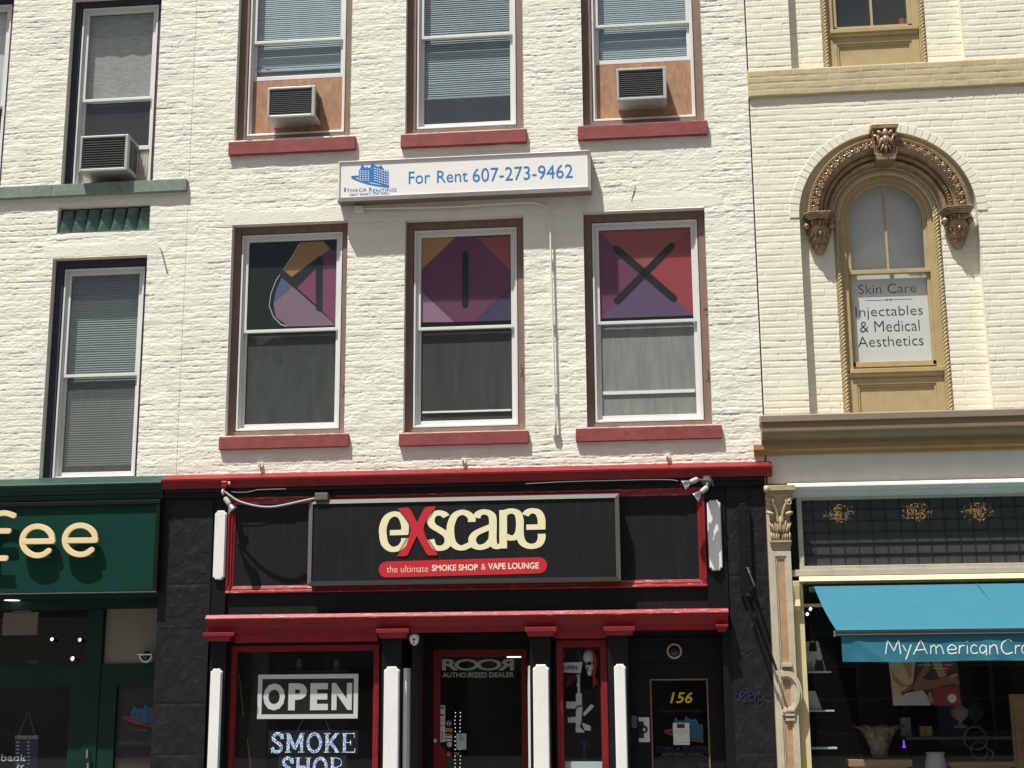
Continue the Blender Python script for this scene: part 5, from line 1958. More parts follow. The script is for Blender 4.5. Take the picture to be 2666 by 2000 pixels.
# recessed entrance with splayed side
YD = 0.78
D0, D1 = PX(935, 1520, YD), PX(1138, 1520, YD)
zd = PZ(1036, 1402.5, YD)
AX, BXX = PX(867, 1500, YPL) + 0.005, D0 - 0.10
A_, B_ = np.array((AX, -0.04)), np.array((BXX, YD))


def on_splay(u, z=1.6):
    lo, hi = 0.0, 1.0
    for _ in range(40):
        mdl = (lo + hi) / 2
        p = A_ + (B_ - A_) * mdl
        if proj(p[0], p[1], z)[0] < u: lo = mdl
        else: hi = mdl
    return lo


def splay_box(q, s0, s1, z0, z1, t0, t1):
    d = (B_ - A_) / np.linalg.norm(B_ - A_)
    nn = np.array((d[1], -d[0]))
    p = [A_ + (B_ - A_) * s0 + nn * t0, A_ + (B_ - A_) * s1 + nn * t0, A_ + (B_ - A_) * s1 + nn * t1, A_ + (B_ - A_) * s0 + nn * t1]
    vs = [(a[0], a[1], z0) for a in p] + [(a[0], a[1], z1) for a in p]
    q.add(vs, [(0, 1, 2, 3), (7, 6, 5, 4), (0, 4, 5, 1), (1, 5, 6, 2), (2, 6, 7, 3), (3, 7, 4, 0)])


s0, s1 = on_splay(886), on_splay(911)
zsT = PZ(900, 1396, 0.3)
q = MB()
splay_box(q, 0, s0, GZ, ztop, -0.04, 0)
splay_box(q, s1, 1.0, GZ, ztop, -0.04, 0)
splay_box(q, s0, s1, zsT, ztop, -0.04, 0)
splay_box(q, s0, s1, GZ, wz0, -0.04, 0)
q.build("entrance_side", "black_paint", MD)
q = MB()
fw_ = (s1 - s0) * 0.22
splay_box(q, s1 - fw_, s1, wz0, zsT, -0.03, 0.012)
splay_box(q, s0, s0 + fw_ * 0.35, wz0, zsT, -0.03, 0.012)
splay_box(q, s0, s1, zsT - 0.07, zsT, -0.03, 0.010)
splay_box(q, s0, s1, wz0, wz0 + 0.07, -0.03, 0.010)
SW = q.build("side_window", "red_paint", MD, bevel=0.002)
q = MB()
pa, pb = A_ + (B_ - A_) * s0, A_ + (B_ - A_) * s1
q.poly([(pa[0], pa[1], wz0), (pb[0], pb[1], wz0), (pb[0], pb[1], zsT), (pa[0], pa[1], zsT)])
q.build("pane", "shop_glass", SW)
# plates on the splayed faces
q = MB()
splay_box(q, on_splay(869.5), on_splay(882.5), 0.45, PZ(877, 1443, 0.1), 0.0, 0.04)
q.build("raised_plate", "white_trim", MD, bevel=0.008)
cxx = PX(1144, 1500, YPL)
q = MB()
q.add([(cxx - 0.002, YPL + 0.01, 0.45), (cxx - 0.034, YPL + 0.13, 0.45), (cxx - 0.034, YPL + 0.13, PZ(1141, 1438, 0)), (cxx - 0.002, YPL + 0.01, PZ(1141, 1438, 0)),
       (cxx + 0.03, YPL + 0.03, 0.45), (cxx + 0.03, YPL + 0.13, 0.45), (cxx + 0.03, YPL + 0.13, PZ(1141, 1438, 0)), (cxx + 0.03, YPL + 0.03, PZ(1141, 1438, 0))],
      [(0, 3, 2, 1), (0, 4, 7, 3), (3, 7, 6, 2), (0, 1, 5, 4), (4, 5, 6, 7), (1, 2, 6, 5)])
q.build("raised_plate", "white_trim", MD, bevel=0.004)
q = MB()
q.add([(cxx, 0.05, GZ), (D1 + 0.06, YD + 0.02, GZ), (D1 + 0.06, YD + 0.02, ztop), (cxx, 0.05, ztop)], [(0, 3, 2, 1)])
q.build("entrance_side", "black_paint", MD)
q = MB()
q.box(BXX - 0.05, D0 - 0.004, YD - 0.02, YD + 0.1, GZ, ztop)
q.box(D1 + 0.004, D1 + 0.12, YD - 0.02, YD + 0.1, GZ, ztop)
q.box(D0 - 0.004, D1 + 0.004, YD - 0.02, YD + 0.1, zd + 0.004, ztop)
q.box(D0 - 0.06, D1 + 0.06, YD - 0.035, YD - 0.02, zd + 0.020, zd + 0.034)
q.box(AX - 0.1, cxx + 0.2, 0.02, YD + 0.1, ztop, ztop + 0.03)
q.build("entrance_head", "black_paint", MD)
# shop door
q = MB()
q.ring(D0, D1, GZ + 0.03, zd, (0.080, 0.060, 0.075, 0.25), YD, YD + 0.045)
q.prism([crop(x, y, 1000 / SV, 1550 / SV, 0.2249, YD - 0.003) for x, y in [(474, 1480), (500, 1450), (535, 1440), (560, 1465), (583, 1480), (583, 1700), (474, 1700)]], YD - 0.006, YD + 0.02)
DR = q.build("door", "red_paint", MD, bevel=0.003)
pane(DR, D0 + 0.08, D1 - 0.06, GZ + 0.28, zd - 0.075, YD + 0.02, "shop_glass")
ox, oy, KK = 1000 / SV, 1550 / SV, 0.2249
RD = lambda xa_, xb_, ya_, yb_, Y: R4(ox + xa_ * KK, ox + xb_ * KK, oy + ya_ * KK, oy + yb_ * KK, Y)
yg = YD + 0.018
q = MB()
a = RD(556, 712, 612, 722, yg); q.text("R", *a, yg, 0.001, bold=0.03)
for (xa_, xb_) in ((678, 906), (890, 1122)):
    a = RD(xa_, xb_, 613, 722, yg)
    rx, rz = (a[1] - a[0]) / 2, (a[3] - a[2]) / 2
    q.stroke([((a[0] + a[1]) / 2 + rx * 0.86 * math.cos(t_), (a[2] + a[3]) / 2 + rz * 0.82 * math.sin(t_)) for t_ in np.linspace(0, 2 * math.pi, 40)[:-1]], rx * 0.17, rz * 0.17, yg - 0.0015 - 0.0005 * (xa_ > 700), yg - 0.0008, closed=True)
a = RD(1096, 1247, 612, 722, yg); q.text("R", *a, yg, 0.001, bold=0.03, flip=True)
a = RD(560, 818, 741, 790, yg); q.text("AUTHO", *RD(560, 790, 741, 789, yg), yg, 0.001, bold=0.02)
q.text("R", *RD(793, 838, 741, 789, yg), yg, 0.001, bold=0.02, flip=True)
q.text("IZED DEALER", *RD(848, 1247, 739, 788, yg), yg, 0.001, bold=0.02)
q.build("door_lettering", "grey_text", DR)
q = MB()
for mi, (xa_, xb_, ya_, yb_) in ((10, (531, 585, 1056, 1410)), (4, (543, 574, 1066, 1094)), (6, (540, 574, 1140, 1160)), (9, (538, 578, 1245, 1252)), (6, (552, 562, 1300, 1395)), (9, (540, 576, 1205, 1209)), (0, (585, 656, 1275, 1314)), (10, (587, 653, 1352, 1372)),
                                (10, (587, 653, 1380, 1402)), (11, (695, 790, 1328, 1480))):
    a = RD(xa_, xb_, ya_, yb_, yg)
    q.mi = mi
    e_ = 0.001 if mi in (10, 11, 0) else 0.0022
    q.box(a[0], a[1], yg - e_, yg - e_ + 0.0006, a[2], a[3])
for mi, (x_, y_, r_) in ((4, (622, 1230, 29)), (6, (621, 1524, 27)), (10, (628, 1432, 25))):
    a = RD(x_ - r_, x_ + r_, y_ - r_, y_ + r_, yg)
    q.mi = mi
    q.disc((a[0] + a[1]) / 2, (a[2] + a[3]) / 2, (a[1] - a[0]) / 2, yg - 0.001, yg - 0.0004)
q.mi = 10
q.text("EU", *RD(603, 643, 1218, 1242, yg), yg - 0.0012, 0.001)
q.text("BOLD", *RD(587, 653, 1330, 1348, yg), yg, 0.001, bold=0.02)
q.text("LP.", *RD(608, 638, 1520, 1540, yg), yg - 0.0012, 0.001)
q.text("PAX", *RD(674, 724, 1508, 1533, yg), yg, 0.001)
q.mi = 9
q.text("T.", *RD(722, 760, 1338, 1360, yg), yg - 0.0014, 0.001, bold=0.03)
q.text("21", *RD(722, 760, 1364, 1392, yg), yg - 0.0014, 0.001, bold=0.03)
q.build("sticker", BN + ["pale_blue_card"], DR)
q = MB()
X, Z = P(ox + 486 * KK, oy + 1392 * KK, YD)
q.lathe((X, YD, Z), (0, -1, 0), [(0.024, 0), (0.022, 0.012), (0.012, 0.016)], 16)
q.build("deadbolt", "steel", DR, smooth=False)
q = MB()  # glowing dots added in place of a light string's reflections in the glass
rr = random.Random(2)
for xx in (682, 730):
    for yy in list(range(1128, 1330, 36)) + list(range(1360, 1500, 40)) + list(range(1545, 1700, 35)):
        X, Z = P(ox + (xx + rr.uniform(-3, 3)) * KK, oy + yy * KK, YD + 0.06)
        q.blob((X, YD + 0.06, Z), 0.0042, 0.004, 0.005, 6, 4)
tag(q.build("light_string_reflection", "lamp_glow_soft"), "two hanging strands of tiny white lights behind the glass of the red shop door", "reflection")
room(MD, D0 + 0.02, D1 + 0.5, GZ, zd + 0.05, YD + 0.06, 4.5, "interior_dark")
q = MB()
a = RD(1150, 1312, 588, 612, YD + 1.2)
q.box(a[0] + 0.04, a[1] + 0.1, YD + 1.15, YD + 1.25, a[3] - 0.012, a[3])
tag(q.build("ceiling_lamp", "lamp_glow_soft"), "bright ceiling lamp inside the smoke shop seen in the top corner of the red door", "lamp")

# residential door with number
YR = 0.30
d0, d1 = PX(1358, 1500, YR), PX(1561, 1500, YR)
q = MB()
q.box(d0 - 0.05, d1 + 0.05, YR - 0.02, YR + 0.1, PZ(1456, 1431, YR), ztop)
q.box(d0 - 0.05, d1 + 0.05, YR - 0.045, YR - 0.02, PZ(1456, 1381, YR - 0.03), PZ(1456, 1376, YR - 0.03))
q.box(d1, d1 + 0.12, -0.02, YR + 0.1, GZ, ztop)
q.build("door_head", "black_paint", MD, bevel=0.003)
q = MB()
x0, x1, z0, z1 = R4(1406, 1532, 1466, 1700, YR)
zz0 = 0.55
q.ring(d0 - 0.02, d1, GZ + 0.02, PZ(1456, 1431, YR) - 0.002, (x0 - d0 + 0.02, d1 - x1, PZ(1456, 1431, YR) - z1, zz0 - GZ), YR, YR + 0.045)
D2 = q.build("door", "black_paint", MD, bevel=0.003)
q = MB()
q.ring(x0 - 0.001, x1 + 0.001, zz0 - 0.001, z1 + 0.001, 0.016, YR - 0.010, YR + 0.03)
q.build("glass_trim", "brown_cornice", D2, bevel=0.002)
pane(D2, x0 + 0.015, x1 - 0.015, zz0 + 0.015, z1 - 0.015, YR + 0.014, "shop_glass")
ox5, oy5 = 1500 / SV, 1550 / SV
RQ = lambda xa_, xb_, ya_, yb_, Y: R4(ox5 + xa_ * KK, ox5 + xb_ * KK, oy5 + ya_ * KK, oy5 + yb_ * KK, Y)
yq = YR + 0.012
q = MB()
q.text("156", *RQ(900, 1118, 930, 1036, yq), yq, 0.001, bold=0.015, shear=0.25)
q.build("house_number", "yellow_text", D2)
mk("dim_blue", (0.012, 0.105, 0.20), 0.6, 0.0)
mk("dim_navy", (0.014, 0.030, 0.075), 0.6, 0.0)
mk("dim_red", (0.085, 0.008, 0.010), 0.6, 0.0)
mk("dim_red_bright", (0.30, 0.02, 0.035), 0.6, 0.0)
mk("dim_white", (0.13, 0.13, 0.12), 0.6, 0.0)
q = MB()
q.mi = 2
q.text("156 EAST STATE STREET", *RQ(812, 1215, 1100, 1126, yq), yq, 0.001)
q.mi = 1
q.text("ITHACA RENTING", *RQ(775, 1290, 1450, 1490, yq), yq, 0.001)
q.text("607-273-9462", *RQ(805, 1275, 1585, 1642, yq), yq, 0.001)
q.mi = 3
q.text("RENT SMART, LIVE WELL", *RQ(832, 1228, 1516, 1546, yq), yq, 0.001)
for yy in (1505, 1554):
    a = RQ(778, 1284, yy - 1, yy + 1, yq)
    q.box(a[0], a[1], yq - 0.001, yq, a[2], a[3])
lg = lambda x, y: P(ox5 + (835 + (x - 163) * 1.21) * KK, oy5 + (1155 + (y - 138) * 1.26) * KK, yq)
q.mi = 0
house_logo(q, lg, yq, 0, 4, 5)
q.build("door_lettering", ["dim_blue", "dim_navy", "dim_red", "dim_white", "dim_navy", "dim_red_bright"], D2)
q = MB()
a = RQ(932, 1088, 1226, 1436, yq - 0.01)
yn = yq - 0.012
q.mi = 0
q.box(a[0], a[1], yn, yn + 0.001, a[2], a[3])
q.mi = 1
b_ = RQ(968, 1042, 1234, 1276, yn)
q.box(b_[0], b_[1], yn - 0.001, yn - 0.0003, b_[2], b_[3])
q.mi = 2
for k_, (xa_, xb_, yy) in enumerate(((945, 1070, 1300), (948, 1068, 1318), (985, 1025, 1340), (945, 1075, 1412))):
    b_ = RQ(xa_, xb_, yy - 3, yy + 3, yn)
    q.box(b_[0], b_[1], yn - 0.001, yn - 0.0003, b_[2], b_[3])
q.build("notice", ["paper", "dim_red", "grey_text"], D2)
q = MB()
a = RQ(600, 705, 1172, 1410, YR - 0.004)
q.mi = 0
q.box(a[0], a[1], YR - 0.005, YR, a[2], a[3])
q.mi = 1
b_ = RQ(600, 650, 1212, 1370, YR - 0.005)
q.box(b_[0], b_[1], YR - 0.012, YR - 0.004, b_[2], b_[3])
q.lathe((P(ox5 + 652 * KK, oy5 + 1288 * KK, YR)[0], YR - 0.004, P(ox5 + 652 * KK, oy5 + 1288 * KK, YR)[1]), (0, -1, 0), [(0.040, 0), (0.038, 0.01), (0.026, 0.014)], 20)
q.mi = 2
q.lathe((P(ox5 + 652 * KK, oy5 + 1288 * KK, YR)[0], YR - 0.018, P(ox5 + 652 * KK, oy5 + 1288 * KK, YR)[1]), (0, -1, 0), [(0.020, 0), (0.018, 0.03), (0.010, 0.034)], 16)
q.build("lock", ["white_trim", "black_side", "steel"], D2, bevel=0.002)
q = MB()
a = RQ(531, 582, 1155, 1275, 0.2)
q.box(a[0], a[1], 0.19, 0.24, a[2], a[3])
tag(q.build("intercom", "grey_metal", bevel=0.004), "small grey intercom box on the jamb left of the numbered black door", "intercom")
X, Z = P(1456, 1406, YR - 0.06)
t = thing("camera_dome", "round black camera dome with a pale ring above the numbered black door", "camera", (X, YR - 0.02, Z))
q = MB()
q.lathe((X, YR - 0.02, Z), (0, -1, 0), [(0.080, 0), (0.082, 0.03), (0.078, 0.042), (0.064, 0.046), (0.060, 0.036)], 36)
q.build("ring", "tan_pale", t, smooth=False)
q = MB()
q.blob((X, YR - 0.05, Z), 0.060, 0.035, 0.060, 24, 12)
q.build("dome", "dark_lens", t, smooth=True)
X, Z = P(894, 1384, -0.05)
t = thing("camera_dome", "white turret camera under the red cornice left of the shop door", "camera", (X, -0.05, Z + 0.06))
q = MB()
q.lathe((X, -0.05, Z + 0.055), (0.12, -0.35, -1), [(0.050, 0), (0.054, 0.02), (0.051, 0.05), (0.038, 0.085), (0.016, 0.105)], 24)
q.build("housing", "white_plastic", t, smooth=True)
q = MB()
q.blob((X + 0.010, -0.108, Z + 0.012), 0.016, 0.018, 0.016, 12, 8)
q.blob((X + 0.006, -0.102, Z - 0.022), 0.016, 0.015, 0.010, 12, 8)
q.build("lens", "dark_lens", t, smooth=True)

# ---- display in the left window
yo = 0.067
t = thing("open_sign", "large white framed OPEN sign hanging in the left shop window", "sign", (PX(664, 1504, yo), yo, PZ(664, 1552, yo)))
x0, x1, z0, z1 = R4(556.5, 773, 1456, 1552, yo)
q = MB()
q.ring(x0, x1, z0, z1, 0.046, yo - 0.004, yo + 0.01)
q.build("frame", "sign_white", t)
q = MB()
q.box(x0 + 0.04, x1 - 0.04, yo + 0.002, yo + 0.008, z0 + 0.04, z1 - 0.04)
q.build("board", "black_side", t)
q = MB()
ox7, oy7 = 500 / SV, 1550 / SV
RL = lambda xa_, xb_, ya_, yb_, Y: R4(ox7 + xa_ * KK, ox7 + xb_ * KK, oy7 + ya_ * KK, oy7 + yb_ * KK, Y)
for ch_, xa_, xb_ in (("O", 685, 892), ("P", 925, 1103), ("E", 1135, 1306), ("N", 1340, 1535)):
    sh = -(xa_ - 685) * 0.0065
    q.text(ch_, *RL(xa_, xb_, 846 + sh, 1106 + sh, yo), yo + 0.001, 0.003, bold=0.045)
q.build("lettering", "sign_white", t)
yl = 0.10
mk_emit("led_white", (0.88, 0.94, 1.0), 0.95)
mk_emit("led_blue", (0.30, 0.50, 1.0), 0.75)
mk_emit("led_green", (0.40, 0.85, 0.60), 0.6)
mk_emit("led_violet", (0.6, 0.42, 1.0), 0.65)
t = thing("led_sign", "glittering LED sign spelling SMOKE SHOP under the OPEN sign in the left shop window", "sign", (PX(676, 1650, yl), yl, PZ(676, 1680, yl)))
q = MB()
for (xa_, xb_, ya_, yb_) in ((728, 1594, 1300, 1535), (825, 1482, 1540, 1775)):
    a = RL(xa_, xb_, ya_, yb_, yl)
    q.box(a[0], a[1], yl + 0.003, yl + 0.010, a[2] + (0.004 if ya_ < 1500 else 0), a[3])
q.build("board", "black_panel", t, bevel=0.003)
LEDG = {
 "S": [[(0.86, 0.72), (0.86, 0.98)], [(0.84, 0.80), (0.66, 0.95), (0.42, 0.96), (0.2, 0.84), (0.2, 0.68), (0.42, 0.55), (0.66, 0.45), (0.82, 0.30), (0.78, 0.12), (0.55, 0.04), (0.32, 0.06), (0.14, 0.24)], [(0.12, 0.03), (0.12, 0.30)]],
 "M": [[(0.16, 0.03), (0.16, 0.97)], [(0.16, 0.97), (0.5, 0.20)], [(0.5, 0.20), (0.84, 0.97)], [(0.84, 0.03), (0.84, 0.97)], [(0.04, 0.03), (0.30, 0.03)], [(0.70, 0.03), (0.98, 0.03)], [(0.04, 0.97), (0.2, 0.97)], [(0.8, 0.97), (0.98, 0.97)]],
 "O": [[(0.5 + 0.38 * math.cos(t_), 0.5 + 0.45 * math.sin(t_)) for t_ in np.linspace(0, 2 * math.pi, 25)]],
 "K": [[(0.2, 0.03), (0.2, 0.97)], [(0.26, 0.42), (0.78, 0.96)], [(0.40, 0.54), (0.84, 0.04)], [(0.05, 0.03), (0.36, 0.03)], [(0.05, 0.97), (0.36, 0.97)], [(0.66, 0.97), (0.95, 0.97)], [(0.68, 0.03), (0.98, 0.03)]],
 "E": [[(0.22, 0.03), (0.22, 0.97)], [(0.08, 0.97), (0.88, 0.97)], [(0.08, 0.03), (0.92, 0.03)], [(0.22, 0.52), (0.64, 0.52)], [(0.64, 0.40), (0.64, 0.64)], [(0.90, 0.78), (0.90, 0.97)], [(0.94, 0.03), (0.94, 0.24)]],
 "H": [[(0.2, 0.03), (0.2, 0.97)], [(0.8, 0.03), (0.8, 0.97)], [(0.2, 0.5), (0.8, 0.5)], [(0.05, 0.03), (0.36, 0.03)], [(0.05, 0.97), (0.36, 0.97)], [(0.64, 0.97), (0.95, 0.97)], [(0.64, 0.03), (0.95, 0.03)]],
 "P": [[(0.22, 0.03), (0.22, 0.97)], [(0.08, 0.97), (0.5, 0.97), (0.78, 0.90), (0.86, 0.74), (0.78, 0.57), (0.5, 0.50), (0.26, 0.50)], [(0.06, 0.03), (0.42, 0.03)]],
}
rr = random.Random(21)
for wd, xa_, xb_, ya_, yb_ in (("SMOKE", 748, 1576, 1322, 1512), ("SHOP", 848, 1460, 1556, 1748)):
    q = MB()
    ww = {"S": 0.9, "M": 1.3, "O": 1.1, "K": 1.1, "E": 0.95, "H": 1.15, "P": 1.0}
    tot = sum(ww[c_] for c_ in wd)
    cur = xa_
    for c_ in wd:
        w_ = (xb_ - xa_) * ww[c_] / tot
        gx0_, gx1_, gz0_, gz1_ = RL(cur + w_ * 0.03, cur + w_ * 0.97, ya_, yb_, yl)
        seen = []
        for li, line in enumerate(LEDG[c_]):
            pl = [np.array((gx0_ + (gx1_ - gx0_) * a_, gz0_ + (gz1_ - gz0_) * b_)) for a_, b_ in line]
            thick = li < (1 if c_ not in "MKHS" else 2 if c_ == "S" else 4 if c_ == "M" else 3)
            for p0, p1 in zip(pl[:-1], pl[1:]):
                ln = np.linalg.norm(p1 - p0)
                nn_ = np.array((-(p1 - p0)[1], (p1 - p0)[0])) / (ln + 1e-9)
                for off in ((-0.0115, 0.0, 0.0115) if thick else (0.0,)):
                    for s_ in np.arange(0, ln + 0.001, 0.0112):
                        p = p0 + (p1 - p0) * (s_ / ln) + nn_ * off
                        if any((p[0] - e[0]) ** 2 + (p[1] - e[1]) ** 2 < 0.0082 ** 2 for e in seen): continue
                        seen.append(p)
                        q.mi = rr.choice([0, 0, 1, 1, 2, 3])
                        q.disc(p[0], p[1], 0.0042, yl - 0.003, yl + 0.002, 6)
        cur += w_
    q.build("lit_word", ["led_white", "led_blue", "led_green", "led_violet"], t)
for (xa_, ya_, xb_, yb_) in ((1080, 1160, 1005, 1310), (1265, 1160, 1322, 1310)):
    q = MB()
    p0, p1 = P(ox7 + xa_ * KK, oy7 + ya_ * KK, yl), P(ox7 + xb_ * KK, oy7 + yb_ * KK, yl)
    q.tube([(p0[0], yl + 0.012, p0[1]), (p1[0], yl + 0.005, p1[1])], 0.0022, 5)
    q.build("hanging_wire", "cable_grey", t)
q = MB()
a = RL(445, 700, 540, 1900, 0.9)
q.box(a[0] - 0.3, a[1], 0.95, 1.0, 0.4, a[3])
q.build("partition", "interior_grey", MD)
q = MB()
a = RL(432, 562, 690, 1172, 0.6)
q.box(a[0], a[1], 0.6, 0.62, a[2], a[3])
tag(q.build("wall_poster", "black_side"), "black poster on the grey partition behind the left shop window", "poster")
for (xa_, ya_, xb_, yb_, lb) in ((448, 760, 498, 1165, "thin wooden stick leaning behind the OPEN sign's left side in the shop window"), (525, 1370, 575, 1720, "thin wooden stick leaning low in the left shop window beside the LED sign")):
    q = MB()
    p0, p1 = P(ox7 + xa_ * KK, oy7 + ya_ * KK, 0.3), P(ox7 + xb_ * KK, oy7 + yb_ * KK, 0.3)
    q.tube([(p0[0], 0.32, p0[1]), (p1[0], 0.28, p1[1])], 0.006, 6)
    tag(q.build("wooden_stick", "light_wood"), lb, "stick", "wooden sticks in the shop window")
q = MB()
a = RL(760, 1500, 722, 740, 1.4)
q.box(a[0], a[1], 1.3, 1.6, a[2], a[3])
SH = tag(q.build("shelf", "interior_grey", bevel=0.003), "dark shelf with jars high up behind the OPEN sign", "shelf")
for i, (xx, lb) in enumerate(((965, "first glass jar from the left on the shelf above the OPEN sign"), (1025, "second glass jar from the left on the shelf above the OPEN sign"), (1300, "third glass jar from the left on the shelf above the OPEN sign"), (1385, "rightmost glass jar on the shelf above the OPEN sign"))):
    X, Z = P(ox7 + xx * KK, oy7 + 722 * KK, 1.42)
    q = MB()
    q.lathe((X, 1.42, Z), (0, 0, 1), [(0.034, 0), (0.036, 0.01), (0.036, 0.085), (0.022, 0.10), (0.022, 0.125)], 14)
    tag(q.build("jar", "white_plastic" if i in (1, 3) else "grey_metal", smooth=False), lb, "jar", "jars on the smoke shop shelf")
q = MB()
a = RL(775, 960, 560, 730, 1.8)
q.box(a[0], a[1], 1.8, 1.83, a[2], a[3])
tag(q.build("cardboard_box", "brown_cornice", bevel=0.004), "brown cardboard box at the back of the shelf above the OPEN sign", "box")

# ---- display case between the doors
t = thing("open_sign", "small cream OPEN card hanging on strings in the narrow red display case", "sign", (PX(1236, 1440, 0.16), 0.16, PZ(1236, 1453, 0.16)))
y_ = 0.16
q = MB()
q.prism([crop(x, y, ox, oy, KK, y_) for x, y in [(1712, 648), (1905, 640), (1888, 748), (1706, 740)]], y_, y_ + 0.006)
q.build("card", "paper", t)
q = MB()
q.text("OPEN", *RD(1722, 1858, 676, 716, y_), y_, 0.001, bold=0.04, shear=0.1)
q.build("lettering", "black_text", t)
q = MB()
for pp in (((1715, 645), (1740, 535)), ((1890, 642), (1862, 535))):
    e0, e1 = crop(*pp[0], ox, oy, KK, y_), crop(*pp[1], ox, oy, KK, y_)
    q.tube([(e0[0], y_ + 0.003, e0[1]), (e1[0], y_ + 0.003, e1[1])], 0.002, 5)
q.build("string", "cable_grey", t)
# skull mask with red hood
y_ = 0.22
X, Z = P(1271, 1432, y_)
t = thing("skull_mask", "white skull mask in a red hood hanging in the narrow red display case", "mask", (X, y_, Z - 0.15))
q = MB()
q.blob((X, y_, Z + 0.055), 0.060, 0.05, 0.085, 16, 12)
q.blob((X + 0.012, y_ - 0.01, Z - 0.035), 0.046, 0.045, 0.05, 14, 10)
q.blob((X + 0.010, y_ - 0.015, Z - 0.085), 0.030, 0.035, 0.050, 14, 10)
q.build("skull", "white_trim", t, smooth=True)
q = MB()
q.blob((X + 0.008, y_ - 0.048, Z - 0.005), 0.022, 0.016, 0.020, 10, 8)
q.blob((X - 0.035, y_ - 0.040, Z - 0.010), 0.018, 0.016, 0.018, 10, 8)
q.blob((X - 0.008, y_ - 0.050, Z - 0.055), 0.010, 0.012, 0.014, 8, 6)
q.build("eye_socket", "black_side", t, smooth=True)
q = MB()
q.tube(spline([(X - 0.03, y_ + 0.02, Z + 0.135), (X + 0.03, y_ + 0.0, Z + 0.130), (X + 0.07, y_ + 0.0, Z + 0.06), (X + 0.072, y_ + 0.0, Z - 0.04), (X + 0.05, y_, Z - 0.13)], 6), 0.022, 8)
for pts in ([(0.04, -0.12), (0.075, -0.13), (0.11, -0.27), (0.075, -0.21), (0.04, -0.27)],):
    q.prism([(X + a_, Z + b_) for a_, b_ in pts], y_ - 0.01, y_ + 0.01)
q.build("hood", "red_vinyl", t, smooth=True)
q = MB()
a = RD(1745, 1842, 762, 850, 0.3)
q.text("20", *a, 0.3, 0.004, bold=0.05, shear=0.2)
q.prism([crop(x, y, ox, oy, KK, 0.3) for x, y in [(1742, 862), (1845, 800), (1848, 818), (1745, 888)]], 0.296, 0.3)
tag(q.build("price_tag", "dim_red_bright"), "dark red number 20 cut out behind the small OPEN card in the display case", "tag")
# toy rifle pipe
y_ = 0.24
t = thing("rifle_ornament", "white rifle shaped ornament with purple tubing standing on end in the narrow display case", "ornament", (PX(1250, 1500, y_), y_, PZ(1250, 1590, y_)))
q = MB()
for pts in ([(1856, 760), (1880, 760), (1882, 945), (1858, 945)], [(1845, 765), (1882, 762), (1882, 775), (1845, 778)], [(1842, 940), (1898, 940), (1904, 1150), (1888, 1250), (1842, 1262)],
            [(1748, 1020), (1842, 1022), (1842, 1088), (1748, 1088)], [(1905, 1140), (1985, 1046), (2018, 1062), (2002, 1085), (1925, 1160)], [(1762, 1172), (1842, 1166), (1842, 1222), (1768, 1222)],
            [(1868, 1248), (1925, 1310), (1920, 1320), (1842, 1315), (1838, 1270)], [(1900, 1222), (1985, 1255), (1985, 1300), (1925, 1296)], [(1850, 845), (1882, 845), (1882, 870), (1850, 870)]):
    q.prism([crop(x, y, ox, oy, KK, y_) for x, y in pts], y_ - 0.012 - 0.0004 * len(q.f), y_ + 0.012 + 0.0003 * len(q.f))
q.build("body", "white_trim", t, bevel=0.003)
q = MB()
q.tube([(*crop(x, y, ox, oy, KK, y_)[:1], y_ - 0.02, crop(x, y, ox, oy, KK, y_)[1]) for x, y in spline([(1835, 1110), (1850, 1075), (1890, 1062), (1915, 1080), (1905, 1160), (1895, 1240), (1875, 1285), (1845, 1300), (1830, 1270)], 5)], 0.008, 6)
q.build("tubing", "purple_ink", t, smooth=True)
q = MB()
a = RD(1722, 2105, 1596, 1800, 0.12)
q.box(a[0], a[1], 0.12, 0.125, a[2], a[3])
tag(q.build("price_card", "pale_blue_card"), "pale blue card standing at the bottom of the narrow red display case", "card")
q = MB()
rr = random.Random(8)
for i in range(22):
    a_ = i / 22 * 2 * math.pi
    X, Z = P(1262 + 14 * math.cos(a_) + rr.uniform(-5, 5), 1610 + 16 * math.sin(a_) * rr.uniform(0.3, 1), 0.35)
    q.blob((X, 0.35 + 0.05 * math.sin(a_), Z), 0.006, 0.006, 0.012, 6, 4, rot=rr.uniform(0, 3))
X, Z = P(1262, 1626, 0.35)
q.lathe((X, 0.35, Z - 0.10), (0, 0, 1), [(0.05, 0), (0.055, 0.02), (0.02, 0.05), (0.018, 0.12), (0.035, 0.2), (0.02, 0.24)], 14)
tag(q.build("glass_ornament", "purple_ink"), "purple glass ornament below the white rifle in the narrow display case", "ornament")

# ---- lightbox of the smoke shop
YS = -0.215
x0, x1, z0, z1 = R4(664.5, 1338.5, 1072.5, 1259.5, YS)
t = thing("lightbox_sign", "black lightbox in a grey metal frame with cream and red lettering over the smoke shop", "sign", ((x0 + x1) / 2, -0.1, z0))
q = MB()
q.box(x0 + 0.004, x1 - 0.004, YS + 0.02, -0.0165, z0 + 0.004, z1 - 0.004)
q.build("case", "grey_metal", t)
q = MB()
w_ = 0.045
O_ = [(x0, YS + 0.018, z0), (x1, YS + 0.018, z0), (x1, YS + 0.018, z1), (x0, YS + 0.018, z1)]
O2 = [(p[0] * 1.0, YS + 0.04, p[2]) for p in O_]
I_ = [(x0 + w_, YS, z0 + w_), (x1 - w_, YS, z0 + w_), (x1 - w_, YS, z1 - w_), (x0 + w_, YS, z1 - w_)]
J_ = [(p[0], YS + 0.020, p[2]) for p in I_]
q.add(O2 + O_ + I_ + J_, [(k_ * 4 + i, k_ * 4 + (i + 1) % 4, k_ * 4 + 4 + (i + 1) % 4, k_ * 4 + 4 + i) for k_ in range(3) for i in range(4)])
q.build("frame", "grey_metal", t)
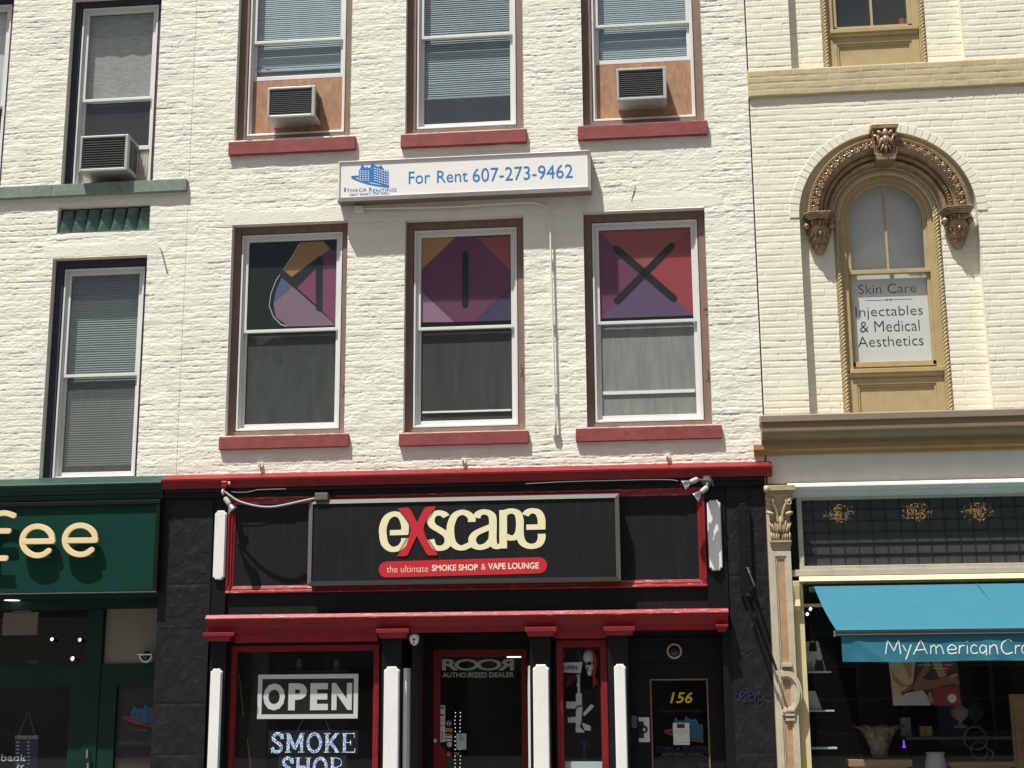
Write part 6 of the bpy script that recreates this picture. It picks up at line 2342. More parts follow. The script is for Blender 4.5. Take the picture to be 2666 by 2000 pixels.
yf = YS + 0.014
q = MB()
q.box(x0 + w_, x1 - w_, yf, yf + 0.004, z0 + w_, z1 - w_)
q.build("face", "black_panel", t)
ox9, oy9 = 950 / SV, 1150 / SV
base = lambda x: 1058 - (x - 135) * 0.0225


def EX(x, h):
    """letter space: x as drawn, h = height above the baseline in x-heights"""
    return P(ox9 + x * KK, oy9 + (base(x) - h * 381) * KK, yf)


def xheight_strokes(q, strokes, bx, bz, y0, k0=0):
    for i, s_ in enumerate(strokes):
        pts = spline(s_, 7) if len(s_) > 2 else s_
        q.stroke([EX(*p) for p in pts], bx, bz, y0 - 0.0025 - 0.0004 * ((i + k0) % 7), y0, cap=False)


u1 = 0.2249 / 204.0          # metres per drawn unit on the face
q = MB()
xheight_strokes(q, [
    [(240, 0.475), (422, 0.475)],
    [(384, 0.50), (384, 0.66), (352, 0.87), (284, 0.945), (214, 0.86), (176, 0.64), (174, 0.42), (192, 0.2), (238, 0.075), (290, 0.055), (348, 0.115), (382, 0.24), (384, 0.33)],
    [(782, 0.85), (752, 0.92), (705, 0.945), (655, 0.90), (632, 0.76), (655, 0.62), (720, 0.51), (785, 0.38), (802, 0.22), (770, 0.09), (712, 0.055), (655, 0.11), (630, 0.28)],
    [(1026, 0.70), (1024, 0.80), (985, 0.91), (925, 0.945), (862, 0.86), (826, 0.64), (822, 0.42), (840, 0.2), (888, 0.075), (945, 0.055), (1010, 0.12), (1062, 0.09)],
    [(1072, 0.80), (1090, 0.90), (1140, 0.945), (1200, 0.90), (1228, 0.76), (1228, 0.25), (1245, 0.09), (1298, 0.06)],
    [(1228, 0.585), (1150, 0.51), (1068, 0.41), (1030, 0.27), (1050, 0.11), (1105, 0.055), (1168, 0.10), (1215, 0.22), (1228, 0.32)],
    [(1328, 0.98), (1328, 0.015)],
    [(1328, 0.86), (1365, 0.935), (1420, 0.95), (1470, 0.88), (1488, 0.68), (1480, 0.42), (1445, 0.295), (1395, 0.275), (1350, 0.33)],
    [(1538, 0.84), (1570, 0.925), (1615, 0.945), (1665, 0.90), (1694, 0.74), (1697, 0.50)],
    [(1550, 0.535), (1732, 0.535)],
    [(1488, 0.60), (1490, 0.33), (1515, 0.15), (1565, 0.065), (1620, 0.055), (1672, 0.11), (1696, 0.24), (1697, 0.36)],
], 37 * u1, 25 * u1, yf)
q.build("lettering", "cream_vinyl", t)
q = MB()
for i, s_ in enumerate(([(322, 640), (410, 632), (440, 655), (502, 775), (565, 650), (590, 628), (680, 622), (668, 655), (600, 720), (575, 790), (562, 850), (590, 930), (640, 1010), (700, 1078), (692, 1092), (615, 1094), (590, 1075), (500, 905), (415, 1085), (392, 1100), (310, 1100),
                         (322, 1075), (395, 1000), (430, 900), (440, 850), (425, 790), (395, 730), (340, 680)],)):
    q.prism([crop(x, y, ox9, oy9, KK, yf) for x, y in s_], yf - 0.0075, yf - 0.004)
q.build("red_letter", "red_vinyl", t)
q = MB()
for s_ in ([(348, 668), (432, 840), (318, 1080)], [(655, 660), (570, 840), (695, 1070)]):
    q.stroke([crop(x, y, ox9, oy9, KK, yf) for x, y in spline(s_, 8)], 0.0035, 0.0035, yf - 0.0095, yf - 0.008)
q.build("outline", "black_text", t)
q = MB()
pa, pb = crop(208, 1228, ox9, oy9, KK, yf), crop(1672, 1187, ox9, oy9, KK, yf)
q.stroke([pa, pb], 76 * u1, 76 * u1, yf - 0.003, yf)
q.build("red_band", "red_vinyl", t)
RE = lambda xa_, xb_, ya_, yb_: R4(ox9 + xa_ * KK, ox9 + xb_ * KK, oy9 + ya_ * KK, oy9 + yb_ * KK, yf)
for wd, xa_, xb_, ya_, yb_, bo in (("the ultimate", 210, 608, 1190, 1254, -0.012), ("SMOKE SHOP", 643, 1084, 1180, 1240, 0.025), ("&", 1116, 1160, 1172, 1230, -0.01), ("VAPE LOUNGE", 1182, 1670, 1163, 1224, 0.025)):
    q = MB()
    q.text(wd, *RE(xa_, xb_, ya_, yb_), yf - 0.003, 0.001, bold=bo)
    q.build("small_lettering", "pale_text", t)
q = MB()
a = R4(681, 709, 1067, 1081, -0.2)
q.box(a[0], a[1], -0.235, -0.14, z1 - 0.005, a[3] + 0.01)
q.build("power_box", "grey_metal", t, bevel=0.006)

# conduit to the lightbox, wires and floodlights
q = MB()
ycab = -0.27
pts = [(285, 500), (310, 480), (360, 515), (450, 572), (600, 615), (750, 628), (900, 606), (1050, 572), (1185, 545)]
path = []
for i, (x, y) in enumerate(spline(pts, 6)):
    yy = -0.20 - 0.07 * math.sin(math.pi * min(1, max(0, (x - 285) / 900)))
    X, Z = crop(x, y, ox7, oy9, KK, yy)
    path.append((X, yy, Z))
q.tube(path, 0.0115, 8)
tag(q.build("flexible_conduit", "cable_grey", smooth=True), "drooping grey conduit from the left floodlight to the smoke shop lightbox", "cable")
q = MB()
path = []
for x, y in spline([(370, 480), (430, 487), (520, 486), (590, 474), (650, 462), (900, 455)], 4):
    X, Z = crop(x, y, ox7, oy9, KK, -0.13)
    path.append((X, -0.13, Z))
q.tube(path, 0.004, 5)
tag(q.build("wire", "cable_grey"), "thin wire under the red cornice beside the left floodlight", "wire")
q = MB()
path = []
for x, y in spline([(-300, 405), (100, 385), (500, 375), (900, 366), (1100, 368), (1160, 380)], 4):
    X, Z = crop(x, y, 1450 / SV, oy9, KK, -0.13)
    path.append((X, -0.13, Z))
q.tube(path, 0.004, 5)
tag(q.build("wire", "cable_grey"), "thin wire under the red cornice running to the twin floodlights", "wire")


def lamp_head(parent, p, d, L_=0.10, rad=0.052):
    """PAR lamp: socket at p pointing along d"""
    d = Vector(d).normalized()
    q = MB()
    q.lathe(p, d, [(0.016, -0.01), (0.026, 0.0), (0.028, 0.035), (0.026, 0.08), (0.020, 0.085)], 16)
    q.build("socket", "grey_socket", parent, smooth=False)
    q = MB()
    q.lathe(Vector(p) + d * 0.08, d, [(0.018, 0), (0.030, 0.018), (0.046, 0.05), (0.056, 0.085), (0.058, 0.095), (0.050, 0.100), (0.02, 0.104)], 24)
    q.build("bulb", "lamp_mirror", parent, smooth=True)


def at(x, y, o, Y):
    X, Z = crop(x, y, o, oy9, KK, Y)
    return Vector((X, Y, Z))


o4 = 1450 / SV
b = at(1440, 385, o4, -0.20)
t = thing("floodlight", "pair of silver floodlight bulbs under the right end of the red cornice", "lamp", (b.x, -0.15, b.z))
q = MB()
q.lathe(b + Vector((0, 0.07, 0)), (0, -1, 0), [(0.05, 0), (0.052, 0.06), (0.045, 0.085), (0.02, 0.09)], 18)
q.tube([(b.x - 0.055, b.y - 0.02, b.z + 0.01), (b.x - 0.03, b.y - 0.04, b.z + 0.05), (b.x + 0.03, b.y - 0.04, b.z + 0.05), (b.x + 0.058, b.y - 0.02, b.z + 0.0), (b.x + 0.06, b.y - 0.01, b.z - 0.05)], 0.006, 6)
q.tube([b, at(1350, 362, o4, -0.25)], 0.013, 8)
q.tube([b, at(1445, 425, o4, -0.25)], 0.013, 8)
q.build("junction_box", "grey_metal", t, smooth=False)
p0, p1 = at(1345, 362, o4, -0.25), at(1200, 425, o4, -0.30)
lamp_head(t, p0, p1 - p0)
p0, p1 = at(1440, 440, o4, -0.25), at(1330, 530, o4, -0.28)
lamp_head(t, p0, p1 - p0)
b = at(318, 415, ox7, -0.19)
t = thing("floodlight", "single silver floodlight on an orange topped junction at the left end of the cornice", "lamp", (b.x, -0.15, b.z))
q = MB()
q.box(b.x - 0.028, b.x + 0.028, -0.23, -0.14, b.z - 0.03, b.z + 0.028)
q.build("junction_box", "red_paint", t, bevel=0.004)
q = MB()
q.box(b.x - 0.030, b.x + 0.030, -0.235, -0.14, b.z + 0.020, b.z + 0.034)
q.build("cover", "orange_plastic", t, bevel=0.003)
q = MB()
q.blob((b.x + 0.052, -0.21, b.z + 0.01), 0.016, 0.02, 0.024, 10, 8)
q.tube([(b.x - 0.005, -0.20, b.z - 0.03), (b.x - 0.02, -0.22, b.z - 0.075), (b.x + 0.0, -0.24, b.z - 0.11)], 0.013, 8)
q.build("arm", "grey_socket", t, smooth=True)
p0 = at(320, 545, ox7, -0.24)
p1 = at(400, 665, ox7, -0.27)
lamp_head(t, p0, p1 - p0)

# folding bracket on the right stone pier
YBk = YPI - 0.02
x0, x1, z0, z1 = R4(1596.5, 1622, 1087, 1288, YBk - 0.02)
t = thing("folding_bracket", "black iron bracket with folded arm and rods on the right hand stone pier", "bracket", ((x0 + x1) / 2, YBk, z0))
q = MB()
w_ = x1 - x0
q.prism([(x0, z0), (x1, z0), (x1, z1 - 0.035), (x1 - 0.02, z1 - 0.03), (x1 - 0.034, z1), (x0 + 0.030, z1), (x0 + 0.018, z1 - 0.03), (x0, z1 - 0.035)], YBk - 0.030, YBk + 0.015)
for v in (1101, 1189, 1228):
    X, Z = P(1610, v, YBk - 0.03)
    q.lathe((X, YBk - 0.029, Z), (0, -1, 0), [(0.012, 0), (0.011, 0.008), (0.006, 0.010)], 10)
q.build("plate", "black_paint", t, bevel=0.003)
oo = lambda x, y, Y: at(x, y, o4, Y)
q = MB()
q.tube([oo(1830, 1215, YBk - 0.04), oo(1850, 1270, YBk - 0.10), oo(1898, 1390, YBk - 0.16)], 0.016, 6)
q.tube([oo(1898, 1395, YBk - 0.16), oo(1850, 1420, YBk - 0.13), oo(1835, 1460, YBk - 0.10)], 0.015, 6)
q.blob(oo(1850, 1475, YBk - 0.09), 0.05, 0.04, 0.035, 10, 6, rot=0.3)
q.build("arm", "black_paint", t, smooth=False)
o15 = 1500 / SV
for (xa_, xb_) in ((1620, 1880), (1680, 1925)):
    q = MB()
    e0 = Vector((*P(o15 + xa_ * KK, oy7 + 10 * KK, YBk - 0.09)[:1], YBk - 0.09, P(o15 + xa_ * KK, oy7 + 10 * KK, YBk - 0.09)[1]))
    e1 = Vector((P(o15 + xb_ * KK, oy7 + 720 * KK, YBk - 0.16)[0], YBk - 0.16, P(o15 + xb_ * KK, oy7 + 720 * KK, YBk - 0.16)[1]))
    q.tube([e0, e1], 0.012, 6)
    q.build("rod", "black_paint", t)
# purple scribble
q = MB()
ysx = YPI - 0.0075
for s_ in ([(1540, 940), (1522, 970), (1545, 1005), (1575, 1000), (1570, 960), (1585, 930), (1605, 925)], [(1600, 960), (1640, 925), (1650, 965), (1615, 985), (1650, 1000), (1640, 1020), (1605, 1010)], [(1660, 930), (1690, 920), (1695, 955), (1665, 960), (1668, 1000), (1700, 1010)],
           [(1720, 930), (1710, 1000), (1735, 960), (1760, 925), (1750, 1010), (1790, 985), (1808, 1000), (1790, 1055)], [(1560, 1000), (1575, 950), (1600, 1000)]):
    q.stroke([crop(x, y, o15, oy7, KK, ysx) for x, y in spline(s_, 6)], 0.0022, 0.0022, ysx - 0.001 - 0.0003 * len(q.f) % 0.001, ysx + 0.004)
tag(q.build("graffiti", "purple_ink"), "purple scribbled graffiti tag on the right hand black pier", "graffiti")

# ------------------------------------------------------------------ coffee shop front
YG = -0.10
gx0 = xg0
x0, x1, z0, z1 = R4(-300, 344, 1080, 1281, YG)
z0, z1 = PZ(200, 1281, YG - 0.02), PZ(200, 1082, YG - 0.02)
t = thing("shop_sign", "dark green fascia sign with raised gold letters over the coffee shop", "sign", (PX(150, 1200, YG), -0.05, z0))
q = MB()
q.box(gx0, x1 - 0.03, YG, -0.02, z0 + 0.02, z1 - 0.02)
q.build("panel", "green_sign_face", t)
q = MB()
q.box(gx0, x1, YG - 0.035, -0.02, z1 - 0.045, z1)
q.box(x1 - 0.045, x1, YG - 0.03, -0.02, z0 + 0.012, z1 - 0.045)
q.build("frame", "black_paint", t, bevel=0.003)
q = MB()
q.box(gx0, x1, YG - 0.032, -0.02, z0, z0 + 0.012)
q.build("edge_strip", "steel", t)
K0 = 0.2249
o0y = 1000 / SV
yF = YG - 0.095
sx = (600 / 2212) / SV
ee = lambda cx, cy, rx, rz: [(cx - rx + 18, cy + 6), (cx + rx - 8, cy + 4), (cx + rx - 6, cy - rz * 0.35), (cx + rx * 0.45, cy - rz * 0.88), (cx, cy - rz), (cx - rx * 0.62, cy - rz * 0.78), (cx - rx, cy), (cx - rx * 0.66, cy + rz * 0.76), (cx, cy + rz), (cx + rx * 0.45, cy + rz * 0.92), (cx + rx * 0.78, cy + rz * 0.70)]


def letter(strokes):
    q = MB()
    for i, s_ in enumerate(strokes):
        pts = spline(s_, 8) if len(s_) > 2 else s_
        q.stroke([crop(x, y, 0, o0y, sx, yF) for x, y in pts], 29 * u1, 27 * u1, yF - 0.0015 * i, yF + 0.030 - 0.001 * i)
    return q.build("letter", "gold_letter", t, bevel=0.003)


def e_strokes(cx, cy, rx, rz):
    a = [(cx + rx * math.cos(th), cy - rz * math.sin(th)) for th in np.linspace(0.0, 5.55, 13)]
    return [a, [(cx - rx + 20, cy + 5), (cx + rx - 2, cy + 2)]]


letter(e_strokes(357, 1506, 146, 140))
letter(e_strokes(767, 1497, 148, 140))
letter([[(-95, 1690), (-95, 1330), (-60, 1262), (10, 1240), (70, 1242), (128, 1262)], [(-180, 1412), (78, 1410)], [(-140, 1672), (50, 1672)]])
letter([[(-400, 1690), (-400, 1330), (-365, 1262), (-300, 1240), (-240, 1244)], [(-480, 1416), (-230, 1414)]])

# recessed front below the sign
YCF = 0.42
zs = z0 - 0.03
q = MB()
q.box(gx0, PX(344, 1300, 0.0), -0.06, YCF + 0.1, zs, zs + 0.05)
q.build("soffit", "dark_green_paint", LB)
X, Z = P(26, 1296, 0.15)
yl2 = CAM[1] + (15.15) * 1.0
tt = (zs - CAM[2]) / (P(26, 1296, 0.0)[1] - CAM[2])
LX = CAM[0] + (P(26, 1296, 0.0)[0] - CAM[0]) * tt
LY = CAM[1] + 15.0 * tt
LY = min(max(LY, 0.05), 0.35)
q = MB()
q.lathe((LX, LY, zs + 0.002), (0, 0, -1), [(0.085, 0), (0.085, 0.006), (0.07, 0.008)], 24)
tag(q.build("downlight", "lamp_glow_soft"), "round recessed downlight in the soffit under the green coffee sign", "lamp")
G4 = lambda xa_, xb_, ya_, yb_, Y=YCF: R4(xa_, xb_, ya_, yb_, Y)
xp = PX(346, 1450, YCF)          # where the pier starts
t1 = G4(-60, 189, 1316, 1436)
t2 = G4(222, 340, 1311, 1432)
q = MB()
ztc = zs
zA, zB2 = t1[2], t1[3]
q.box(gx0, xp + 0.2, YCF, YCF + 0.06, zB2, ztc)                       # head
q.box(t1[1], t2[0], YCF - 0.012, YCF + 0.06, GZ, zB2)                  # mullion
q.box(t2[1], xp + 0.2, YCF, YCF + 0.06, GZ, zB2)
g1 = G4(-60, 144, 1484, 1800)
q.box(gx0, t1[1], YCF, YCF + 0.06, g1[3], zA)                          # transom rail
q.box(g1[1], t1[1], YCF, YCF + 0.055, GZ, g1[3])                       # door stile
q.box(gx0, g1[1], YCF, YCF + 0.055, GZ, 0.4)
g2 = G4(244, 336, 1479, 1800)
q.box(t2[0], t2[1], YCF, YCF + 0.06, g2[3], zA)
q.box(t2[0], g2[0], YCF, YCF + 0.055, GZ, g2[3])
q.box(g2[0], t2[1], YCF, YCF + 0.055, GZ, 0.4)
SF = q.build("shopfront", "dark_green_paint", LB, bevel=0.003)
pane(SF, gx0, t1[1], zA, zB2, YCF + 0.035, "shop_glass")
pane(SF, t2[0], t2[1], zA, zB2, YCF + 0.035, "shop_glass")
pane(SF, gx0, g1[1], 0.4, g1[3], YCF + 0.035, "shop_glass")
pane(SF, g2[0], t2[1], 0.4, g2[3], YCF + 0.035, "shop_glass")
q = MB()
q.box(t2[0] + 0.012, t2[1], YCF + 0.05, YCF + 0.056, zA + 0.006, zB2 - 0.006)
q.build("blind", "interior_beige", SF)
mk("blackout", (0.05, 0.045, 0.04), 0.8, 0.1)
q = MB()
q.box(g2[0] + 0.006, t2[1], YCF + 0.05, YCF + 0.056, 0.4, g2[3] - 0.004)
q.build("backing", "blackout", SF)
q = MB()
for (va, vb) in ((1619, 1637), (1648, 1720)):
    a = G4(186, 192, va, vb, YCF - 0.05)
    q.tube([((a[0] + a[1]) / 2, YCF - 0.06, a[2]), ((a[0] + a[1]) / 2, YCF - 0.06, a[3])], 0.013, 10)
    q.box((a[0] + a[1]) / 2 - 0.006, (a[0] + a[1]) / 2 + 0.006, YCF - 0.055, YCF, a[3] - 0.02, a[3] - 0.01)
q.build("door_handle", "steel", SF, smooth=False)
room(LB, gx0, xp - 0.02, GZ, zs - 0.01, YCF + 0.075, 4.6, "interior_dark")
ox3, oy3, K5 = 0.0, 1500 / SV, 667 / 2212 / SV
RC = lambda xa_, xb_, ya_, yb_, Y: R4(xa_ * K5, xb_ * K5, oy3 + ya_ * K5, oy3 + yb_ * K5, Y)
yq2 = YCF + 0.03
q = MB()
q.text("bank", *RC(12, 228, 1538, 1596, yq2), yq2, 0.001, bold=-0.01)
for sx0 in (30, 95, 150, 205):
    a = RC(sx0 - 14, sx0 + 16, 1591, 1597, yq2)
    q.box(a[0], a[1], yq2 - 0.0022, yq2 - 0.0016, a[2], a[3])
q.text("coffee", *RC(10, 320, 1632, 1710, yq2), yq2, 0.001, bold=-0.01)
q.build("door_lettering", "grey_text", SF)
q = MB()
q.text("164", *RC(246, 318, 722, 756, yq2), yq2, 0.001)
q.build("house_number", "dim_white", SF)
q = MB()
q.mi = 1
q.text("ITHACA RENTING", *RC(985, 1480, 1362, 1404, yq2), yq2, 0.001)
q.text("607-273-9462", *RC(1000, 1480, 1486, 1540, yq2), yq2, 0.001)
q.mi = 2
q.text("ITHACARENTING", *RC(980, 1480, 1575, 1606, yq2), yq2, 0.001)
q.mi = 3
q.text("RENT SMART, LIVE WELL", *RC(1030, 1440, 1430, 1456, yq2), yq2, 0.001)
q.text("SINCE 1968", *RC(1160, 1270, 1322, 1340, yq2), yq2, 0.001)
for yy in (1417, 1464):
    a = RC(985, 1480, yy - 1, yy + 1, yq2)
    q.box(a[0], a[1], yq2 - 0.001, yq2, a[2], a[3])
house_logo(q, lambda x, y: P((1048 + (x - 163) * 1.12) * K5, oy3 + (1105 + (y - 138) * 1.0) * K5, yq2), yq2, 0, 4, 5)
q.build("window_lettering", ["dim_blue", "dim_navy", "dim_red", "dim_white", "dim_navy", "dim_red_bright"], SF)
# hanging hours sign
yh = YCF + 0.12
t = thing("hours_sign", "small dark opening hours board hanging from a string inside the coffee shop door", "sign", (PX(57, 1600, yh), yh, RC(128, 328, 1410, 1680, yh)[2]))
q = MB()
a = RC(130, 326, 1376, 1690, yh)
q.box(a[0], a[1], yh, yh + 0.006, a[2], a[3])
q.build("board", "dim_navy", t)
q = MB()
q.text("BUSINESS HOURS", *RC(132, 326, 1376, 1396, yh), yh, 0.001, bold=0.02)
a = RC(130, 326, 1402, 1406, yh)
q.box(a[0], a[1], yh - 0.002, yh - 0.001, a[2], a[3])
for k_ in range(7):
    for (xa_, xb_) in ((138, 166), (236, 258)):
        a = RC(xa_, xb_, 1430 + 31 * k_, 1440 + 31 * k_, yh)
        q.box(a[0], a[1], yh - 0.002, yh - 0.001, a[2], a[3])
q.build("lettering", "grey_text", t)
q = MB()
p0, p1, p2 = crop(160, 1376, 0, oy3, K5, yh), crop(243, 1165, 0, oy3, K5, yh), crop(300, 1376, 0, oy3, K5, yh)
q.tube([(p0[0], yh + 0.003, p0[1]), (p1[0], yh + 0.003, p1[1]), (p2[0], yh + 0.003, p2[1])], 0.003, 5)
q.build("string", "cable_grey", t)
q = MB()
a = RC(20, 324, 312, 510, YCF + 0.3)
q.box(a[0], a[1], YCF + 0.3, YCF + 0.33, a[2], a[3])
q.box(a[0] + 0.1, a[1] - 0.09, YCF + 0.305, YCF + 0.325, a[3] + 0.001, a[3] + 0.02)
tag(q.build("hanging_board", "interior_beige", bevel=0.01), "blank beige board hanging behind the left transom pane of the coffee shop", "board")
for (x, y, r, lb) in ((450, 546, 0.030, "dim tilted spot lamp inside the coffee shop, nearest the beige board"), (690, 551, 0.030, "bright spot lamp inside the coffee shop nearest the transom's right edge"), (627, 713, 0.036, "lowest and largest glowing spot lamp inside the coffee shop")):
    X, Z = crop(x, y, 0, oy3, K5, 2.2)
    q = MB()
    r *= 0.7
    q.lathe((X, 2.2, Z), (-0.3, -1, 0.15), [(0.020, -0.10), (0.024, -0.01), (r * 1.15, 0.0)], 14)
    q.mi = 1
    q.lathe((X, 2.2, Z), (-0.3, -1, 0.15), [(r, 0.002), (r * 0.8, 0.012), (0.01, 0.016)], 14)
    tag(q.build("spot_lamp", ["black_side", "lamp_glow"]), lb, "lamp", "spot lamps in the coffee shop")
X, Z = P(315, 1416, YCF - 0.08)
t = thing("camera_dome", "white hooded dome camera beside the beige blind of the coffee shop", "camera", (X, YCF, Z))
q = MB()
q.annulus(X, Z, 0.056, 0.074, YCF - 0.09, YCF - 0.02, -math.pi, 0.0, 24)
q.box(X - 0.09, X + 0.08, YCF - 0.11, YCF, Z + 0.004, Z + 0.02)
q.build("hood", "white_plastic", t, bevel=0.003)
q = MB()
q.blob((X, YCF - 0.05, Z - 0.003), 0.056, 0.05, 0.056, 20, 12)
q.build("dome", "dark_lens", t, smooth=True)

# ------------------------------------------------------------------ craft shop: awning and window
YA = -1.62
oxA, oyA, KA = 2000 / SV, 1500 / SV, 666 / 2210 / SV
ax0, az0_ = P(1757, 1265, -0.06)
bxL = PX(1806, 1363, YA)
zbar = PZ(1990, 1361, YA)
zb_lo = PZ(1990, 1371.5, YA)
zv = PZ(1990, 1428.5, YA)
axr = ax0 + 3.3
t = thing("awning", "bright blue retractable awning with a lettered valance over the craft shop window", "awning", ((ax0 + axr) / 2, -0.8, zv))
q = MB()
n, k = 40, 14
vs, fs = [], []
za_ = PZ(1980, 1263, -0.06)
for j in range(k + 1):
    s_ = j / k
    for i in range(n + 1):
        r_ = i / n
        xL = ax0 + (bxL - ax0) * s_
        X = xL + (axr + 0.05 - xL) * r_
        Y = -0.06 + (YA + 0.06) * s_
        Z = za_ + (zbar + 0.008 - za_) * s_ - 0.030 * math.sin(math.pi * s_) - 0.006 * math.sin(r_ * 7 + s_ * 2) * math.sin(math.pi * s_)
        vs.append((X, Y, Z))
o = n + 1
for j in range(k):
    for i in range(n):
        a = j * o + i
        fs.append((a, a + o, a + o + 1, a + 1))
q.add(vs, fs)
q.build("canopy", "awning_cloth", t, smooth=True)
q = MB()
for (u0, u1_) in (((1525, 120), (1855, 436)),):
    e0, e1 = crop(*u0, oxA, oyA, KA, -0.7), crop(*u1_, oxA, oyA, KA, YA)
    xs0 = ax0 + 1.62
    q.tube([(xs0, -0.10, za_ + 0.002), (xs0 + 0.02, YA * 0.5, (za_ + zbar) / 2 - 0.026), (xs0 + 0.03, YA + 0.02, zbar + 0.014)], 0.0035, 5)
q.build("seam", "valance_cloth", t)
q = MB()
q.box(bxL - 0.012, axr + 0.06, YA - 0.03, YA + 0.05, zb_lo, zbar)
q.build("front_bar", "dark_bar", t, bevel=0.006)
q = MB()
q.box(bxL - 0.010, axr + 0.06, YA - 0.034, YA - 0.029, zb_lo + 0.006, zb_lo + 0.016)
q.box(bxL - 0.020, bxL - 0.012, YA - 0.036, YA + 0.055, zb_lo - 0.006, zbar + 0.006)
q.build("bar_trim", "steel", t)
q = MB()
n, k = 90, 8
vs, fs = [], []


def vy(X, s_):
    return YA - 0.010 - 0.006 * math.sin(X * 7.1) * s_ - 0.004 * math.sin(X * 17 + 2 * s_) * s_ - 0.010 * math.exp(-((X - bxL - 1.28 - 0.25 * s_) / 0.07) ** 2) * (0.3 + s_) - 0.008 * math.exp(-((X - bxL - 0.12 - 0.3 * s_) / 0.06) ** 2)


vx0 = PX(1816, 1374, YA)
for j in range(k + 1):
    s_ = j / k
    for i in range(n + 1):
        X = vx0 + (axr - vx0) * i / n
        vs.append((X, vy(X, s_), zb_lo + (zv - zb_lo) * s_ + 0.004 * math.sin(X * 5) * s_))
o = n + 1
for j in range(k):
    for i in range(n):
        a = j * o + i
        fs.append((a, a + o, a + o + 1, a + 1))
q.add(vs, fs)
q.build("valance", "valance_cloth", t, smooth=True)
q = MB()
GL = [[(1012, 674), (1030, 552), (1085, 650), (1125, 550), (1144, 674)],
      [(1160, 595), (1190, 648)], [(1234, 593), (1205, 675), (1188, 722)],
      [(1254, 678), (1318, 552), (1372, 674)], [(1278, 642), (1356, 634)],
      [(1404, 674), (1404, 600)], ('s', [(1404, 622), (1424, 600), (1444, 610), (1453, 672)]), ('s', [(1452, 622), (1474, 600), (1496, 612), (1516, 674)]),
      ('s', [(1553, 636), (1620, 633), (1610, 606), (1580, 596), (1553, 620), (1552, 650), (1577, 672), (1627, 662)]),
      [(1648, 672), (1652, 598)], ('s', [(1652, 622), (1670, 602), (1694, 602)]),
      [(1718, 600), (1720, 672)], [(1715, 566), (1717, 571)],
      ('s', [(1802, 606), (1775, 596), (1752, 616), (1750, 645), (1770, 670), (1810, 662)]),
      ('s', [(1880, 610), (1850, 598), (1828, 622), (1831, 655), (1855, 668), (1880, 640)]), [(1881, 600), (1884, 684)],
      [(1912, 676), (1912, 598)], ('s', [(1912, 622), (1940, 598), (1966, 608), (1980, 676)]),
      ('s', [(2102, 562), (2070, 550), (2030, 570), (2010, 610), (2020, 650), (2055, 675), (2108, 660)]),
      [(2134, 672), (2136, 598)], ('s', [(2136, 622), (2155, 602), (2176, 602)]),
      ('s', [(2238, 612), (2208, 600), (2190, 624), (2194, 656), (2218, 668), (2238, 640)]), [(2239, 600), (2243, 680)]]
for g_ in GL:
    pts = spline(g_[1], 6) if g_[0] == 's' else g_
    if g_[0] != 's':
        d = []
        for a_, b_ in zip(pts[:-1], pts[1:]):
            d += [(a_[0] + (b_[0] - a_[0]) * i / 5, a_[1] + (b_[1] - a_[1]) * i / 5) for i in range(5)]
        pts = d + [pts[-1]]
    w3 = [crop(x, y, oxA, oyA, KA, YA) for x, y in pts]
    q.tube([(X, vy(X, (Z - zb_lo) / (zv - zb_lo)) + 0.0042, Z) for X, Z in w3], 0.0070, 6)
q.build("lettering", "white_text", t)
for xx in (ax0 + 0.35, axr - 0.35):
    q = MB()
    q.tube([(xx, -0.02, za_ - 0.08), (xx + 0.45, -0.75, (za_ + zbar) / 2 - 0.10), (xx + 0.02, YA + 0.05, zbar - 0.03)], 0.022, 8)
    q.build("arm", "dark_bar", t)
q = MB()
q.box(ax0 - 0.05, axr + 0.1, -0.075, 0.0, za_ - 0.06, za_ - 0.008)
q.build("roller_case", "dark_bar", t, bevel=0.01)

# glazed front
YCW = 0.10
wx0 = PX(1744, 1500, YCW)
zt_c = Zc(1253, 0.0)
q = MB()
q.box(wx0, XE, YCW, YCW + 0.06, PZ(1800, 1310, YCW), PZ(1800, 1303, YCW))
q.box(wx0, XE, 0.02, 0.35, GZ, 0.62)
q.box(XE - 0.1, XE, 0.0, 0.3, 0.62, zt_c)
q.box(PX(2290, 1500, YCW), PX(2310, 1500, YCW), YCW, YCW + 0.07, 0.62, zt_c)
q.build("display_rail", "tan_light", DF, bevel=0.003)
pane(DF, wx0, XE, 0.62, zt_c, YCW + 0.03, "shop_glass")
room(RB, wx0 - 0.02, XE, 0.60, zt_c, YCW + 0.07, 3.2, "interior_dark")
q = MB()
q.box(wx0, XE - 0.05, YCW + 0.08, 0.9, 0.60, 0.64)
q.build("display_floor", "interior_grey", RB)
RA = lambda xa_, xb_, ya_, yb_, Y: R4(oxA + xa_ * KA, oxA + xb_ * KA, oyA + ya_ * KA, oyA + yb_ * KA, Y)
ysf = 0.42
for (xa_, xb_, ya_, yb_, lb) in ((322, 530, 824, 838, "topmost pale glass shelf left in the craft shop window, under the cat card"), (345, 556, 1156, 1170, "middle pale glass shelf left in the craft shop window, under the plain card"), (362, 580, 1474, 1490, "lowest, empty pale glass shelf left in the craft shop window")):
    a = RA(xa_, xb_, ya_, yb_, ysf)
    q = MB()
    q.box(wx0 + 0.0, a[1], ysf - 0.18, ysf + 0.1, a[2], a[3])
    tag(q.build("shelf", "pale_blue_card", bevel=0.002), lb, "shelf", "glass shelves in the craft shop window")
zsh = RA(322, 530, 824, 838, ysf)[3]
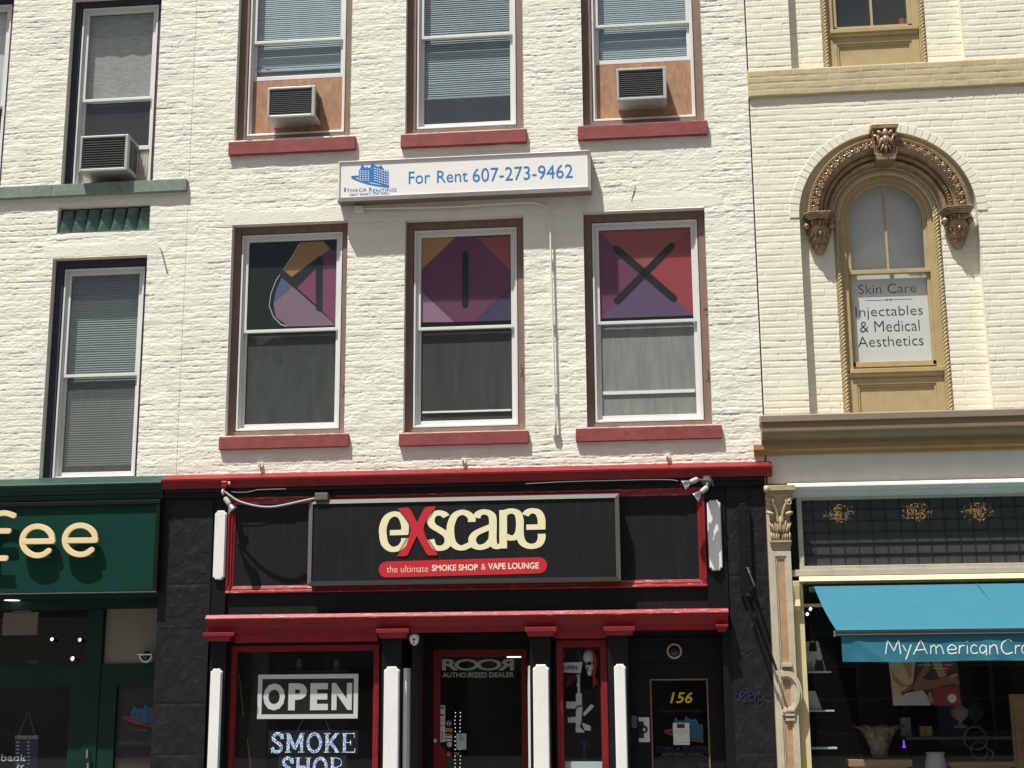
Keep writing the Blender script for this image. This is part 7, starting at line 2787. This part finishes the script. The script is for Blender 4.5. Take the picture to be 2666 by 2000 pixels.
for nm, xa_, lb in (("upper", 0, ""),):
    yk = ysf - 0.1
    t = thing("greeting_card", "white card with four grey cats standing on the topmost glass shelf", "card", (PX(oxA + 400 * KA, 1420, yk), yk, zsh))
    q = MB()
    pts = [crop(x, y, oxA, oyA, KA, yk) for x, y in [(300, 560), (430, 555), (500, 815), (305, 815)]]
    zmin = min(p[1] for p in pts)
    q.prism([(x, z - zmin + zsh + 0.001) for x, z in pts], yk, yk + 0.006)
    q.build("card", "paper", t)
    q = MB()
    for (cx_, cy_, s_) in ((310, 600, 0.9), (385, 595, 1.0), (360, 765, 1.05), (440, 755, 1.15)):
        body = [(-32, 50), (-34, 5), (-26, -18), (-30, -48), (-12, -30), (12, -30), (30, -48), (26, -18), (34, 5), (36, 50)]
        q.mi = 0 if cx_ in (385, 440) else 1
        q.prism([(X, Z - zmin + zsh) for X, Z in [crop(cx_ + a_ * s_, cy_ + b_ * s_, oxA, oyA, KA, yk) for a_, b_ in body]], yk - 0.0015, yk)
    q.build("cat_drawing", ["black_panel", "tan_pale"], t)
yk = ysf - 0.08
zsh = RA(345, 556, 1156, 1170, ysf)[3]
q = MB()
pts = [crop(x, y, oxA, oyA, KA, yk) for x, y in [(340, 985), (405, 980), (465, 1142), (352, 1145)]]
zmin = min(p[1] for p in pts)
q.prism([(x, z - zmin + zsh + 0.001) for x, z in pts], yk, yk + 0.006)
tag(q.build("greeting_card", "paper"), "plain folded white card leaning on the middle glass shelf", "card")

# poster of two people embracing, printed
yp_ = 0.24
mk("print_dark", (0.045, 0.028, 0.022), 0.6, 0.3)
mk("print_robe", (0.56, 0.42, 0.26), 0.6, 0.15, 9.0)
mk("print_robe_fold", (0.32, 0.22, 0.13), 0.6, 0.1)
mk("print_skin", (0.25, 0.115, 0.06), 0.6, 0.15, 8.0)
mk("print_skin_pale", (0.42, 0.22, 0.14), 0.6, 0.12, 8.0)
mk("print_grey", (0.50, 0.47, 0.46), 0.6, 0.1, 8.0)
mk("print_red", (0.30, 0.018, 0.04), 0.6, 0.15, 6.0)
PM = ["print_dark", "print_robe", "print_robe_fold", "print_skin", "print_skin_pale", "print_grey", "print_red", "paper"]
t = thing("poster", "printed poster of two embracing people in cream and red clothes hanging behind the blue valance", "poster", (PX(1998, 1480, yp_), yp_, PZ(1998, 1523, yp_)))
q = MB()
q.prism([crop(x, y, oxA, oyA, KA, yp_) for x, y in [(1036, 600), (1622, 600), (1672, 1118), (1080, 1118)]], yp_, yp_ + 0.004)
q.build("sheet", "print_dark", t)
q = MB()
for lv, (mi, pts) in enumerate([
    (1, [(1038, 640), (1290, 620), (1265, 790), (1250, 930), (1150, 1000), (1160, 1118), (1080, 1118), (1060, 900), (1042, 760)]),
    (4, [(1125, 640), (1215, 640), (1212, 860), (1180, 800)]),
    (2, [(1055, 790), (1100, 870), (1190, 945), (1245, 925), (1240, 950), (1150, 960), (1080, 900)]),
    (2, [(1212, 640), (1232, 640), (1240, 860), (1214, 900)]),
    (5, [(1075, 1118), (1110, 1050), (1200, 1010), (1330, 985), (1370, 1030), (1400, 1118)]),
    (6, [(1500, 630), (1615, 630), (1620, 760), (1530, 850), (1490, 800)]),
    (6, [(1420, 960), (1640, 955), (1672, 1118), (1430, 1118)]),
    (4, [(1400, 640), (1490, 640), (1500, 760), (1540, 860), (1480, 880), (1420, 760)]),
    (3, [(1350, 640), (1398, 640), (1392, 820), (1330, 880), (1400, 905), (1480, 888), (1560, 862), (1610, 845), (1640, 875), (1650, 905), (1652, 940), (1600, 930), (1540, 938), (1400, 975), (1270, 1000), (1248, 960), (1290, 880), (1340, 780)]),
    (4, [(1560, 865), (1612, 842), (1648, 848), (1600, 880)]),
    (3, [(1140, 1015), (1230, 935), (1250, 970), (1180, 1010)]),
    (2, [(1375, 1030), (1400, 990), (1430, 1090), (1400, 1110)]),
]):
    q.mi = mi
    q.prism([crop(x, y, oxA, oyA, KA, yp_) for x, y in pts], yp_ - 0.0012 - 0.00035 * lv, yp_ - 0.0003)
q.mi = 7
X, Z = crop(1588, 1056, oxA, oyA, KA, yp_)
q.disc(X, Z, 0.044, yp_ - 0.007, yp_ - 0.005)
q.stroke([crop(x, y, oxA, oyA, KA, yp_) for x, y in [(1420, 795), (1470, 800), (1540, 798)]], 0.004, 0.003, yp_ - 0.007, yp_ - 0.005)
q.text("SOFT METAL  TOUCH  SHINE", *RA(1290, 1580, 762, 776, yp_), yp_ - 0.006, 0.001)
q.build("print", PM, t)
q = MB()
a = RA(1562, 1616, 1051, 1062, yp_)
q.text("handmade", *a, yp_ - 0.0075, 0.001)
q.build("round_seal_text", "grey_text", t)

# pots and plinths
yv = 0.55
a = RA(680, 1225, 1582, 1640, yv)
q = MB()
q.box(a[0], a[1], yv - 0.15, yv + 0.15, a[2], a[3])
q.box(a[0] + 0.04, a[1] - 0.04, yv - 0.10, yv + 0.12, 0.64, a[2])
tag(q.build("plinth", "light_wood", bevel=0.004), "light wooden display plinth under the fluted glass vase", "plinth", "wooden plinths in the craft shop window")
zpl = a[3]
mk("vase_glass", (0.15, 0.15, 0.12), 0.12, 0.8, 16.0, stain=(0.14, 0.03, 0.04), sscale=(9, 9, 5), samt=0.8, slo=0.45, shi=0.62)
mk("vase_rim", (0.20, 0.05, 0.06), 0.2, 0.3)
X = P(oxA + 955 * KA, 1600, yv)[0]
zt2 = RA(780, 1130, 1300, 1310, yv)[3]
t = thing("glass_vase", "wide fluted art glass vase with red rim on a wooden plinth", "vase", (X, yv, zpl))
q = MB()
H = zt2 - zpl
pr = [(0.045, 0.0), (0.075, 0.04), (0.085, 0.15), (0.105, 0.4), (0.14, 0.65), (0.19, 0.88), (0.255, 1.0)]
m_ = 40
vs, fs = [], []
for r_, h_ in pr + [(r_ - 0.008, h_) for r_, h_ in pr[::-1]]:
    for j in range(m_):
        b_ = 2 * math.pi * j / m_
        rf = r_ * (1 + 0.045 * math.cos(9 * b_) * h_)
        vs.append((X + rf * math.cos(b_), yv + rf * 0.55 * math.sin(b_), zpl + 0.001 + H * h_ + 0.01 * h_ * math.cos(9 * b_ + 1)))
for i in range(2 * len(pr) - 1):
    for j in range(m_):
        j2 = (j + 1) % m_
        fs.append((i * m_ + j, i * m_ + j2, (i + 1) * m_ + j2, (i + 1) * m_ + j))
fs.append(tuple(range(m_))[::-1])
q.add(vs, fs)
q.build("body", "vase_glass", t, smooth=True)
q = MB()
q.tube([(X + 0.254 * (1 + 0.045 * math.cos(9 * b_)) * math.cos(b_), yv + 0.14 * (1 + 0.045 * math.cos(9 * b_)) * math.sin(b_), zt2 + 0.004 + 0.01 * math.cos(9 * b_ + 1)) for b_ in np.linspace(0, 2 * math.pi, 61)], 0.007, 6)
q.build("rim", "vase_rim", t, smooth=True)
a2 = RA(1558, 2105, 1602, 1645, yv)
q = MB()
q.box(a2[0], a2[1], yv - 0.13, yv + 0.15, a2[2], a2[3])
q.box(a2[0] + 0.04, a2[1] - 0.04, yv - 0.10, yv + 0.12, 0.64, a2[2])
tag(q.build("plinth", "light_wood", bevel=0.004), "light wooden display plinth under the metal ring sculpture", "plinth", "wooden plinths in the craft shop window")
zp2 = a2[3]
mk("dull_brass", (0.16, 0.13, 0.09), 0.35, 0.3, metal=0.6)
q = MB()
cx0, cz0 = P(oxA + 1790 * KA, oyA + 1400 * KA, yv)
for (dx, dz, r_) in ((0, 0, 0.115), (0.03, -0.12, 0.085)):
    q.tube([(cx0 + dx + r_ * math.cos(b_), yv + 0.02 * math.sin(b_ * 2), cz0 + dz + r_ * math.sin(b_)) for b_ in np.linspace(0, 2 * math.pi, 41)], 0.010, 8)
zlow_ = cz0 - 0.205
q.tube(spline([(cx0 + 0.10, yv, cz0 - 0.10), (cx0 + 0.16, yv - 0.03, cz0 - 0.14), (cx0 + 0.14, yv - 0.02, cz0 - 0.22), (cx0 + 0.16, yv, zp2 + 0.012)], 5), 0.009, 8)
q.lathe((cx0 + 0.03, yv, zp2), (0, 0, 1), [(0.07, 0), (0.07, 0.012), (0.012, 0.016), (0.012, max(0.03, zlow_ - zp2 + 0.01))], 16)
tag(q.build("ring_sculpture", "dull_brass", smooth=True), "brass sculpture of interlocking rings on the right wooden plinth", "sculpture")
q = MB()
X, Z = P(oxA + 1440 * KA, oyA + 1520 * KA, yv + 0.05)
q.lathe((X, yv + 0.05, 0.64), (0, 0, 1), [(0.06, 0), (0.09, 0.05), (0.11, Z - 0.64 - 0.12), (0.085, Z - 0.64 - 0.03), (0.10, Z - 0.64)], 24)
tag(q.build("glass_vase", "pale_blue_card", smooth=True), "small round pale blue vase between the two wooden plinths", "vase")
for (x, y, lb) in ((1655, 1205, "pale necklace bust just below the poster's right corner"), (1790, 1205, "dim necklace bust farther right of the poster")):
    X, Z = P(oxA + x * KA, oyA + y * KA, 1.1)
    q = MB()
    q.lathe((X, 1.1, Z - 0.13), (0, 0, 1), [(0.07, 0.0), (0.075, 0.02), (0.02, 0.04), (0.02, 0.07), (0.075, 0.11), (0.095, 0.17), (0.085, 0.20), (0.035, 0.235), (0.032, 0.28)], 16)
    tag(q.build("necklace_bust", "interior_beige" if x < 1700 else "interior_dark", smooth=True), lb, "bust", "necklace busts in the craft shop")
for (xa_, xb_, lb) in ((1310, 1355, "left one of two small orange cards side by side in the craft shop"), (1362, 1418, "right one of two small orange cards side by side in the craft shop")):
    a = RA(xa_, xb_, 1296, 1388, 1.0)
    q = MB()
    q.box(a[0], a[1], 1.0, 1.01, a[2], a[3])
    tag(q.build("orange_card", "rust_stone"), lb, "card", "orange cards in the craft shop")
a = RA(1180, 1500, 1388, 1396, 1.05)
q = MB()
q.box(a[0], a[1] + 1.2, 0.95, 1.3, a[2] - 0.02, a[2] + 0.002 + (a[3] - a[2]))
tag(q.build("shelf", "interior_grey", bevel=0.003), "dark shelf carrying the orange cards at the back of the craft shop", "shelf")
q = MB()
a = RA(2118, 2400, 1020, 1900, 0.5)
q.box(a[0], a[1], 0.5, 0.54, 0.64, a[3])
q.ring(a[0] + 0.03, a[1] - 0.03, 0.7, a[3] - 0.05, 0.05, 0.485, 0.5)
tag(q.build("wooden_cabinet", "light_wood", bevel=0.004), "upright light wooden cabinet panel at the right edge of the craft shop window", "cabinet")
q = MB()
X, Z = P(oxA + 1172 * KA, oyA + 1445 * KA, 1.2)
q.tube([(X, 1.2, Z - 0.03), (X, 1.2, Z + 0.03)], 0.008, 8)
q.lathe((X, 1.2, Z - 0.045), (0, 0, 1), [(0.02, 0), (0.02, 0.015)], 10)
tag(q.build("night_light", "violet_glow"), "tiny violet glowing light right of the fluted vase", "lamp")
for (x, y, lb) in ((365, 285, "upper small spot lamp behind the left edge of the blue awning"), (338, 328, "lower small spot lamp behind the left edge of the blue awning")):
    X, Z = P(oxA + x * KA, oyA + y * KA, 0.8)
    q = MB()
    q.lathe((X, 0.8, Z), (0.4, -1, -0.4), [(0.018, -0.05), (0.022, 0)], 12)
    q.mi = 1
    q.lathe((X, 0.8, Z), (0.4, -1, -0.4), [(0.018, 0.001), (0.01, 0.006)], 12)
    tag(q.build("spot_lamp", ["grey_metal", "lamp_glow"]), lb, "lamp", "spot lamps in the craft shop")

# shelving with stock at the back of the craft shop
sx0_, sx1_ = PX(1760, 1500, 2.2), PX(2240, 1500, 2.2)
t = thing("shelving_unit", "dark timber shelving unit along the back wall of the craft shop", "shelves", ((sx0_ + sx1_) / 2, 2.4, 0.64))
q = MB()
for i in range(6):
    xx = sx0_ + (sx1_ - sx0_) * i / 5
    q.box(xx - 0.02, xx + 0.02, 2.2, 2.6, 0.64, 2.55)
q.build("upright", "print_dark", t)
for k_ in range(5):
    q = MB()
    z = 0.9 + 0.38 * k_
    q.box(sx0_, sx1_, 2.205, 2.6, z, z + 0.025)
    q.build("board", "print_dark", t)
a = RA(1475, 1700, 1090, 1480, 1.7)
q = MB()
q.box(a[0], a[1], 1.7, 1.72, a[2], a[3])
tag(q.build("display_panel", "dim_navy"), "dark blue display panel behind the necklace busts in the craft shop", "panel")
a = RA(1140, 1228, 1222, 1290, 1.15)
q = MB()
q.box(a[0], a[1], 1.12, 1.18, RA(1180, 1500, 1388, 1396, 1.05)[2] + 0.01, a[3])
tag(q.build("picture_box", "interior_beige", bevel=0.003), "dim upright box on the dark shelf left of the orange cards", "box")

# ------------------------------------------------------------------ houses across the street, mirrored in the glass
rr = random.Random(11)
xx = -26.0
k_ = 0
cols_ = [("brick_far", (0.22, 0.10, 0.07)), ("stucco_far", (0.40, 0.36, 0.29)), ("grey_far", (0.25, 0.25, 0.26)), ("brown_far", (0.20, 0.14, 0.10))]
for nm, c_ in cols_:
    mk(nm, c_, 0.8, 0.1)
lbl = ["brick row house across the street, directly behind the viewpoint's left", "pale stucco house across the street with three storeys", "grey house across the street, second from the right end", "brown house across the street at the right end of its row"]
for i in range(4):
    wdt = 12.5
    hgt = [9.2, 11.0, 8.4, 10.2][i]
    b = thing("row_house", lbl[i], "building", (xx + wdt / 2, -30, 0))
    q = MB()
    q.box(xx, xx + wdt - 0.05, -36, -30, 0.0, hgt)
    q.box(xx - 0.1, xx + wdt + 0.04, -30.0, -29.6, hgt - 0.5, hgt + 0.1)
    q.build("wall", cols_[i][0], b)
    q = MB()
    for fl in range(3):
        for c_ in range(5):
            wx = xx + 1.2 + c_ * 2.25
            wz = 0.6 + fl * 3.1
            if wz + 2.0 < hgt - 0.6:
                q.box(wx, wx + 1.15, -30.03, -29.9, wz, wz + 2.0)
    q.build("window", "interior_dark", b)
    xx += wdt
